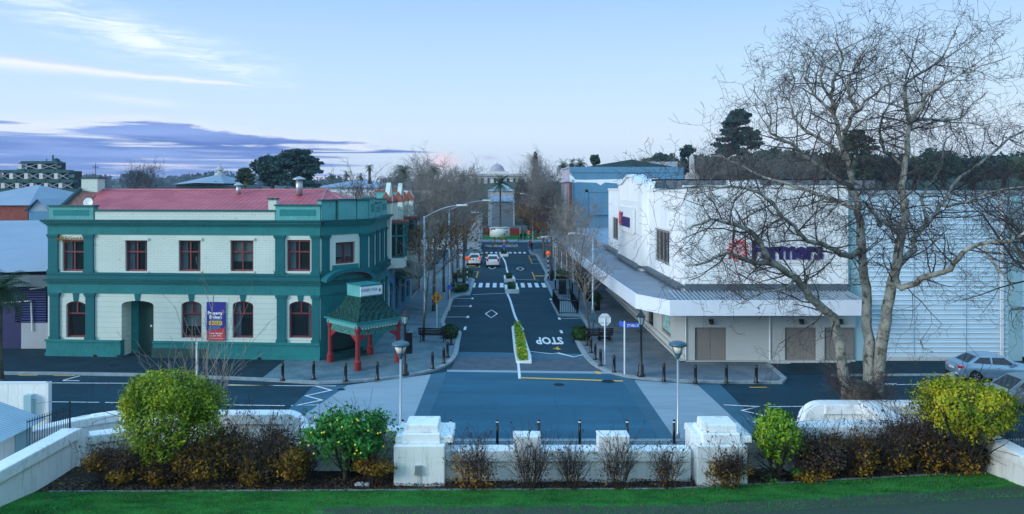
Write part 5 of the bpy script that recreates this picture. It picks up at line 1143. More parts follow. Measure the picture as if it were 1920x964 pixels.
r = thing('railing', 'black metal railing on the white wall beside the kiosk', 'railing', (-17.1,28,1.0))
mb = MB(); p0, p1 = Vector((-17.05,26.9,1.3)), Vector((-17.15,29.75,1.0))
for k in range(19):
    p = p0.lerp(p1, k/18); mb.path([p, p+Vector((0,0,1.35))], .014, 4)
mb.build('railing_bar', M['iron'], r); MB().path([p0+Vector((0,0,1.25)),p1+Vector((0,0,1.2))], .022, 5).path([p1, p1+Vector((0,0,1.5))], .035, 5).build('rail', M['iron'], r)
# hills
def hill(name, pts, Y, depth, m='hill', z0=0):
    n = len(pts); mb = MB(); vs = []
    for i, (px, py) in enumerate(pts):
        x = XP(px,Y); z = ZP(py,Y); vs += [(x,Y-depth,z0),(x,Y-depth*.45,z*.62),(x,Y,z),(x*1.03,Y+depth,z0)]
    mb.add(vs, [(4*i+k, 4*i+4+k, 4*i+5+k, 4*i+1+k) for i in range(n-1) for k in range(3)]); o = mb.build(name, M[m], origin=(0,0,0), smooth=True); o['kind'] = 'structure'; return o
mat('hill_green', (.03,.055,.045), .95, .3, .02, c2=(.05,.085,.05))
hill('hill', [(-600,345),(-200,340),(0,338),(180,337),(260,333),(330,334),(420,336),(600,340),(900,342),(1200,343),(1700,340),(2300,335),(2900,340)], 1500, 500, 'hill_green')
hill('hill', [(860,352),(900,345),(960,341),(1060,340),(1140,338),(1200,332),(1260,329),(1400,326),(1500,322),(1700,320),(1850,318),(2100,318),(2500,330)], 300, 80, 'hill_green')
# ============================================================ STREET FURNITURE
ordn = ['first','second','third','fourth','fifth','sixth','seventh','eighth','ninth','tenth']
# iron bollards of the corners
def iron_bollard():
    t = thing('bollard', '', 'bollard', (0,0,0), 'black iron bollards round the corner footpaths')
    MB().lathe([(.13,0),(.13,.07),(.09,.12),(.085,.80),(.10,.82),(.10,.87),(.065,.90),(.08,.95),(.07,1.0),(.03,1.04)], (0,0,0), 12).build('post', M['black'], t, True)
    MB().lathe([(.15,0),(.15,.04)], (0,0,0), 12).build('foot', M['iron'], t); return t
pb = iron_bollard(); fl = []
Lb = [(530,713),(588,711),(648,714.5),(707.5,712),(811,691.5),(832,681.5),(839,670),(846,646.5)]
for i, (px, py) in enumerate(Lb):
    p = G(px, py, KZ); place(pb, fl, p, 0, 'black iron bollard on the left corner footpath, %s from the left' % ordn[i])
Rb = [(1418,718),(1362,718),(1304,718),(1245,715),(1151.5,698),(1126,686),(1116,674),(1108,661),(1100,648)]
for i, (px, py) in enumerate(Rb):
    p = G(px, py, KZ); place(pb, fl, p, 0, 'black iron bollard on the right corner footpath, %s counting from the rightmost' % ordn[i])
p = G(1037,541,KZ); place(pb, fl, (5.9,79.8,KZ), 0, 'black iron bollard beside the bin at the right end of the crossing')
def cap_bollard():
    t = thing('post_bollard', '', 'bollard', (0,0,0), 'slim black posts with white bands behind the park wall')
    MB().lathe([(.06,0),(.06,.90)], (0,0,0), 12).build('post', M['black'], t, True); MB().lathe([(.062,.90),(.062,.96)], (0,0,0), 12).build('white_band', M['white_paint'], t); MB().lathe([(.06,.96),(.06,1.0),(.04,1.02)], (0,0,0), 12).build('cap', M['black'], t); return t
pb2 = cap_bollard(); fl = []
pn = ['above the citrus tree','just left of the left stepped pillar','just right of the left stepped pillar','above the dry shrub with orange leaves','behind the first raised wall block','between the two raised wall blocks','behind the second raised wall block','left of the right stepped pillar']
for i, px in enumerate((561,755,845,932.5,1010,1087,1176,1264)):
    Y = 31.75; place(pb2, fl, (XP(px,Y),Y,KZ), 0, 'slim black post with white band '+pn[i])
# post-top lamps
def park_lamp():
    t = thing('post_top_lamp', '', 'street lamp', (0,0,0), 'modern post top lamps by the park wall')
    MB().lathe([(.09,0),(.09,.3),(.055,.35),(.05,3.55)], (0,0,0), 10).build('pole', M['galv'], t, True)
    h = MB().lathe([(.03,3.45),(.06,3.55),(.18,3.78),(.18,3.80)], (0,0,0), 14).build('lamp_base', mat('lamp_grey', (.05,.12,.16), .4, .1), t, True)
    MB().lathe([(.17,3.80),(.29,4.12)], (0,0,0), 14).build('diffuser', M['lamp_glass'], t, True)
    mb = MB(); [mb.path([(.18*cos(a),.18*sin(a),3.79),(.31*cos(a),.31*sin(a),4.13)], .02, 4) for a in (.4,.4+pi/2,.4+pi,.4-pi/2)]; mb.build('strut', M['lamp_grey'], t)
    MB().lathe([(.37,4.10),(.40,4.15),(.37,4.22),(.2,4.29),(.01,4.31)], (0,0,0), 18).build('cap', M['lamp_grey'], t, True); return t
lp = park_lamp(); fl = []
Y = 32.6; place(lp, fl, (XP(751,Y),Y,.0), 0, 'modern post top lamp rising behind the left stepped pillar'); place(lp, fl, (XP(1271,Y),Y,.0), 0, 'modern post top lamp rising left of the right stepped pillar')
# heritage lanterns
def lantern():
    t = thing('heritage_lamp', '', 'street lamp', (0,0,0), 'black heritage lanterns on the two corners')
    MB().lathe([(.24,0),(.24,.12),(.16,.2),(.17,.6),(.11,.68),(.08,.75),(.065,2.75),(.09,2.8),(.06,2.86),(.12,2.95),(.12,3.0)], (0,0,0), 12).build('column', M['iron'], t, True)
    MB().path([(-.28,0,2.6),(.28,0,2.6)], .02, 6).build('ladder_bar', M['iron'], t)
    MB().lathe([(.12,3.0),(.22,3.42)], (0,0,0), 6).build('glass', mat('lantern_glass', (.30,.42,.46), .1, .1), t)
    mb = MB(); [mb.path([(.12*cos(a),.12*sin(a),3.0),(.235*cos(a),.235*sin(a),3.43)], .016, 4) for a in [k*pi/3 for k in range(6)]]; mb.build('glazing_bar', M['iron'], t)
    MB().lathe([(.27,3.42),(.27,3.46),(.10,3.68),(.07,3.72),(.03,3.80),(.01,3.92)], (0,0,0), 6).build('roof', M['iron'], t); return t
ln = lantern(); fl = []
place(ln, fl, G(759,703,KZ), 0, 'black heritage lantern beside the corner porch'); place(ln, fl, G(1202,705.5,KZ), 0, 'black heritage lantern on the right corner beside the street name sign')
# signs
t = thing('stop_sign', 'back of an octagonal stop sign on a white pole on the right corner', 'road sign', G(1134,684,KZ)); p = t.location; x, y = p.x, p.y
MB().path([(x,y,KZ),(x,y,3.0)], .04, 8).build('pole', M['white_paint'], t)
zc = ZP(600,y); MB().prism([(x+.41*cos(pi/8+k*pi/4), y+.05, zc+.41*sin(pi/8+k*pi/4)) for k in range(8)], (0,.02,0)).build('plate', M['white_metal'], t); MB().box(x-.36,y+.03,zc-.2,x+.36,y+.049,zc-.17).box(x-.36,y+.03,zc+.17,x+.36,y+.049,zc+.2).build('bracket', M['galv'], t)
t = thing('street_name_sign', 'blue street name blades on a tall white pole beside the right corner lantern', 'street sign', G(1171,702,KZ)); p = t.location; x, y = p.x, p.y
MB().path([(x,y,KZ),(x,y,ZP(602,y))], .045, 8).build('pole', M['white_paint'], t)
z0_, z1_ = ZP(614.5,y), ZP(605.5,y)
MB().box(x+.05,y-.015,z0_,x+.92,y+.015,z1_).build('blade', M['sign_blue'], t); MB().prism([(x-.02,y+.05,z0_),(x-.2,y+.75,z0_),(x-.2,y+.75,z1_),(x-.02,y+.05,z1_)], (.02,.005,0)).build('blade', M['sign_blue'], t)
mb = MB(); text_on(mb, 'ST HILL ST', (x+.15,y-.02,z0_+.06), (.72,0,0), (0,0,.15), off=.03); mb.build('lettering', M['white_paint'], t)
t = thing('warning_sign', 'orange diamond warning sign on a white pole on the left footpath', 'road sign', G(819,617,KZ)); p = t.location; x, y = p.x, p.y
zc = ZP(558,y); MB().path([(x,y,KZ),(x,y,zc+.3)], .04, 8).build('pole', M['white_paint'], t)
MB().prism([(x,y-.06,zc-.48),(x+.44,y-.06,zc),(x,y-.06,zc+.48),(x-.44,y-.06,zc)], (0,.02,0)).build('plate', M['sign_orange'], t)
mb = MB()
for dx in (-.17,.10):
    mb.path([(x+dx,y-.075,zc+.14),(x+dx,y-.075,zc-.02)], .035, 6).path([(x+dx,y-.075,zc-.02),(x+dx-.07,y-.075,zc-.22)], .022, 5).path([(x+dx,y-.075,zc-.02),(x+dx+.08,y-.075,zc-.2)], .022, 5).path([(x+dx,y-.075,zc+.1),(x+dx+.12,y-.075,zc+.0)], .018, 5).ball((x+dx,y-.07,zc+.22), .045, 8, 5)
mb.build('figure_symbol', M['black'], t)
for i, (px, pyb, pyt, l) in enumerate(((972,0,0,''),)[:0]): pass
t = thing('sign_pole', 'thin white pole standing inside the small bare tree', 'pole', G(369,726,0)); p = t.location
MB().lathe([(.055,0),(.055,ZP(641,p.y)-.03),(.03,ZP(641,p.y))], (p.x,p.y,0), 8).build('shaft', M['white_paint'], t)
MB().lathe([(.09,0),(.09,.06)], (p.x,p.y,KZ), 8).build('foot', M['galv'], t)
for px, py, pt, l in ((979,515+3,475,'white parking sign pole on the left footpath beyond the crossing'),):
    pass
def sign_pole(px, Y, ztop, l, plate=None, r=.04):
    x = XP(px,Y); t = thing('sign_pole', l, 'sign pole', (x,Y,KZ)); MB().path([(x,Y,KZ),(x,Y,ztop)], r, 8).build('shaft', M['white_paint'], t)
    MB().box(x-.18,Y-.05,ztop-.45,x+.18,Y-.035,ztop).build('plate', M[plate or 'white_metal'], t)
sign_pole(864.5,90,3.2,'white sign pole on the left footpath beside the round green bush'); sign_pole(1041,86,4.6,'tall white sign pole on the right footpath beyond the crossing'); sign_pole(843,66,2.4,'blue plated sign pole on the left footpath beside the litter bin','sign_blue')
# belisha beacons
def beacon():
    t = thing('crossing_beacon', '', 'crossing beacon', (0,0,0), 'orange globe beacons at the zebra crossings')
    pl = MB().lathe([(.07,0),(.07,2.95)], (0,0,0), 10).build('striped_pole', M['black'], t); mb = MB()
    for k in range(5): mb.lathe([(.075,.45+k*.55),(.075,.70+k*.55)], (0,0,0), 10)
    mb.build('white_ring', M['white_paint'], pl); MB().ball((0,0,3.14), .27, 14, 10).build('globe', M['orange_globe'], t, True); return t
bc = beacon(); fl = []
place(bc, fl, (XP(876,81.5),81.5,KZ), 0, 'orange globe beacon at the left end of the near zebra crossing')
place(bc, fl, (XP(1028,88.3),88.3,KZ), 0, 'orange globe beacon at the right end of the near zebra crossing')
place(bc, fl, (XP(991,130),130,KZ), 0, 'orange globe beacon at the far crossing beside the cross road')
# street light columns with outreach arms
def column(label, x, y, h, arm, m='galv', r=.09):
    t = thing('street_light', label, 'street light', (x,y,KZ))
    MB().lathe([(r*1.5,0),(r*1.5,1.2),(r,1.3),(r*.75,h-KZ)], (x,y,KZ), 10).build('column', M[m], t, True)
    n = 8; pts = [(x+arm[0]*k/n, y+arm[1]*k/n, h-.1+arm[2]*sin(pi/2*k/n)) for k in range(n+1)]; MB().path(pts, .045, 6).build('arm', M[m], t, True)
    e = Vector(pts[-1]); d = Vector((arm[0],arm[1],0)).normalized(); q = Vector((-d.y,d.x,0))
    MB().prism([e-q*.08-d*.05, e+q*.08-d*.05, e+q*.15+d*.35, e+q*.1+d*.75, e-q*.1+d*.75, e-q*.15+d*.35], (0,0,.12)).build('lantern', M['white_metal'], t); return t
column('tall street light arching over the road from the left footpath, nearest', -5.6, 55, 8.9, (2.4,.3,.85))
column('tall street light arching over the road farther along the left footpath', -5.0, 73, 8.9, (3.3,.5,.9))
column('street light arching from a column among the young trees on the right', 7.5, 60.5, 7.0, (-1.7,-2.2,.5))
t = column('dark lighting column at the right end of the near zebra crossing', XP(1034,87.5), 87.5, 5.2, (-.5,-.1,.1), 'iron', .13)
t = column('dark lighting column at the left end of the near zebra crossing', XP(870,79.8), 79.8, 8.2, (.8,0,.2), 'iron', .12)
t = column('grey lighting column at the far crossing beside the cross road', XP(999,131), 131, 9.5, (-1.5,0,.5))
t = column('thin white lighting column on the left footpath before the cross road', XP(814,118), 118, 4, (.3,0,.1), 'white_paint', .08)
# benches
def bench():
    t = thing('park_bench', '', 'bench', (0,0,0), 'dark slatted benches near the corners')
    mb = MB(); [mb.box(-.95,-.25+k*.115,.43,.95,-.16+k*.115,.465) for k in range(4)]; mb.build('seat', M['wood_dark'], t)
    mb = MB(); [mb.add([(-.95,.24+k*.03,.52+k*.12),(.95,.24+k*.03,.52+k*.12),(.95,.27+k*.03,.61+k*.12),(-.95,.27+k*.03,.61+k*.12),(-.95,.27+k*.03,.52+k*.12),(.95,.27+k*.03,.52+k*.12),(.95,.30+k*.03,.61+k*.12),(-.95,.30+k*.03,.61+k*.12)], [(0,1,2,3),(7,6,5,4),(0,4,5,1),(3,2,6,7)]) for k in range(4)]; mb.build('backrest', M['wood_dark'], t)
    for sx in (-.8,.8): MB().path([(sx,-.26,0),(sx,-.22,.43),(sx,.2,.43),(sx,.38,.98)], .03, 6).path([(sx,.22,.43),(sx,.34,0)], .03, 6).path([(sx,-.26,.43),(sx,-.26,.64),(sx,.28,.66)], .025, 6).build('leg', M['iron'], t)
    return t
bn = bench(); fl = []
p = G(812,640,KZ); place(bn, fl, p, R(172), 'dark slatted bench on the left corner footpath beside a green bush', 1.05)
p = G(1122,641,KZ); place(bn, fl, p, R(188), 'dark slatted bench on the right corner footpath behind the stop sign', 1.05)
# bins
def bin_(label, x, y, w_=.3, h=1.15, name='litter_bin', cat='bin'):
    t = thing(name, label, cat, (x,y,KZ)); MB().box(x-w_,y-w_,KZ,x+w_,y+w_,KZ+h*.85,.02).build('body', M['black'], t); MB().box(x-w_*.7,y-w_-.01,KZ+h*.55,x+w_*.7,y-w_-.002,KZ+h*.75).build('slot', M['iron'], t); MB().box(x-w_-.03,y-w_-.03,KZ+h*.85,x+w_+.03,y+w_+.03,KZ+h,.06).build('lid', M['iron'], t)
bin_('dark litter bin on the left footpath beside the round green bush', XP(853,86), 86); bin_('tall dark litter bin on the right footpath below the zebra crossing', XP(1055,76), 76.5, .38, 1.5)
p = G(765,663,KZ); t = thing('notice_stand', 'black upright notice stand with pale top beside the corner porch', 'notice stand', p)
MB().box(p.x-.28,p.y-.08,KZ,p.x+.28,p.y+.08,1.55).build('panel', M['black'], t); MB().prism([(p.x-.1,p.y-.09,1.5),(p.x+.3,p.y-.09,1.5),(p.x+.3,p.y-.09,1.75)], (0,.16,0)).build('top_plate', M['roof_pale'], t)
p = G(1108,636,KZ); t = thing('parking_meter', 'blue grey ticket post behind the right bench', 'parking meter', G(1112,628,KZ)); p = t.location
MB().lathe([(.07,0),(.07,1.15)], (p.x,p.y,KZ), 8).build('post', M['lamp_grey'], t); MB().box(p.x-.13,p.y-.1,KZ+1.15,p.x+.13,p.y+.1,KZ+1.65,.03).build('head', M['lamp_grey'], t)
p = G(1131,641,KZ); t = thing('parked_scooter', 'dark mobility scooter parked behind the right bench', 'scooter', p)
xx, yy = p.x+.15, p.y+.5
MB().path([(xx-.3,yy,.3),(xx+.35,yy,.3)], .09, 8).box(xx-.4,yy-.16,.55,xx+.05,yy+.16,.68,.02).box(xx-.42,yy-.16,.6,xx-.34,yy+.16,1.05).build('frame', M['black'], t); MB().path([(xx+.3,yy,.3),(xx+.42,yy,1.05),(xx+.3,yy,1.1)], .03, 6).build('handlebar', M['iron'], t)
for dx in (-.35,.4): MB(Matrix.Translation((xx+dx,yy-.06,.27)) @ Matrix.Rotation(R(-90),4,'X')).lathe([(.06,-.02),(.15,0),(.15,.12),(.06,.14)], (0,0,0), 12).build('wheel', M['tyre'], t)
# fenced cycle corral
t = thing('black_fence', 'black barred guard around the tree island on the right of the street', 'fence', (6.2,67,KZ)); mb = MB(); c4 = [(5.1,64.2),(6.7,64.2),(6.7,71.2),(5.0,71.2)]
for (xa,ya),(xb_,yb_) in zip(c4, c4[1:]+c4[:1]):
    n = max(3, int(sqrt((xa-xb_)**2+(ya-yb_)**2)/.16))
    for k in range(n): x, y = xa+(xb_-xa)*k/n, ya+(yb_-ya)*k/n; mb.path([(x,y,.1),(x,y,1.35)], .02, 4)
mb.build('bar', M['black'], t)
mb = MB()
for (xa,ya),(xb_,yb_) in zip(c4, c4[1:]+c4[:1]):
    for z in (.25,1.3): mb.path([(xa,ya,z),(xb_,yb_,z)], .03, 5)
mb.build('rail', M['black'], t)
slab('tree_island', [(4.9,63.6),(6.9,63.2),(6.9,71.6),(4.8,71.6)], 0, .13, 'kerb')
for x, y, l, h in ((XP(1075,70),71,'tall black fence post at the corner of the tree island',1.9),):
    t = thing('fence_post', l, 'post', (x,y,KZ)); MB().lathe([(.1,0),(.08,h-.1),(.1,h-.08),(.03,h)], (x,y,KZ), 10).build('shaft', M['black'], t)
# traffic islands
def island(label, pts, z=.16, plant=True, name='planted_island', flower=False, cat='traffic island'):
    t = thing(name, label, cat, (sum(p[0] for p in pts)/len(pts), sum(p[1] for p in pts)/len(pts), 0))
    P = ccw(pts); band('k', P, .22, 0, z, None, True).build('kerb_edge', M['white_paint'], t); MB().prism([(x,y,0) for x,y in P], (0,0,z-.03)).build('bed', M['soil'], t)
    return t
isl = []
I1 = g2((962,617),(968,613.5),(975,614),(983,640),(993,672),(991,681),(971,681),(966,655)); isl.append((island('long white kerbed island with green planting and yellow flowers in the near street mouth', I1), I1, 1))
I2 = [(.65,77.6),(1.75,77.6),(1.75,81.2),(.65,81.2)]; isl.append((island('small white kerbed planter on the near side of the crossing', I2, .45), I2, 0))
I3 = [(.55,86.6),(1.55,86.6),(1.45,90),(.65,90)]; isl.append((island('small white kerbed planter on the far side of the near crossing', I3, .45), I3, 0))
I4 = [(.1,119.5),(1.1,119.5),(1.2,123),(0,123)]; isl.append((island('small splitter island before the far crossing', I4, .4), I4, 0))
I5 = [(-2.2,138.5),(2.8,138.5),(3.2,140),(2.6,141.2),(-2.2,141.2),(-2.8,140)]; island('white kerbed island in the middle of the cross road', I5, .3)
t = thing('keep_left_sign', 'small red and blue sign on the splitter island before the far crossing', 'road sign', (.6,122,.3)); MB().path([(.6,122,.3),(.6,122,2.5)], .04, 6).build('pole', M['white_paint'], t)
MB().prism([(.6+.3*cos(k*pi/8),121.95,1.4+.3*sin(k*pi/8)) for k in range(16)], (0,.03,0)).build('blue_disc', M['sign_blue'], t); MB().prism([(.2,121.95,2.5),(.6,121.95,1.85),(1.0,121.95,2.5)], (0,.03,0)).build('triangle_plate', M['logo_red'], t); MB().prism([(.33,121.93,2.43),(.6,121.93,2.0),(.87,121.93,2.43)], (0,.015,0)).build('triangle_face', M['white_paint'], t)
for i, x in enumerate([-8,-5.6,-3.1,-.7,1.8,4.2,6.6,9]):
    pass
t = thing('post_fence', 'row of low dark posts and rail along the far side of the cross road', 'fence', (0,151,.1)); [MB().lathe([(.07,0),(.07,1.0)], (-11+k*2.45,151,.1), 8).build('post', M['iron'], t) for k in range(10)]; MB().path([(-11,151,.9),(11,151,.9)], .03, 5).build('rail', M['iron'], t)
t = thing('umbrella_table', 'white cafe umbrella canopy on the far right footpath', 'umbrella', (XP(1040,128),128,KZ)); x = XP(1042,128); MB().lathe([(.04,0),(.04,2.4)], (x,128,KZ), 6).build('pole', M['white_paint'], t); MB().lathe([(3.2,2.2),(3.2,2.35),(1.6,2.75),(.05,3.0)], (x,128,KZ), 8).build('canopy', M['white_metal'], t)
for i, (px, Y, l) in enumerate(((1085,82,'first potted shrub under the store awning'),(1094,77,'second potted shrub under the store awning'),(1104,71,'third potted shrub under the store awning'),(1116,65.5,'fourth and nearest potted shrub under the store awning'))):
    pass
# rough verandah planter tubs
def tub():
    t = thing('potted_shrub', '', 'potted plant', (0,0,0), 'dark tubs under the awning'); MB().lathe([(.32,0),(.4,.75),(.36,.76)], (0,0,0), 12).build('tub', M['black'], t, True); return t
# ============================================================ CARS
def car(label, loc, rz, paint, L=4.5, W=1.76, H=1.46, style='sedan', lit=False, cat='car', name='parked_car'):
    t = thing(name, label, cat, (0,0,0))
    # stations along x (front is +x): (x, z_low, z_belt, half width)
    if style == 'sedan': st = [(-.5,.32,.80,.78),(-.485,.24,.93,.86),(-.42,.20,1.0,.95),(-.28,.18,.99,1.0),(0,.18,.95,1.0),(.2,.18,.92,1.0),(.34,.18,.86,.985),(.44,.2,.76,.93),(.485,.24,.66,.84),(.5,.32,.56,.74)]; gh = [(-.40,.99),(-.24,1),(.06,1),(.27,.90)]
    elif style == 'suv': st = [(-.5,.36,.95,.84),(-.49,.30,1.05,.90),(-.42,.26,1.06,.97),(-.2,.24,1.04,1.0),(.1,.24,1.02,1.0),(.26,.24,.99,.99),(.4,.26,.92,.95),(.485,.3,.80,.85),(.5,.38,.70,.78)]; gh = [(-.475,.99),(-.40,1),(.06,1),(.25,.92)]
    hw = W/2; mb = MB(); ring = []
    for x, zl, zb, q in st:
        w_ = hw*q; zb_ = zb*H/1.46 if style == 'sedan' else zb*H/1.62; zm_ = zl+(zb_-zl)*.55
        ring.append([(x*L,-w_*.9,zl),(x*L,-w_*.985,zl+.12),(x*L,-w_,zm_),(x*L,-w_*.965,zb_-.08),(x*L,-w_*.88,zb_),(x*L,-w_*.45,zb_+.03),(x*L,w_*.45,zb_+.03),(x*L,w_*.88,zb_),(x*L,w_*.965,zb_-.08),(x*L,w_,zm_),(x*L,w_*.985,zl+.12),(x*L,w_*.9,zl)])
    n = 12; vs = [p for r in ring for p in r]; fs = [(i*n+k, i*n+(k+1) % n, (i+1)*n+(k+1) % n, (i+1)*n+k)[::-1] for i in range(len(ring)-1) for k in range(n)]
    fs += [tuple(range(n)), tuple(range(len(ring)*n-1, (len(ring)-1)*n-1, -1))]; mb.add(vs, fs)
    def belt(x):
        for a, b in zip(st[:-1], st[1:]):
            if a[0] <= x <= b[0]: f = (x-a[0])/(b[0]-a[0]); zz = a[2]+(b[2]-a[2])*f; return (zz*H/1.46 if style == 'sedan' else zz*H/1.62)+.01
        return st[-1][2]
    x0, x1, x2, x3 = [g[0]*L for g in gh]; b0, b3 = belt(gh[0][0])-.03, belt(gh[3][0])-.03
    rw, bw = hw*.70, hw*.90; ry = H
    roof = [(x1,ry-.04),(x1+(x2-x1)*.35,ry),(x1+(x2-x1)*.75,ry-.005),(x2,ry-.05)]
    base = [(x0,b0),(x1+(x2-x1)*.0,belt(x1/L)-.03),(x2,belt(x2/L)-.03),(x3,b3)]
    g0 = len(mb.v)
    vv = [(x0,-bw,b0),(x1,-bw,base[1][1]),(x2,-bw,base[2][1]),(x3,-bw*.97,b3)]+[(a,-rw,z) for a, z in roof]
    vv += [(x,-y,z) for x,y,z in vv]
    mb.add(vv, [(0,1,4),(1,2,7,6,5,4),(2,3,7),(12,9,8),(12,13,14,15,10,9),(15,11,10),(4,5,13,12),(5,6,14,13),(6,7,15,14),(0,4,12,8),(3,11,15,7)])
    body = mb.build('body', M[paint], t)
    for pgn in body.data.polygons: pgn.use_smooth = True
    md = body.modifiers.new('edge', 'EDGE_SPLIT'); md.split_angle = R(38)
    def quad(name, a, b, c, d, m='glass_car', par=t, off=.012):
        a, b, c, d = map(Vector, (a,b,c,d)); nn = (b-a).cross(d-a).normalized()*off; return MB().face([a+nn,b+nn,c+nn,d+nn]).build(name, M[m], par)
    def lp_(p, q, f): return Vector(p).lerp(Vector(q), f)
    # rear and front glass
    R0, R1, R2, R3 = (x0,bw,b0),(x0,-bw,b0),(x1,-rw,ry-.04),(x1,rw,ry-.04)
    def inset(a,b,c,d,f=.09,g=.1): 
        a,b,c,d = map(Vector,(a,b,c,d)); A = a.lerp(b,f).lerp(d.lerp(c,f),g); B = b.lerp(a,f).lerp(c.lerp(d,f),g); C = c.lerp(d,f).lerp(b.lerp(a,f),g); D = d.lerp(c,f).lerp(a.lerp(b,f),g); return A,B,C,D
    quad('rear_window', *inset(R0,R1,R2,R3,.08,.12))
    quad('windscreen', *inset((x3,-bw*.97,b3),(x3,bw*.97,b3),(x2,rw,ry-.05),(x2,-rw,ry-.05),.06,.08))
    for s in (-1,1):
        def sp(x, f): # point on side glass plane
            zb_ = belt(x/L)-.03; return Vector((x, s*(bw+(rw-bw)*f), zb_+(ry-.05-zb_)*f))
        xm = (x1+x2)/2-.05; lo, hi_ = .08, .84
        A = [sp(x1-(x1-x0)*.55,lo+.08), sp(xm-.05,lo), sp(xm-.05,hi_), sp(x1+.03,hi_)]; B = [sp(xm+.05,lo), sp(x2+(x3-x2)*.62,lo), sp(x2-.02,hi_), sp(xm+.05,hi_)]
        for Q in (A,B):
            if s > 0: Q = Q[::-1]
            quad('side_window', *Q)
        for wx in (-.30*L if style == 'sedan' else -.31*L, .305*L):
            Tw = Matrix.Translation((wx, s*(hw-.02), .32)) @ Matrix.Rotation(R(90*-s),4,'X')
            MB(Tw).lathe([(.37,-.16),(.37,.012),(.01,.012)], (0,0,0), 20).build('wheel_arch', M['black'], t)
            wh_ = MB(Tw).lathe([(.2,-.18),(.31,-.16),(.32,-.1),(.32,.0),(.30,.03),(.2,.035)], (0,0,0), 20).build('wheel', M['tyre'], t, True)
            rm = MB(Tw).lathe([(.205,.0),(.205,.038),(.18,.03),(.17,.01),(.06,.03),(.01,.035)], (0,0,0), 18); 
            rm.build('rim', M['rim'], wh_)
            mb = MB(Tw); [mb.box(.06,-.018,.02,.18,.018,.04) if 0 else mb.prism([(.05*cos(a)-.02*sin(a),.05*sin(a)+.02*cos(a),.03),(.05*cos(a)+.02*sin(a),.05*sin(a)-.02*cos(a),.03),(.18*cos(a)+.025*sin(a),.18*sin(a)-.025*cos(a),.03),(.18*cos(a)-.025*sin(a),.18*sin(a)+.025*cos(a),.03)], (0,0,.012)) for a in [k*2*pi/5 for k in range(5)]]; mb.build('spoke', M['galv'], wh_)
        MB().prism([(x2+.28,s*(hw*.93),belt(.2)+.0),(x2+.5,s*(hw*.93),belt(.2)),(x2+.46,s*(hw*.93),belt(.2)+.14),(x2+.3,s*(hw*.93),belt(.2)+.14)], (0,s*.2,0)).build('mirror', M[paint], t)
        zt_ = st[1][2]*.80*H/(1.46 if style == 'sedan' else 1.62)
        if style == 'sedan': MB().prism([(-.497*L,s*hw*.50,zt_-.02),(-.497*L,s*hw*.80,zt_-.02),(-.47*L,s*hw*.93,zt_),(-.45*L,s*hw*.955,zt_+.03),(-.44*L,s*hw*.95,zt_+.13),(-.488*L,s*hw*.84,zt_+.14),(-.492*L,s*hw*.50,zt_+.13)], (-.012,s*.01,0)).build('tail_lamp', M['tail_lit' if lit else 'tail_red'], t)
        else: MB().box(-.502*L,s*hw*.66,zt_-.02,-.485*L,s*hw*.90,zt_+.38).build('tail_lamp', M['tail_lit' if lit else 'tail_red'], t)
        MB().box(.475*L,s*hw*.5,.58,.493*L,s*hw*.82,.72,.01).build('headlight', M['lamp_glass'], t)
        for xd in (xm+.0,): MB().box(xd+.22,s*(hw*1.0)-.0,.80,xd+.40,s*(hw*1.0+.02),.83).build('door_handle', M['galv'], t)
    MB().box(-.502*L-.008,-.26,.62 if style == 'sedan' else .8,-.49*L,.26,.74 if style == 'sedan' else .92).build('number_plate', M['white_paint'], t)
    MB().box(-.505*L,-hw*.75,.24,-.49*L,hw*.75,.36).build('bumper_trim', M['black'], t)
    if paint != 'car_grey': pass
    t.location = loc; t.rotation_euler = (0,0,rz); return t
# silver sedan parked by the warehouse, tail towards the junction
pc_ = G(1862,712,0); car('silver four door saloon parked beside the ribbed warehouse', (28.35,43.0,0), R(-4), 'car_silver', 4.55, 1.76, 1.47)
car('grey hatchback waiting behind the golden bush at the right edge', (26.35,37.8,0), R(180), 'car_grey', 4.3, 1.8, 1.52, 'suv')
car('white sport utility car driving away up the street', (XP(924,103),105.2,0), R(90), 'car_white', 4.5, 1.9, 1.62, 'suv', False, name='moving_car')
c = car('white taxi with glowing tail lamps and a yellow roof sign at the left kerb', (XP(890,106),107.5,0), R(90), 'car_white', 4.5, 1.8, 1.62, 'suv', True)
MB().box(-.16,-.42,1.63,.16,.42,1.85,.03).build('roof_sign', M['taxi_yellow'], c)
car('dark car parked nose on behind the left street trees', (XP(786,100),101,KZ), R(100), 'car_dark', 4.4, 1.8, 1.5)
car('dark car parked beyond the first one behind the left street trees', (XP(806,106),108,KZ), R(95), 'car_dark', 4.3, 1.8, 1.6, 'suv')
car('dark blue van roofed car behind the white screen wall at the left edge', (-26.0,35.6,0), R(180), 'car_dark', 4.6, 1.8, 1.75, 'suv')
# folded sign board by the silver car
p = G(1786,712,0); t = thing('barrier_board', 'small white folding board on the road behind the silver saloon', 'sign board', p); MB().prism([(p.x-.35,p.y-.3,0),(p.x+.35,p.y-.3,0),(p.x+.12,p.y,.42),(p.x-.12,p.y,.42)], (0,.04,0)).build('board', M['galv'], t); MB().prism([(p.x-.35,p.y+.3,0),(p.x+.35,p.y+.3,0),(p.x+.12,p.y+.05,.42),(p.x-.12,p.y+.05,.42)], (0,.04,0)).build('leg', M['galv'], t)
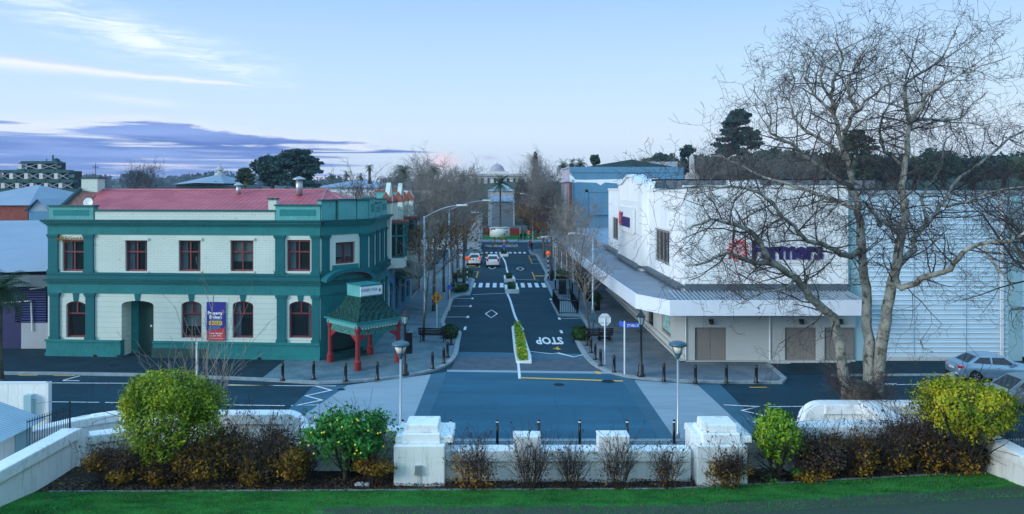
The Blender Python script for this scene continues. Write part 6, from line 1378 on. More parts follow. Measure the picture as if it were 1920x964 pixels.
# ============================================================ PEOPLE (small, far along the street)
def person(label, loc, rz, top, legs='cloth_black', pose=0, h=1.7):
    t = thing('person', label, 'person', (0,0,0)); k = h/1.7; s = .16 if pose else .05
    V_ = [(0,0,.95),(0,0,1.15),(0,.01,1.38),(0,.01,1.47),(0,-.02,1.56),(0,-.02,1.66),   # pelvis..head
          (.10,0,.90),(.11,-s,.50),(.11,-s*.6,.08),(.11,-s*.6-.16,.04), (-.10,0,.90),(-.11,s*.5,.50),(-.11,s*1.4,.09),(-.11,s*1.4-.15,.04),
          (.19,0,1.38),(.25,.03,1.12),(.24,-.06-s,.90),(-.19,0,1.38),(-.25,-.02,1.12),(-.24,-.05+s,.90)]
    E = [(0,1),(1,2),(2,3),(3,4),(4,5),(0,6),(6,7),(7,8),(8,9),(0,10),(10,11),(11,12),(12,13),(2,14),(14,15),(15,16),(2,17),(17,18),(18,19)]
    Rr = [.13,.13,.15,.06,.095,.08,.095,.065,.045,.04,.095,.065,.045,.04,.06,.045,.035,.06,.045,.035]
    me = bpy.data.meshes.new('body'); me.from_pydata([(x*k,y*k,z*k) for x,y,z in V_], E, []); o = bpy.data.objects.new('body', me); col.objects.link(o)
    md = o.modifiers.new('skin', 'SKIN'); sv = me.skin_vertices[0].data
    for i, r in enumerate(Rr): sv[i].radius = (r*k, r*k*.85)
    sv[0].use_root = True; sb_ = o.modifiers.new('sub', 'SUBSURF'); sb_.levels = sb_.render_levels = 1
    bpy.context.view_layer.update(); m2 = bpy.data.meshes.new_from_object(o.evaluated_get(bpy.context.evaluated_depsgraph_get())); bpy.data.objects.remove(o)
    m2.name = 'body'; m2.materials.clear(); [m2.materials.append(M[x]) for x in (top, legs, 'skin', 'black')]
    for pg in m2.polygons:
        c_ = pg.center; pg.use_smooth = True; pg.material_index = 2 if c_.z > 1.49*k or (abs(c_.x) > .2*k and c_.z < .93*k) else (1 if c_.z < .98*k else 0)
    b = bpy.data.objects.new('body', m2); col.objects.link(b); b.parent = t
    MB().lathe([(.085,1.55),(.105,1.62),(.095,1.70),(.03,1.745)], (0,.015,0), 10).build('hair', M['black'], t, True)
    t.location = loc; t.rotation_euler = (0,0,rz); return t
person('person in dark clothes walking at the far side of the cross road', (XP(977,153),153,.13), R(20), 'cloth_black', pose=1)
person('person in dark jacket standing beside the walker beyond the cross road', (XP(984.5,154),154.5,.13), R(-30), 'cloth_black')
person('person in a red top at the kerb of the far crossing', (XP(993,129),129,KZ), R(200), 'cloth_red', 'cloth_blue', 1)
person('person in dark clothes with a bag behind the red topped one at the far crossing', (XP(997.5,127.5),128.2,KZ), R(150), 'cloth_black')
# ============================================================ VEGETATION
def tube3(V, Fc, pts, rad, n=3):
    """light tapered tube appended to plain lists"""
    m = len(pts); b = len(V)
    d = (pts[-1]-pts[0]); d = d.normalized() if d.length > 1e-6 else Vector((0,0,1))
    u = d.cross(Vector((0,0,1)) if abs(d.z) < .9 else Vector((1,0,0))).normalized(); q = d.cross(u)
    cs = [(cos(2*pi*k/n), sin(2*pi*k/n)) for k in range(n)]
    for p, r in zip(pts, rad):
        for c, s in cs: V.append((p.x+(u.x*c+q.x*s)*r, p.y+(u.y*c+q.y*s)*r, p.z+(u.z*c+q.z*s)*r))
    for i in range(m-1):
        for k in range(n): k2 = (k+1) % n; Fc.append((b+i*n+k, b+i*n+k2, b+(i+1)*n+k2, b+(i+1)*n+k))
def rv(rg, s=1): return Vector((rg.gauss(0,1), rg.gauss(0,1), rg.gauss(0,1)))*s
def grow(V, Fc, p, d, L, r, lvl, rg, up=.1, wob=.25, kids=(5,5,4), ratio=.48, spread=.8, seg=4, endr=.45, minr=.006):
    pts = [p.copy()]; rad = [r]; q = p.copy(); dd = d.normalized(); ch = []
    for i in range(seg):
        dd = (dd+rv(rg, wob)/sqrt(seg)+Vector((0,0,up/seg))).normalized(); q = q+dd*(L/seg); pts.append(q.copy()); rr = max(minr, r*(1-(1-endr)*(i+1)/seg)); rad.append(rr); ch.append((q.copy(), dd.copy(), rr))
    tube3(V, Fc, pts, rad, 5 if r > .05 else (4 if r > .025 else 3))
    if lvl <= 0: return
    nk = kids[min(len(kids)-1, lvl-1)]
    for j in range(nk):
        i = min(seg-1, int((j+.8)/nk*seg)); c, cd_, cr_ = ch[i]
        ax = rv(rg); ax = (ax-cd_*ax.dot(cd_)); ax = ax.normalized() if ax.length > 1e-5 else cd_.orthogonal()
        nd_ = (cd_*(1-spread*.5)+ax*spread*rg.uniform(.6,1.15)); grow(V, Fc, c, nd_, L*ratio*rg.uniform(.7,1.25)*(1 if j < nk-1 else 1.2), max(minr, cr_*.62), lvl-1, rg, up, wob, kids, ratio, spread, max(2, seg-1), endr, minr)
def rawbuild(name, V, Fc, m, par, smooth=False):
    mb = MB(); mb.v = V; mb.f = Fc; return mb.build(name, M[m], par, smooth)
def leaves(name, P, N, size, m, par, seed=0, aspect=.55, jit=.5, fold=0):
    """one diamond-shaped leaf per point, loosely facing N"""
    r = np.random.RandomState(seed); n = len(P); P = np.asarray(P, float); N = np.asarray(N, float)+r.normal(0, jit, (n,3)); N /= np.linalg.norm(N, axis=1)[:,None]+1e-9
    a = np.cross(N, r.normal(0,1,(n,3))); a /= np.linalg.norm(a, axis=1)[:,None]+1e-9; b = np.cross(N, a)
    s = (size*r.uniform(.6,1.3,(n,1)))
    v = np.stack([P-a*s, P-b*s*aspect+N*s*.15, P+a*s, P+b*s*aspect+N*s*.15], 1).reshape(-1,3)
    off = Vector((0,0,0)); p = par
    while p is not None: off += p.location; p = p.parent
    v = v-np.array(off); me = bpy.data.meshes.new(name); me.vertices.add(4*n); me.vertices.foreach_set('co', v.ravel()); me.loops.add(4*n); me.loops.foreach_set('vertex_index', np.arange(4*n)); me.polygons.add(n)
    me.polygons.foreach_set('loop_start', np.arange(n)*4); me.polygons.foreach_set('loop_total', np.full(n,4)); me.update(calc_edges=True); me.materials.append(M[m])
    o = bpy.data.objects.new(name, me); col.objects.link(o); o.parent = par; return o
def cloud(ells, n, seed, shell=.35, lump=.18, lscale=1.4):
    """points in the outer shell of lumpy ellipsoids, fewer inside"""
    r = np.random.RandomState(seed); w_ = np.array([e[3]*e[5]+e[4]*e[5]+e[3]*e[4] for e in ells]); k = r.choice(len(ells), n, p=w_/w_.sum()); E = np.array(ells)[k]
    d = r.normal(0,1,(n,3)); d /= np.linalg.norm(d, axis=1)[:,None]; rad = 1-shell*r.rand(n)**1.6
    lm = np.array([noise.noise(Vector((a*lscale*1.6+kk*7.3, b*lscale*1.6, c*lscale*1.6))) for (a,b,c), kk in zip(d, k)]); lm2 = np.array([noise.noise(Vector((a*5+kk*3.3, b*5, c*5))) for (a,b,c), kk in zip(d, k)])
    rad = rad*(1+lump*lm*1.6+lump*.7*lm2); P = E[:,:3]+d*E[:,3:6]*rad[:,None]; return P, d
# ------------------------------------------------------------ the great plane tree
YT = 32.6; bt_ = thing('plane_tree', 'tall leafless plane tree with three pale mottled stems behind the rear stair wall', 'tree', (15.55, YT, 0))
def LP(lst): return [WP(a, b if b > 160 else 160-(160-b)*.70, YT+c) for a, b, c in lst]
limbs = []
def limb(lst, r0, r1): limbs.append((LP(lst), r0*1.12, r1))
limb([(1600,775,.1),(1590,740,.1),(1580,690,.0),(1573,643,-.2),(1560,597,-.4),(1519,556,-.9),(1491,522,-1.3),(1446,492,-1.8),(1425,455,-2.2),(1400,432,-2.6),(1368,420,-3),(1330,412,-3.4),(1290,430,-3.8)], .27, .035)
limb([(1446,492,-1.8),(1400,488,-2.3),(1360,474,-2.6),(1330,490,-2.9),(1290,500,-3.2)], .10, .03)
limb([(1491,522,-1.3),(1470,540,-2.0),(1430,548,-2.8),(1390,570,-3.4)], .07, .02)
limb([(1622,775,.1),(1628,730,.1),(1628,640,.3),(1625,560,.5),(1620,500,.6),(1612,430,.8),(1607,385,.9),(1599,353,.9),(1590,300,.9),(1578,266,.8),(1566,216,.7),(1560,166,.6),(1572,120,.6),(1580,83,.6),(1570,50,.6),(1560,22,.6)], .25, .02)
limb([(1578,266,.8),(1592,235,.2),(1607,207,-.2),(1632,183,-.6),(1665,158,-.9),(1700,140,-1.2)], .10, .02)
limb([(1607,207,-.2),(1590,170,-.5),(1600,120,-.8),(1612,80,-1),(1640,60,-1.2),(1652,25,-1.3)], .07, .014)
limb([(1566,216,.7),(1530,180,1.4),(1510,140,1.8),(1520,90,2.0),(1500,60,2.1)], .07, .014)
limb([(1560,190,.7),(1540,140,.2),(1560,80,-.2),(1600,50,-.4),(1640,20,-.5)], .06, .012)
limb([(1612,470,.7),(1590,480,.0),(1569,472,-.6),(1540,458,-1.1),(1514,451,-1.6),(1490,425,-2.0),(1468,405,-2.4),(1440,370,-2.8),(1390,352,-3.3),(1330,350,-3.8),(1270,352,-4.3),(1225,362,-4.6)], .13, .02)
limb([(1599,353,.9),(1560,330,.2),(1520,300,-.4),(1483,270,-.9),(1446,249,-1.3),(1443,222,-1.5),(1430,190,-1.7),(1405,165,-1.9)], .11, .014)
limb([(1590,300,.9),(1540,262,1.6),(1500,235,2.2),(1480,190,2.8),(1490,140,3.2),(1470,110,3.5)], .09, .014)
limb([(1605,390,.9),(1550,372,2.0),(1490,350,3.0),(1430,330,3.9),(1370,300,4.6),(1330,290,5.0)], .11, .02)
limb([(1632,775,.1),(1644,735,.1),(1645,700,.1),(1658,620,-.1),(1668,560,-.3),(1678,515,-.4),(1690,440,-.3),(1697,390,-.2),(1690,360,-.2),(1697,315,0),(1701,265,.2),(1705,232,.3),(1695,166,.5),(1715,137,.6),(1753,104,.7),(1786,41,.8),(1790,15,.8)], .29, .018)
limb([(1705,232,.3),(1728,199,-.4),(1740,178,-.8),(1786,145,-1.3),(1840,108,-1.8),(1898,83,-2.3)], .09, .014)
limb([(1703,224,.3),(1744,224,.9),(1794,224,1.6),(1815,207,2.0),(1850,170,2.4)], .08, .015)
limb([(1697,315,0),(1660,280,.9),(1650,230,1.6),(1670,180,2.2),(1660,120,2.5)], .08, .015)
limb([(1678,515,-.4),(1690,540,-.6),(1730,522,-1.1),(1780,503,-1.8),(1805,475,-2.3),(1840,457,-2.8),(1890,453,-3.4),(1940,425,-4.0),(2000,380,-4.5)], .15, .04)
limb([(1680,500,-.4),(1700,480,.3),(1715,468,.8),(1712,451,1.0),(1738,419,1.5),(1765,387,2.0),(1786,348,2.4),(1836,307,3.0),(1890,261,3.7),(1940,235,4.2)], .15, .04)
limb([(1840,457,-2.8),(1870,500,-3.2),(1900,540,-3.5),(1880,570,-3.7)], .06, .015)
limb([(1690,440,-.3),(1650,410,-1.4),(1620,380,-2.3),(1590,380,-3.0),(1540,400,-3.6)], .10, .02)
limb([(1765,387,2.0),(1810,380,1.4),(1860,360,.8),(1920,350,.2)], .07, .02)
limb([(1738,419,1.5),(1730,370,2.5),(1760,320,3.2),(1770,270,3.8),(1800,240,4.1)], .08, .015)
V = []; Fc = []; V2 = []; F2_ = []; rg = random.Random(11)
def catmull(P, k=3):
    out = []
    for i in range(len(P)-1):
        p0 = P[max(0,i-1)]; p1 = P[i]; p2 = P[i+1]; p3 = P[min(len(P)-1,i+2)]
        for j in range(k):
            t_ = j/k; out.append(((p1*2)+(p2-p0)*t_+(p0*2-p1*5+p2*4-p3)*t_*t_+(p1*3-p0-p2*3+p3)*t_**3)*.5)
    return out+[P[-1]]
for pts, r0, r1 in limbs:
    P = catmull(pts, 3); m_ = len(P); rad = [r0+(r1-r0)*(i/(m_-1))**.8 for i in range(m_)]
    P = [p+rv(rg,.03) for p in P]; mbx = MB(); mbx.path(P, rad, 8); b = len(V); V += mbx.v; Fc += [tuple(i+b for i in f) for f in mbx.f]
    acc = 0; L_all = sum((P[i+1]-P[i]).length for i in range(m_-1)); s = 0
    for i in range(1, m_-1):
        sl_ = (P[i+1]-P[i]).length; s += sl_
        if s/L_all < (.32 if r0 > .2 else .12): continue
        acc += sl_
        while acc > .31:
            acc -= .31; d = (P[i+1]-P[i]).normalized(); ax = rv(rg); ax = (ax-d*ax.dot(d)).normalized()
            L_ = rg.uniform(1.0,2.6)*(1 if rad[i] > .04 else .75)
            grow(V2, F2_, P[i], d*.45+ax, L_, min(rad[i]*.5,.035), 3, rg, up=.12, wob=.42, kids=(3,4,4), ratio=.52, spread=.85, seg=4, minr=.006)
# burled base with a ruff of shoots
mbx = MB(); prof = [(.55,0),(.58,.4),(.62,1.2),(.66,1.7),(.68,2.0),(.55,2.35),(.22,2.6)]
mbx.lathe(prof, (15.62,YT,0), 14); mbx.v = [tuple(Vector(p)+Vector((noise.noise(Vector(p)*2.2),noise.noise(Vector(p)*2.2+Vector((5,0,0))),0))*.22) for p in mbx.v]
rawbuild('burl', mbx.v, mbx.f, 'bark', bt_, True)
for k in range(230):
    a = rg.uniform(0,2*pi); z = rg.uniform(1.5,2.6); p = Vector((15.62+.6*cos(a), YT+.6*sin(a), z)); grow(V2, F2_, p, Vector((cos(a),sin(a),rg.uniform(.1,.9))), rg.uniform(.5,1.25), .012, 1, rg, up=.3, wob=.5, kids=(3,), seg=4)
print('plane tree faces', len(F2_))
rawbuild('trunk', V, Fc, 'bark_plane', bt_, True); rawbuild('crown', V2, F2_, 'twig', bt_)
r3 = np.random.RandomState(5); idx = r3.randint(0, len(V2), 260); leaves('dry_leaves', [V2[i] for i in idx], r3.normal(0,1,(260,3)), .07, 'leaf_brown', bt_, 3)
# second plane tree, mostly outside the frame on the right
t2 = thing('plane_tree', 'leafless plane tree at the right edge, only its outer branches in view', 'tree', (27.2,34.5,0)); V = []; Fc = []; V2 = []; F2_ = []; rg = random.Random(5)
mbx = MB(); mbx.path([(27.2,34.5,0),(27.0,34.5,3),(26.8,34.4,6)], [.5,.4,.32], 10); V += mbx.v; Fc += mbx.f
for k in range(11):
    a = 2*pi*k/11+.3; d = Vector((cos(a)*.8, sin(a)*.8, rg.uniform(.5,1.5))); grow(V, Fc, Vector((26.8,34.4,rg.uniform(4,6))), d, 5.2, .13, 0, rg, up=.3, wob=.3, seg=7, endr=.3)
    grow(V2, F2_, Vector((26.8,34.4,rg.uniform(4.5,6))), d, rg.uniform(5,6.5), .09, 4, rg, up=.2, wob=.35, kids=(3,4,5,7), ratio=.5, spread=.85, seg=5)
rawbuild('trunk', V, Fc, 'bark_plane', t2, True); rawbuild('crown', V2, F2_, 'twig', t2)
# ------------------------------------------------------------ bare street trees (three forms, copied)
def bare_proto(seed, H, r, first, spread, mt='twig_grey', mtr='bark', n1=26, dry=0, kids=(3,4,5), base=0.28, multi=1, L1=.34, droop=.25):
    rg = random.Random(seed); t = thing('street_tree', '', 'tree', (0,0,0), 'bare street trees'); V = []; Fc = []; V2 = []; F2_ = []
    P = [Vector((0,0,0))]; d = Vector((0,0,1))
    for i in range(9): d = (d+rv(rg,.045)).normalized(); d.z = max(d.z,.9); P.append(P[-1]+d*H*.92/9)
    rad = [r*(1-.9*(i/9)**.9) for i in range(10)]; mbx = MB(); mbx.path(P, rad, 8); V += mbx.v; Fc += mbx.f
    for k in range(n1):
        f = base+(1-base)*(k/n1)**.9; i = min(8, int(f*9)); p = P[i].lerp(P[i+1], f*9-i); a = k*2.4+rg.uniform(-.4,.4); L_ = H*L1*(1-.62*f)*rg.uniform(.8,1.25)
        d = Vector((cos(a)*spread, sin(a)*spread, rg.uniform(.7,1.3))); r_ = max(.014, rad[i]*.45)
        grow(V2 if r_ < .03 else V2, F2_ if r_ < .03 else F2_, p, d, L_, r_, 3, rg, up=droop, wob=.28, kids=kids, ratio=.5, spread=.7, seg=5, minr=.012)
    rawbuild('trunk', V, Fc, mtr, t, True); rawbuild('crown', V2, F2_, mt, t)
    if dry:
        r4 = np.random.RandomState(seed); cand = [v for v in V2 if v[2] < H*.62]; idx = r4.randint(0, len(cand), dry); leaves('dry_leaves', [cand[i] for i in idx], r4.normal(0,1,(dry,3)), .15, 'leaf_dry', t, seed)
    return t
pA = bare_proto(21, 14, .20, 3, .95, n1=34, dry=2600, L1=.41, kids=(4,4,5)); pB = bare_proto(33, 13, .17, 3, .85, n1=32, L1=.40, kids=(4,4,5)); pC = bare_proto(8, 8.5, .085, 2, .62, 'twig_pale', 'bark', n1=20, kids=(2,3,4), base=.25, L1=.36)
pD = bare_proto(55, 12, .18, 3, .95, 'twig', n1=32, dry=900, L1=.41, kids=(4,4,5))
fa, fb, fc_, fd = [], [], [], []
place(pC, fc_, (-5.45,53.0,KZ), 0, 'slender bare tree beside the bench on the left footpath', 1.0)
place(pA, fa, (-5.9,66,KZ), 0, 'dark trunked bare tree behind the orange warning sign', 0.87)
place(pB, fb, (-5.9,78,KZ), 1, 'tall bare tree on the left footpath level with the zebra crossing', 0.91)
place(pA, fa, (-5.7,90,KZ), 2, 'bare tree with rusty leaves on the left footpath just past the zebra crossing', 0.87)
place(pD, fd, (-5.8,101,KZ), 1, 'bare tree beside the white taxi, left footpath', 0.96)
place(pB, fb, (-5.6,113,KZ), 3, 'bare tree on the left footpath between the taxi and the far crossing', 0.96)
place(pA, fa, (-5.8,126,KZ), 4, 'bare tree on the left footpath at the far crossing', 0.97)
place(pD, fd, (-10.5,98,KZ), 4, 'bare tree by the grass strip at the edge of the left car park', 0.83)
place(pB, fb, (-11.5,121,KZ), 5, 'bare tree at the back of the left car park', 0.91)
place(pC, fc_, (6.45,53.4,KZ), 2, 'slender bare tree beside the bench on the right footpath', .98)
place(pC, fc_, (6.9,66.5,KZ), 4, 'slender bare tree inside the black guard', 1.1)
place(pC, fc_, (7.2,76.5,KZ), 1, 'slender bare tree by the awning edge below the zebra crossing', 1.05)
place(pB, fb, (7.1,92,KZ), 2.2, 'bare tree on the right footpath past the zebra crossing', 0.71)
place(pD, fd, (7.0,104,KZ), 2.9, 'second bare tree on the right footpath past the zebra crossing', 0.83)
place(pA, fa, (6.8,116,KZ), .6, 'bare tree on the right footpath before the far crossing', 0.91)
place(pB, fb, (7.4,128,KZ), .4, 'bare tree on the right footpath at the far crossing', 0.96)
place(pD, fd, (4.4,160,.2), 5, 'rust brown tree on the lawn right of the tall palm', 1.00)
place(pA, fa, (8.0,166,.2), 5.5, 'bare tree on the far lawn in front of the dark cypress', 1.13)
place(pB, fb, (-7.5,160,.2), 1.4, 'bare tree on the far lawn left of the tall palm', 1.00)
place(pD, fd, (-13,165,.2), 2.4, 'second bare tree on the far lawn left of the tall palm', 1.04)
for i, (x, y, sc_, l) in enumerate(((-19,172,1.2,'bare tree behind the long white building, left of the far lawn'),(-26,168,1.1,'bare tree beyond the car park on the left, nearer the palms'),(12,172,1.15,'bare tree on the far lawn by the blue building corner'),(7.5,178,1.25,'bare tree standing behind the dark cypress'))): place((pA,pB,pD,pA)[i], (fa,fb,fd,fa)[i], (x,y,.2), i*1.7, l, sc_)
# twiggy small tree around the thin white pole
t = thing('bare_sapling', 'small many stemmed leafless tree around the thin white pole', 'tree', (XP(382,31.4),31.4,KZ)); V2 = []; F2_ = []; rg = random.Random(4); b0 = Vector((XP(382,31.4),31.4,KZ))
for k in range(13):
    a = rg.uniform(0,2*pi); grow(V2, F2_, b0+Vector((cos(a)*.12,sin(a)*.12,0)), Vector((cos(a)*.42,sin(a)*.42,1.0)), rg.uniform(3.0,4.4), .026, 2, rg, up=.55, wob=.2, kids=(3,6), ratio=.36, spread=.55, seg=7, minr=.008)
grow(V2, F2_, b0, Vector((0.02,0,1)), 6.4, .045, 2, rg, up=.6, wob=.08, kids=(3,9), ratio=.2, spread=.6, seg=9, minr=.008)
rawbuild('stems', V2, F2_, 'twig_pale', t)
# dark twiggy tree behind the roof
pE = bare_proto(77, 9, .2, 3, 1.0, 'twig', 'trunk_dark', n1=26, base=.35, L1=.5)
def bg(px, pyt, Y, H): return (XP(px,Y), Y, ZP(pyt,Y)-H)
fe = []; Y = 75; place(pE, fe, (XP(664,Y),Y,1.2), 0, 'dark twiggy tree between the red roof and the corner parapet', 1.08)
Y = 260; 
place(pE, fe, (XP(590/2.19*.0+245,Y),Y,2), 1, 'rounded bare tree on the skyline above the left end of the red roof', (1.7,1.2,1.6)); place(pE, fe, (XP(285,Y),Y,2), 3, 'second rounded bare tree on the skyline above the red roof', (1.9,1.2,1.75))
# ------------------------------------------------------------ evergreens, palms, skyline trees
def ever(name, label, px, pyt, pyb, w_px, Y, m='conifer', kind='pads', n=2600, seed=1, size=None, trunk=True, wind=0, cat='tree', group='evergreen trees on the skyline'):
    x = XP(px,Y); zt_, zb_ = ZP(pyt,Y), ZP(pyb,Y); W_ = w_px/2*Y/F_; H_ = zt_-zb_; t = thing(name, label, cat, (x,Y,zb_-1.5), group); rg = random.Random(seed); ells = []
    if kind == 'pads':
        for k in range(84):
            f = (k+.5)/84; prof = .80+.2*sin(pi*f) if f < .62 else .95-(f-.62)*1.7; a = rg.uniform(0,2*pi); rr = W_*prof*rg.uniform(.25,.85); ells.append((x+cos(a)*rr+wind*f*W_, Y+sin(a)*rr*.8, zb_+H_*(.06+.88*f)+rg.uniform(-.04,.04)*H_, W_*rg.uniform(.13,.33), W_*rg.uniform(.13,.33), H_*rg.uniform(.018,.045)))
    elif kind == 'dome':
        for k in range(11): a = rg.uniform(0,2*pi); rr = W_*rg.uniform(.0,.62); ells.append((x+cos(a)*rr, Y+sin(a)*rr*.7, zb_+H_*rg.uniform(.35,.80), W_*rg.uniform(.3,.5), W_*.4, H_*rg.uniform(.18,.3)))
    elif kind == 'column':
        for k in range(9): f = k/8; ells.append((x, Y, zb_+H_*(.08+.86*f), W_*(1.0-.45*f**2), W_*(1-.45*f**2), H_*.1))
    s_ = size or max(.25, W_*.085); P, D = cloud(ells, n, seed, .55, .22); leaves('crown', P, D, s_, m, t, seed, .7, .6)
    if trunk:
        mbx = MB(); mbx.path([(x,Y,zb_-2.5),(x+.1*W_,Y,zb_+H_*.3),(x+wind*.5*W_,Y,zb_+H_*.85)], [W_*.09,W_*.07,W_*.02], 7)
        for k in range(7): e = ells[rg.randrange(len(ells))]; mbx.path([(x,Y,e[2]-H_*.12),(e[0],e[1],e[2])], [W_*.025,W_*.012], 5)
        rawbuild('trunk', mbx.v, mbx.f, 'trunk_dark', t)
    return t
ever('cedar_tree', 'largest dark spreading conifer rising over the red roof', 556, 277, 352, 112, 170, 'conifer_blue', 'pads', 11000, 3, .42)
ever('evergreen_tree', 'dark rounded evergreen joined to the left of the large conifer', 508, 292, 356, 92, 172, 'conifer_blue', 'dome', 6500, 4, .4)
ever('pine_tree', 'small flat crowned tree at the left end of the conifer group', 459, 314, 350, 40, 165, 'olive', 'pads', 2000, 6, .35)
ever('pine_tree', 'tall open pine standing highest on the right hill', 1378, 203, 336, 108, 215, 'conifer_blue', 'pads', 8000, 12, .5, wind=.12)
ever('pine_tree', 'narrow pine beside the pale obelisk on the hill', 1291, 271, 336, 42, 225, 'conifer_blue', 'pads', 2600, 14, .5)
ever('evergreen_tree', 'round dark green tree left of the obelisk on the hill', 1240, 286, 338, 66, 220, 'conifer_blue', 'dome', 3400, 15, .5)
ever('pine_tree', 'umbrella shaped pine seen through the plane tree stems', 1605, 240, 335, 82, 225, 'olive', 'pads', 3600, 16, .6)
for i, (px, pt, wd, k) in enumerate([(1462,290,80,'conifer'),(1425,285,60,'olive'),(1512,284,70,'conifer'),(1560,292,70,'olive'),(1655,296,76,'conifer'),(1712,300,80,'olive'),(1768,288,70,'conifer'),(1822,298,90,'conifer_blue'),(1880,292,84,'conifer'),(1945,298,90,'olive'),(1340,296,60,'conifer'),(1215,300,44,'olive')]):
    ever('evergreen_tree', 'dark evergreen on the right hill, %s counting from the left' % (ordn+['eleventh','twelfth'])[sorted([1462,1425,1512,1560,1655,1712,1768,1822,1880,1945,1340,1215]).index(px)], px, pt-7, 348, wd*1.3, 230+(i % 3)*9, k, 'dome', 3600, 30+i, .6)
fe2 = []
pF = bare_proto(91, 10, .25, 3, .95, 'twig_grey', 'trunk_dark', n1=24, base=.22, L1=.46)
for i, (px, pt, Y) in enumerate([(1200,296,190),(1225,304,192),(1262,300,190),(1318,292,188),(1345,286,190),(1372,294,186),(1410,286,190),(1448,296,188),(1482,284,190),(1520,292,188)]):
    H_ = ZP(pt,Y)-6; place(pF, fe2, (XP(px,Y),Y,6), i*1.3, 'leafless brown tree on the right hill, %s from the left' % ordn[i], H_/10*.98)
t = thing('obelisk', 'pale stone obelisk monument on the hill between the evergreens', 'monument', (XP(1297,210),210,8)); x = XP(1297,210)
MB().add([(x-.9,209.1,8),(x+.9,209.1,8),(x+.9,210.9,8),(x-.9,210.9,8),(x-.5,209.5,ZP(294,210)),(x+.5,209.5,ZP(294,210)),(x+.5,210.5,ZP(294,210)),(x-.5,210.5,ZP(294,210)),(x,210,ZP(288,210))], [(0,1,5,4),(1,2,6,5),(2,3,7,6),(3,0,4,7),(4,5,8),(5,6,8),(6,7,8),(7,4,8)]).build('shaft', M['stone_pale'], t)
MB().box(x-1.6,208.4,8,x+1.6,211.6,ZP(328,210)).box(x-1.2,208.8,ZP(328,210),x+1.2,211.2,ZP(324,210)).build('plinth', M['stone'], t)
ever('cypress_tree', 'dark narrow cypress rising above the right street trees', 1004, 291, 440, 15, 182, 'leaf_brown2', 'column', 3400, 41, .35)
ever('evergreen_tree', 'dark evergreen behind the right street trees near the museum', 990, 318, 440, 56, 186, 'olive', 'dome', 3800, 42, .45)
ever('evergreen_tree', 'small green tree behind the parapet of the blue building', 1116, 291, 312, 22, 150, 'conifer', 'dome', 900, 43, .35)
def palm(label, px, pyc, pyb, Y, R_=2.2, n=34, seed=1, thick=.3, droop=1.0, skirt=True, m='palm'):
    x = XP(px,Y); zc = ZP(pyc,Y); zb_ = pyb if pyb < 40 else ZP(pyb,Y); t = thing('palm_tree', label, 'palm tree', (x,Y,zb_)); rg = random.Random(seed)
    MB().lathe([(thick*1.25,zb_),(thick*.9,zb_+1),(thick*.75,(zb_+zc)/2),(thick*.8,zc-.6),(thick*1.15,zc-.2),(thick*.4,zc+.1)], (x,Y,0), 10).build('trunk', M['bark'], t, True)
    P = []; Nn = []; vs = []; fs = []
    for k in range(n):
        a = k*2.4+rg.uniform(-.2,.2); el = rg.uniform(-.55,1.25); L_ = R_*rg.uniform(.85,1.1); p = Vector((x,Y,zc)); d = Vector((cos(a)*cos(el), sin(a)*cos(el), sin(el))); pts = [p.copy()]
        for j in range(7): d = (d+Vector((0,0,-.17*droop*(j+1)/3.5))).normalized(); p = p+d*L_/7; pts.append(p.copy())
        for j in range(1, 8):
            q = pts[j]; tg = (pts[j]-pts[j-1]).normalized(); sd_ = tg.cross(Vector((0,0,1))); sd_ = sd_.normalized() if sd_.length > .01 else Vector((1,0,0))
            w_ = R_*.26*sin(pi*(j+.3)/8.6)
            for s in (-1,1):
                for h_ in (0,.5):
                    qq = pts[j-1].lerp(q, h_); b = len(vs); e = qq+sd_*s*w_+tg*w_*.55+Vector((0,0,-w_*.35)); o_ = tg*R_*.022
                    vs += [tuple(qq-o_), tuple(qq+o_), tuple(e)]; fs.append((b,b+1,b+2))
    rawbuild('fronds', vs, fs, m, t); return t
palm('tall thin palm standing on the far lawn at the end of the street', 938, 345, .2, 165, 3.0, 40, 2, .26)
palm('lone palm against the sky above the pale hall roof', 693, 315, 345, 185, 1.6, 26, 3, .42, 1.4)
palm('large full palm on the skyline left of the street trees', 755, 325, 352, 175, 3.4, 60, 4, .5, 1.3)
for i, (px, py) in enumerate(((650,326),(622,330),(676,330))): palm('small palm tuft showing over the hall roof, %s from the left' % ordn[sorted((650,622,676)).index(px)], px, py, 350, 200, 1.7, 24, 6+i, .3, 1.1)
for i, (px, py) in enumerate(((1072,309),(1088,307),(1056,311))): palm('palm behind the parapet of the blue building, %s from the left' % ordn[sorted((1072,1088,1056)).index(px)], px, py, 330, 150, 2.0, 34, 9+i, .3, 1.0)
for i, (px, py) in enumerate(((812,318),(790,330),(868,334))): palm('dark palm partly hidden by the left street trees, %s from the left' % ordn[sorted((812,790,868)).index(px)], px, py, 380, 180, 2.8, 40, 19+i, .4, 1.2)
palm('spiky palm at the left edge in front of the dark blue workshop', -2, 545, 0, 42, 2.0, 46, 15, .22, 1.1)
# far tree line on the blue hill
r5 = np.random.RandomState(8); ells = []
for k in range(75):
    px = r5.uniform(-250, 760); Y = r5.uniform(900,1350); py = 333+r5.uniform(-5,10)+(3 if px < 170 or px > 430 else 0); s = r5.uniform(8,20); ells.append((XP(px,Y), Y, ZP(py,Y)-s*.3, s*1.5, s, s*r5.uniform(.35,.75)))
tw = bpy.data.objects.new('woodland', None); col.objects.link(tw); P, D = cloud(ells, 14000, 9, .5, .25); o = leaves('woodland', P, D, 3.0, 'hill', tw, 4, .7, .6); o.parent = None; bpy.data.objects.remove(tw); o.name = 'woodland'; o['kind'] = 'stuff'
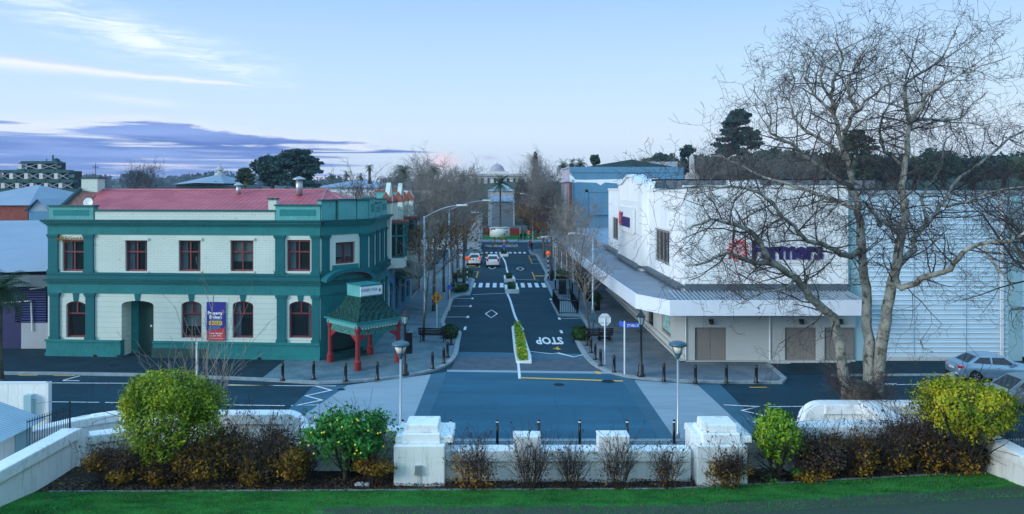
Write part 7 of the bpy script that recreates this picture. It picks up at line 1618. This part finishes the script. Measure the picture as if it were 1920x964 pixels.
# ------------------------------------------------------------ shrubs of the planting bed
def bush(label, c, rad, n, size, m, seed, trunk=None, name='rounded_bush', cat='bush', lump=.12, extra=None, shell=.38, asp=.5, gap=0, jit=.55):
    c = Vector(c); t = thing(name, label, cat, (c.x,c.y,.4)); rg = random.Random(seed); ells = [(c.x,c.y,c.z,*[r*.93 for r in rad])]
    for k in range(16 if extra is None else extra): 
        a = rg.uniform(0,2*pi); e = rg.uniform(-.5,1.2); f = rg.uniform(.5,.72); ells.append((c.x+rad[0]*f*cos(a)*cos(e*.8), c.y+rad[1]*f*sin(a)*cos(e*.8), c.z+rad[2]*f*sin(e), rad[0]*rg.uniform(.26,.42), rad[1]*.36, rad[2]*rg.uniform(.26,.40)))
    P, D = cloud(ells, n, seed, shell, lump, 1.6)
    k_ = np.random.RandomState(seed+9).rand(len(P)) < .09; P[k_] += D[k_]*(np.random.RandomState(seed+5).uniform(.03,.20,(k_.sum(),1)))
    if gap:
        keep = np.array([noise.noise(Vector(p)*2.1) > gap for p in P]); P, D = P[keep], D[keep]
    leaves('foliage', P, D, size, m, t, seed, asp, jit)
    V = []; Fc = []
    b = Vector((trunk if trunk is not None else c.x, c.y, .35))
    for k in range(7): a = rg.uniform(0,2*pi); grow(V, Fc, b, Vector((cos(a)*.5,sin(a)*.5,1.1)), (c.z-.3)*1.15, .055, 2, rg, up=.3, wob=.2, kids=(4,5), ratio=.5, seg=5)
    rawbuild('stems', V, Fc, 'trunk_dark', t); return t
def at(px, py, Y): return tuple(WP(px,py,Y))
bush('large round golden green bush in front of the raised stair wall', at(320,780,27.0), (1.93,1.7,1.62), 34000, .062, 'leaf_gold', 51, lump=.24)
bush('wide golden yellow bush at the right end of the bed', at(1808,766,27.6), (1.76,1.5,1.08), 26000, .072, 'leaf_gold2', 52, asp=.45, lump=.26)
bush('small lime green bush with a slender forked trunk beside the right pillar', at(1459,818,27.0), (.80,.75,.96), 7500, .085, 'leaf_lime', 53, asp=.4, lump=.3)
ct = bush('open citrus tree with yellow fruit left of the stepped pillar', at(648,818,27.1), (1.78,1.4,.98), 11500, .085, 'leaf_citrus', 54, name='citrus_tree', cat='tree', lump=.34, shell=.75, asp=.45, gap=-.16)
rgf = random.Random(3)
for k in range(24):
    a = rgf.uniform(pi*1.05,pi*1.95); e = rgf.uniform(-.3,1.1); c = Vector(at(648,818,27.1)); p = c+Vector((1.7*cos(a)*cos(e), 1.35*sin(a)*cos(e), .95*sin(e))); f = MB().ball(p, .038, 8, 6).build('fruit', M['fruit'], ct, True)
mb = MB(); mb.path([(XP(646,27.1),27.1,.35),(XP(648,27.1),27.1,1.0),(XP(655,27.1),27.1,1.6)], [.07,.06,.04], 8).build('trunk', M['bark'], ct)
def shrub(label, px, Y, w_, h_, n, m, seed, m2=None, n2=0, twigs=30, size=.05, stalk=True):
    if n > 1300: h_ *= 1.12; w_ *= 1.15; n = int(n*2.1); n2 = int(n2*2.0)+300; twigs = 40
    x = XP(px,Y); t = thing('garden_shrub', label, 'shrub', (x,Y,.4)); rg = random.Random(seed); V = []; Fc = []
    for k in range(twigs):
        a = rg.uniform(0,2*pi); f = rg.uniform(.1,1)*w_/2/h_; grow(V, Fc, Vector((x+cos(a)*.12*w_,Y+sin(a)*.12*w_,.36)), Vector((cos(a)*f,sin(a)*f*.8,1)), h_*rg.uniform(.75,1.05), .010, 2, rg, up=.1, wob=.16, kids=(2,4), ratio=.34, spread=.6, seg=5, minr=.005)
    rawbuild('stems', V, Fc, 'leaf_brown2', t)
    ells = [(x+rg.uniform(-.3,.3)*w_, Y+rg.uniform(-.25,.25)*w_*.7, .4+h_*rg.uniform(.3,.68), w_*rg.uniform(.22,.34), w_*.25, h_*rg.uniform(.2,.34)) for k in range(7)]
    if n: P, D = cloud(ells, n, seed, .75, .25); P[:,2] = np.maximum(P[:,2],.42); leaves('foliage', P, D, size, m, t, seed, .55, .9)
    if n2: P, D = cloud([(e[0],e[1]-.12,e[2]-h_*(.22-.03*(seed*7 % 10)),e[3],e[4],e[5]) for e in ells[:5]], n2, seed+1, .5, .25); P[:,2] = np.maximum(P[:,2],.42); leaves('autumn_leaves', P, D, size*1.15, m2, t, seed+2, .6, .8)
    if stalk:
        pts = [V[i] for i in range(0, len(V), 1) if V[i][2] > .36+h_*.9]; rg.shuffle(pts); P = [Vector(p)+rv(rg,.02) for p in pts[:26] for _ in range(9)]
        if P: leaves('seed_heads', [tuple(p) for p in P], [(0,0,1)]*len(P), .024, 'leaf_brown2', t, seed, .9, .8)  # dry seed heads on the stalk tips, made of small leaf shapes
    return t
LS_ = [(318,26.75,1.5,1.0,2000,'leaf_ochre',500,'low dark shrub directly below the large golden bush'),(482,26.7,1.3,1.2,1800,'leaf_ochre',800,'low ochre shrub in front of the tall seed head shrub'),(205,26.9,1.5,1.15,1500,'leaf_ochre',1100,'rust and ochre shrub at the left end of the bed'),(262,27.0,1.6,1.2,2600,'leaf_ochre',300,'dark shrub below the left side of the large golden bush'),(372,26.9,1.8,1.45,3000,'leaf_ochre',1300,'brown and ochre shrub right of the large golden bush'),(440,27.1,1.8,1.75,2800,'leaf_ochre',900,'tall brown shrub with flat seed heads left of the centre of the left bed'),(512,27.2,1.7,1.75,2600,'leaf_ochre',300,'dark brown shrub in front of the rounded wall end'),(566,26.85,1.6,1.2,2200,'leaf_ochre',1600,'yellow leaved shrub to the left of the citrus trunk'),(702,26.7,1.5,1.15,900,'leaf_ochre',3000,'bright ochre shrub against the left stepped pillar')]
for i, (px, Y, w_, h_, n, m2, n2, l) in enumerate(LS_): shrub(l, px, Y, w_, h_, n, 'leaf_brown', 60+i, m2, n2)
RS_ = [(1528,27.3,1.7,1.45,2600,'leaf_ochre',350,'brown shrub right of the lime green bush'),(1590,27.5,1.7,1.5,2600,'leaf_ochre',450,'brown shrub below the front stair wall on the right'),(1655,27.7,1.7,1.5,2600,'leaf_ochre',400,'brown shrub at the right end of the front stair wall'),(1712,27.9,1.9,2.15,3600,'leaf_ochre',250,'tallest dark brown shrub, left of the wide golden bush'),(1778,27.8,1.7,1.5,2600,'leaf_ochre',500,'brown shrub directly below the wide golden bush'),(1838,28.0,1.5,1.2,1600,'leaf_ochre',1000,'ochre tinged shrub below the right side of the wide golden bush'),(1885,28.1,1.1,1.0,900,'leaf_ochre',700,'small ochre shrub against the right boundary wall')]
for i, (px, Y, w_, h_, n, m2, n2, l) in enumerate(RS_): shrub(l, px, Y, w_, h_, n, 'leaf_brown', 80+i, m2, n2)
shrub('low green and yellow plant between the lime green bush and the brown shrubs', 1503, 26.95, .8, .6, 700, 'leaf_citrus', 95, 'leaf_ochre', 300, 8, stalk=False); shrub('low dark plant in front of the recessed wall beside the right pillar', 1428, 26.9, .9, .5, 700, 'leaf_brown', 96, 'leaf_citrus', 120, 8, stalk=False)
DS = [(885,1.9,1.6,500,'leaf_orange',320,'dry twiggy shrub with orange leaves beside the left stepped pillar',46),(995,1.5,1.5,160,'leaf_ochre',20,'grey dry twiggy shrub below the first raised wall block',56),(1075,1.4,1.35,120,'leaf_ochre',20,'grey dry twiggy shrub between the two raised wall blocks',46),(1160,1.4,1.5,140,'leaf_ochre',20,'grey dry twiggy shrub below the second raised wall block',50),(1252,1.2,1.25,200,'leaf_ochre',60,'small dry twiggy shrub left of the right stepped pillar',38),(1368,1.7,1.45,900,'leaf_ochre',500,'russet dry shrub in front of the right stepped pillar',46)]
for i, (px, w_, h_, n, m2, n2, l, tw_) in enumerate(DS): shrub(l, px, 26.35, w_, h_, n, 'leaf_brown', 100+i, m2, n2, tw_)
# round clipped shrubs along the street and planting in the islands
def round_shrub(label, x, y, r, h, seed, n=1500, m='shrub_green', name='green_shrub', cat='shrub'):
    t = thing(name, label, cat, (x,y,KZ)); P, D = cloud([(x,y,KZ+h*.42,r,r,h*.6)], n, seed, .3, .2); P[:,2] = np.maximum(P[:,2],KZ); leaves('foliage', P, D, .09, m, t, seed, .5, .5); V=[]; Fc=[]; rg = random.Random(seed)
    for k in range(5): grow(V, Fc, Vector((x,y,KZ)), rv(rg,.5)+Vector((0,0,1)), h*.7, .02, 1, rg)
    rawbuild('stems', V, Fc, 'trunk_dark', t)
round_shrub('round green shrub on the left bulb below the zebra crossing', XP(860,78), 78.4, 1.1, .95, 1); round_shrub('green shrub behind the orange beacon at the left of the crossing', XP(870,90), 90.5, 1.1, 1.1, 2)
round_shrub('green shrub at the foot of the right beacon', XP(1050,90), 90, 1.3, 1.0, 3); round_shrub('green shrub beside the left bench', XP(843,54.2), 54.2, .6, .95, 4); round_shrub('green shrub beside the right bench at the kerb', XP(1089,53.6), 53.6, .65, .95, 5)
for i, (px, Y, l) in enumerate(((1085,84,'potted shrub under the store awning, farthest'),(1094,78,'potted shrub under the store awning, second farthest'),(1106,72,'potted shrub under the store awning, second nearest'),(1118,66.5,'potted shrub under the store awning, nearest'))):
    x = XP(px,Y); t = tub(); t['label'] = l; t.location = (x,Y,KZ); P, D = cloud([(x,Y,KZ+1.1,.5,.5,.45)], 500, i, .5, .2); leaves('foliage', P, D, .1, 'shrub_green', t, i)
for (t, pts, fl_) in isl:
    xs_, ys_ = [p[0] for p in pts], [p[1] for p in pts]; cx, cy = sum(xs_)/len(xs_), sum(ys_)/len(ys_); r6 = np.random.RandomState(int(cy)); n = 2400 if fl_ else 700; P = []
    h0 = .16 if fl_ else .42
    while len(P) < n:
        x, y = r6.uniform(min(xs_),max(xs_)), r6.uniform(min(ys_),max(ys_)); ins = False; j = len(pts)-1
        for i in range(len(pts)):
            if (ys_[i] > y) != (ys_[j] > y) and x < (xs_[j]-xs_[i])*(y-ys_[i])/(ys_[j]-ys_[i])+xs_[i]: ins = not ins
            j = i
        if ins and abs(x-cx) < (max(xs_)-min(xs_))/2-.12: P.append((x,y,h0+r6.uniform(-.03,.34 if fl_ else .4)))
    leaves('foliage', P, [(0,0,1)]*n, .09, 'leaf_lime' if fl_ else 'shrub_green', t, 2, .5, .7)
    if fl_: q = [P[k] for k in range(0,n,16)]; leaves('flower_heads', [(a,b,c+.08) for a,b,c in q], [(0,0,1)]*len(q), .07, 'flower', t, 5, .9, .5)  # yellow flowers over the island planting, made of leaf shapes
# vine rag on the upper left window, stones in the bed
t = thing('red_creeper', 'little red creeper hanging over the leftmost upper window', 'creeper', tuple(F1 @ Vector((up[0][0],-.1,up[0][3])))); r7 = np.random.RandomState(2); P = [tuple(F1 @ Vector((r7.uniform(up[0][0]-.35,up[0][1]+.1), -.12, up[0][3]+r7.normal(.08,.07)))) for _ in range(170)]; leaves('leaves', P, [(0,-1,0)]*170, .05, 'leaf_orange', t, 1)
for i, (px, sx) in enumerate(((674,.18),(688,.12))):
    t = thing('stone', ('pale stone lying in the bed below the citrus tree, larger','pale stone lying in the bed below the citrus tree, smaller')[i], 'stone', (XP(px,26.5),26.5,.4)); mb = MB().ball((XP(px,26.5),26.5,.47), sx, 8, 6, .5); mb.v = [tuple(Vector(p)+rv(random.Random(int(p[0]*999)+int(p[2]*77)),.02)) for p in mb.v]; mb.build('rock', M['grey_wall'], t)

# fallen leaves over the bed
r8 = np.random.RandomState(12); tl = bpy.data.objects.new('fallen_leaves', None); col.objects.link(tl); P = []
for _ in range(9000): x = r8.uniform(-16,19.5); y = bed_edge(x)+abs(r8.normal(.5,.5))-.05; P.append((x, y, .42+r8.uniform(0,.06)))
o = leaves('fallen_leaves', P, [(0,0,1)]*9000, .045, 'leaf_brown', tl, 8, .6, .35); o.parent = None; bpy.data.objects.remove(tl); o.name = 'fallen_leaves'; o['kind'] = 'stuff'
P = []
for _ in range(700): x = r8.uniform(-16,19.5); P.append((x, bed_edge(x)-r8.uniform(0,3.2)**1.0, 0))
P = [(x, y, lawnz(x,y)+.05) for x, y, _ in P]; tl = bpy.data.objects.new('x', None); col.objects.link(tl)
o = leaves('lawn_leaves', P, [(0,0,1)]*700, .028, 'leaf_dry', tl, 18, .6, .4); o.parent = None; bpy.data.objects.remove(tl); o['kind'] = 'stuff'
# ============================================================ AIR
hz = MB().box(-1900,-60,-1.1,2300,2050,75).build('haze', None); hz['kind'] = 'stuff'
hm = bpy.data.materials.new('haze'); hm.use_nodes = True; t_ = hm.node_tree; t_.nodes.clear()
pv = t_.nodes.new('ShaderNodeVolumePrincipled'); pv.inputs['Color'].default_value = (.62,.78,.98,1); pv.inputs['Density'].default_value = .0002; pv.inputs['Anisotropy'].default_value = .2
ho = t_.nodes.new('ShaderNodeOutputMaterial'); t_.links.new(pv.outputs[0], ho.inputs['Volume']); hz.data.materials.append(hm)
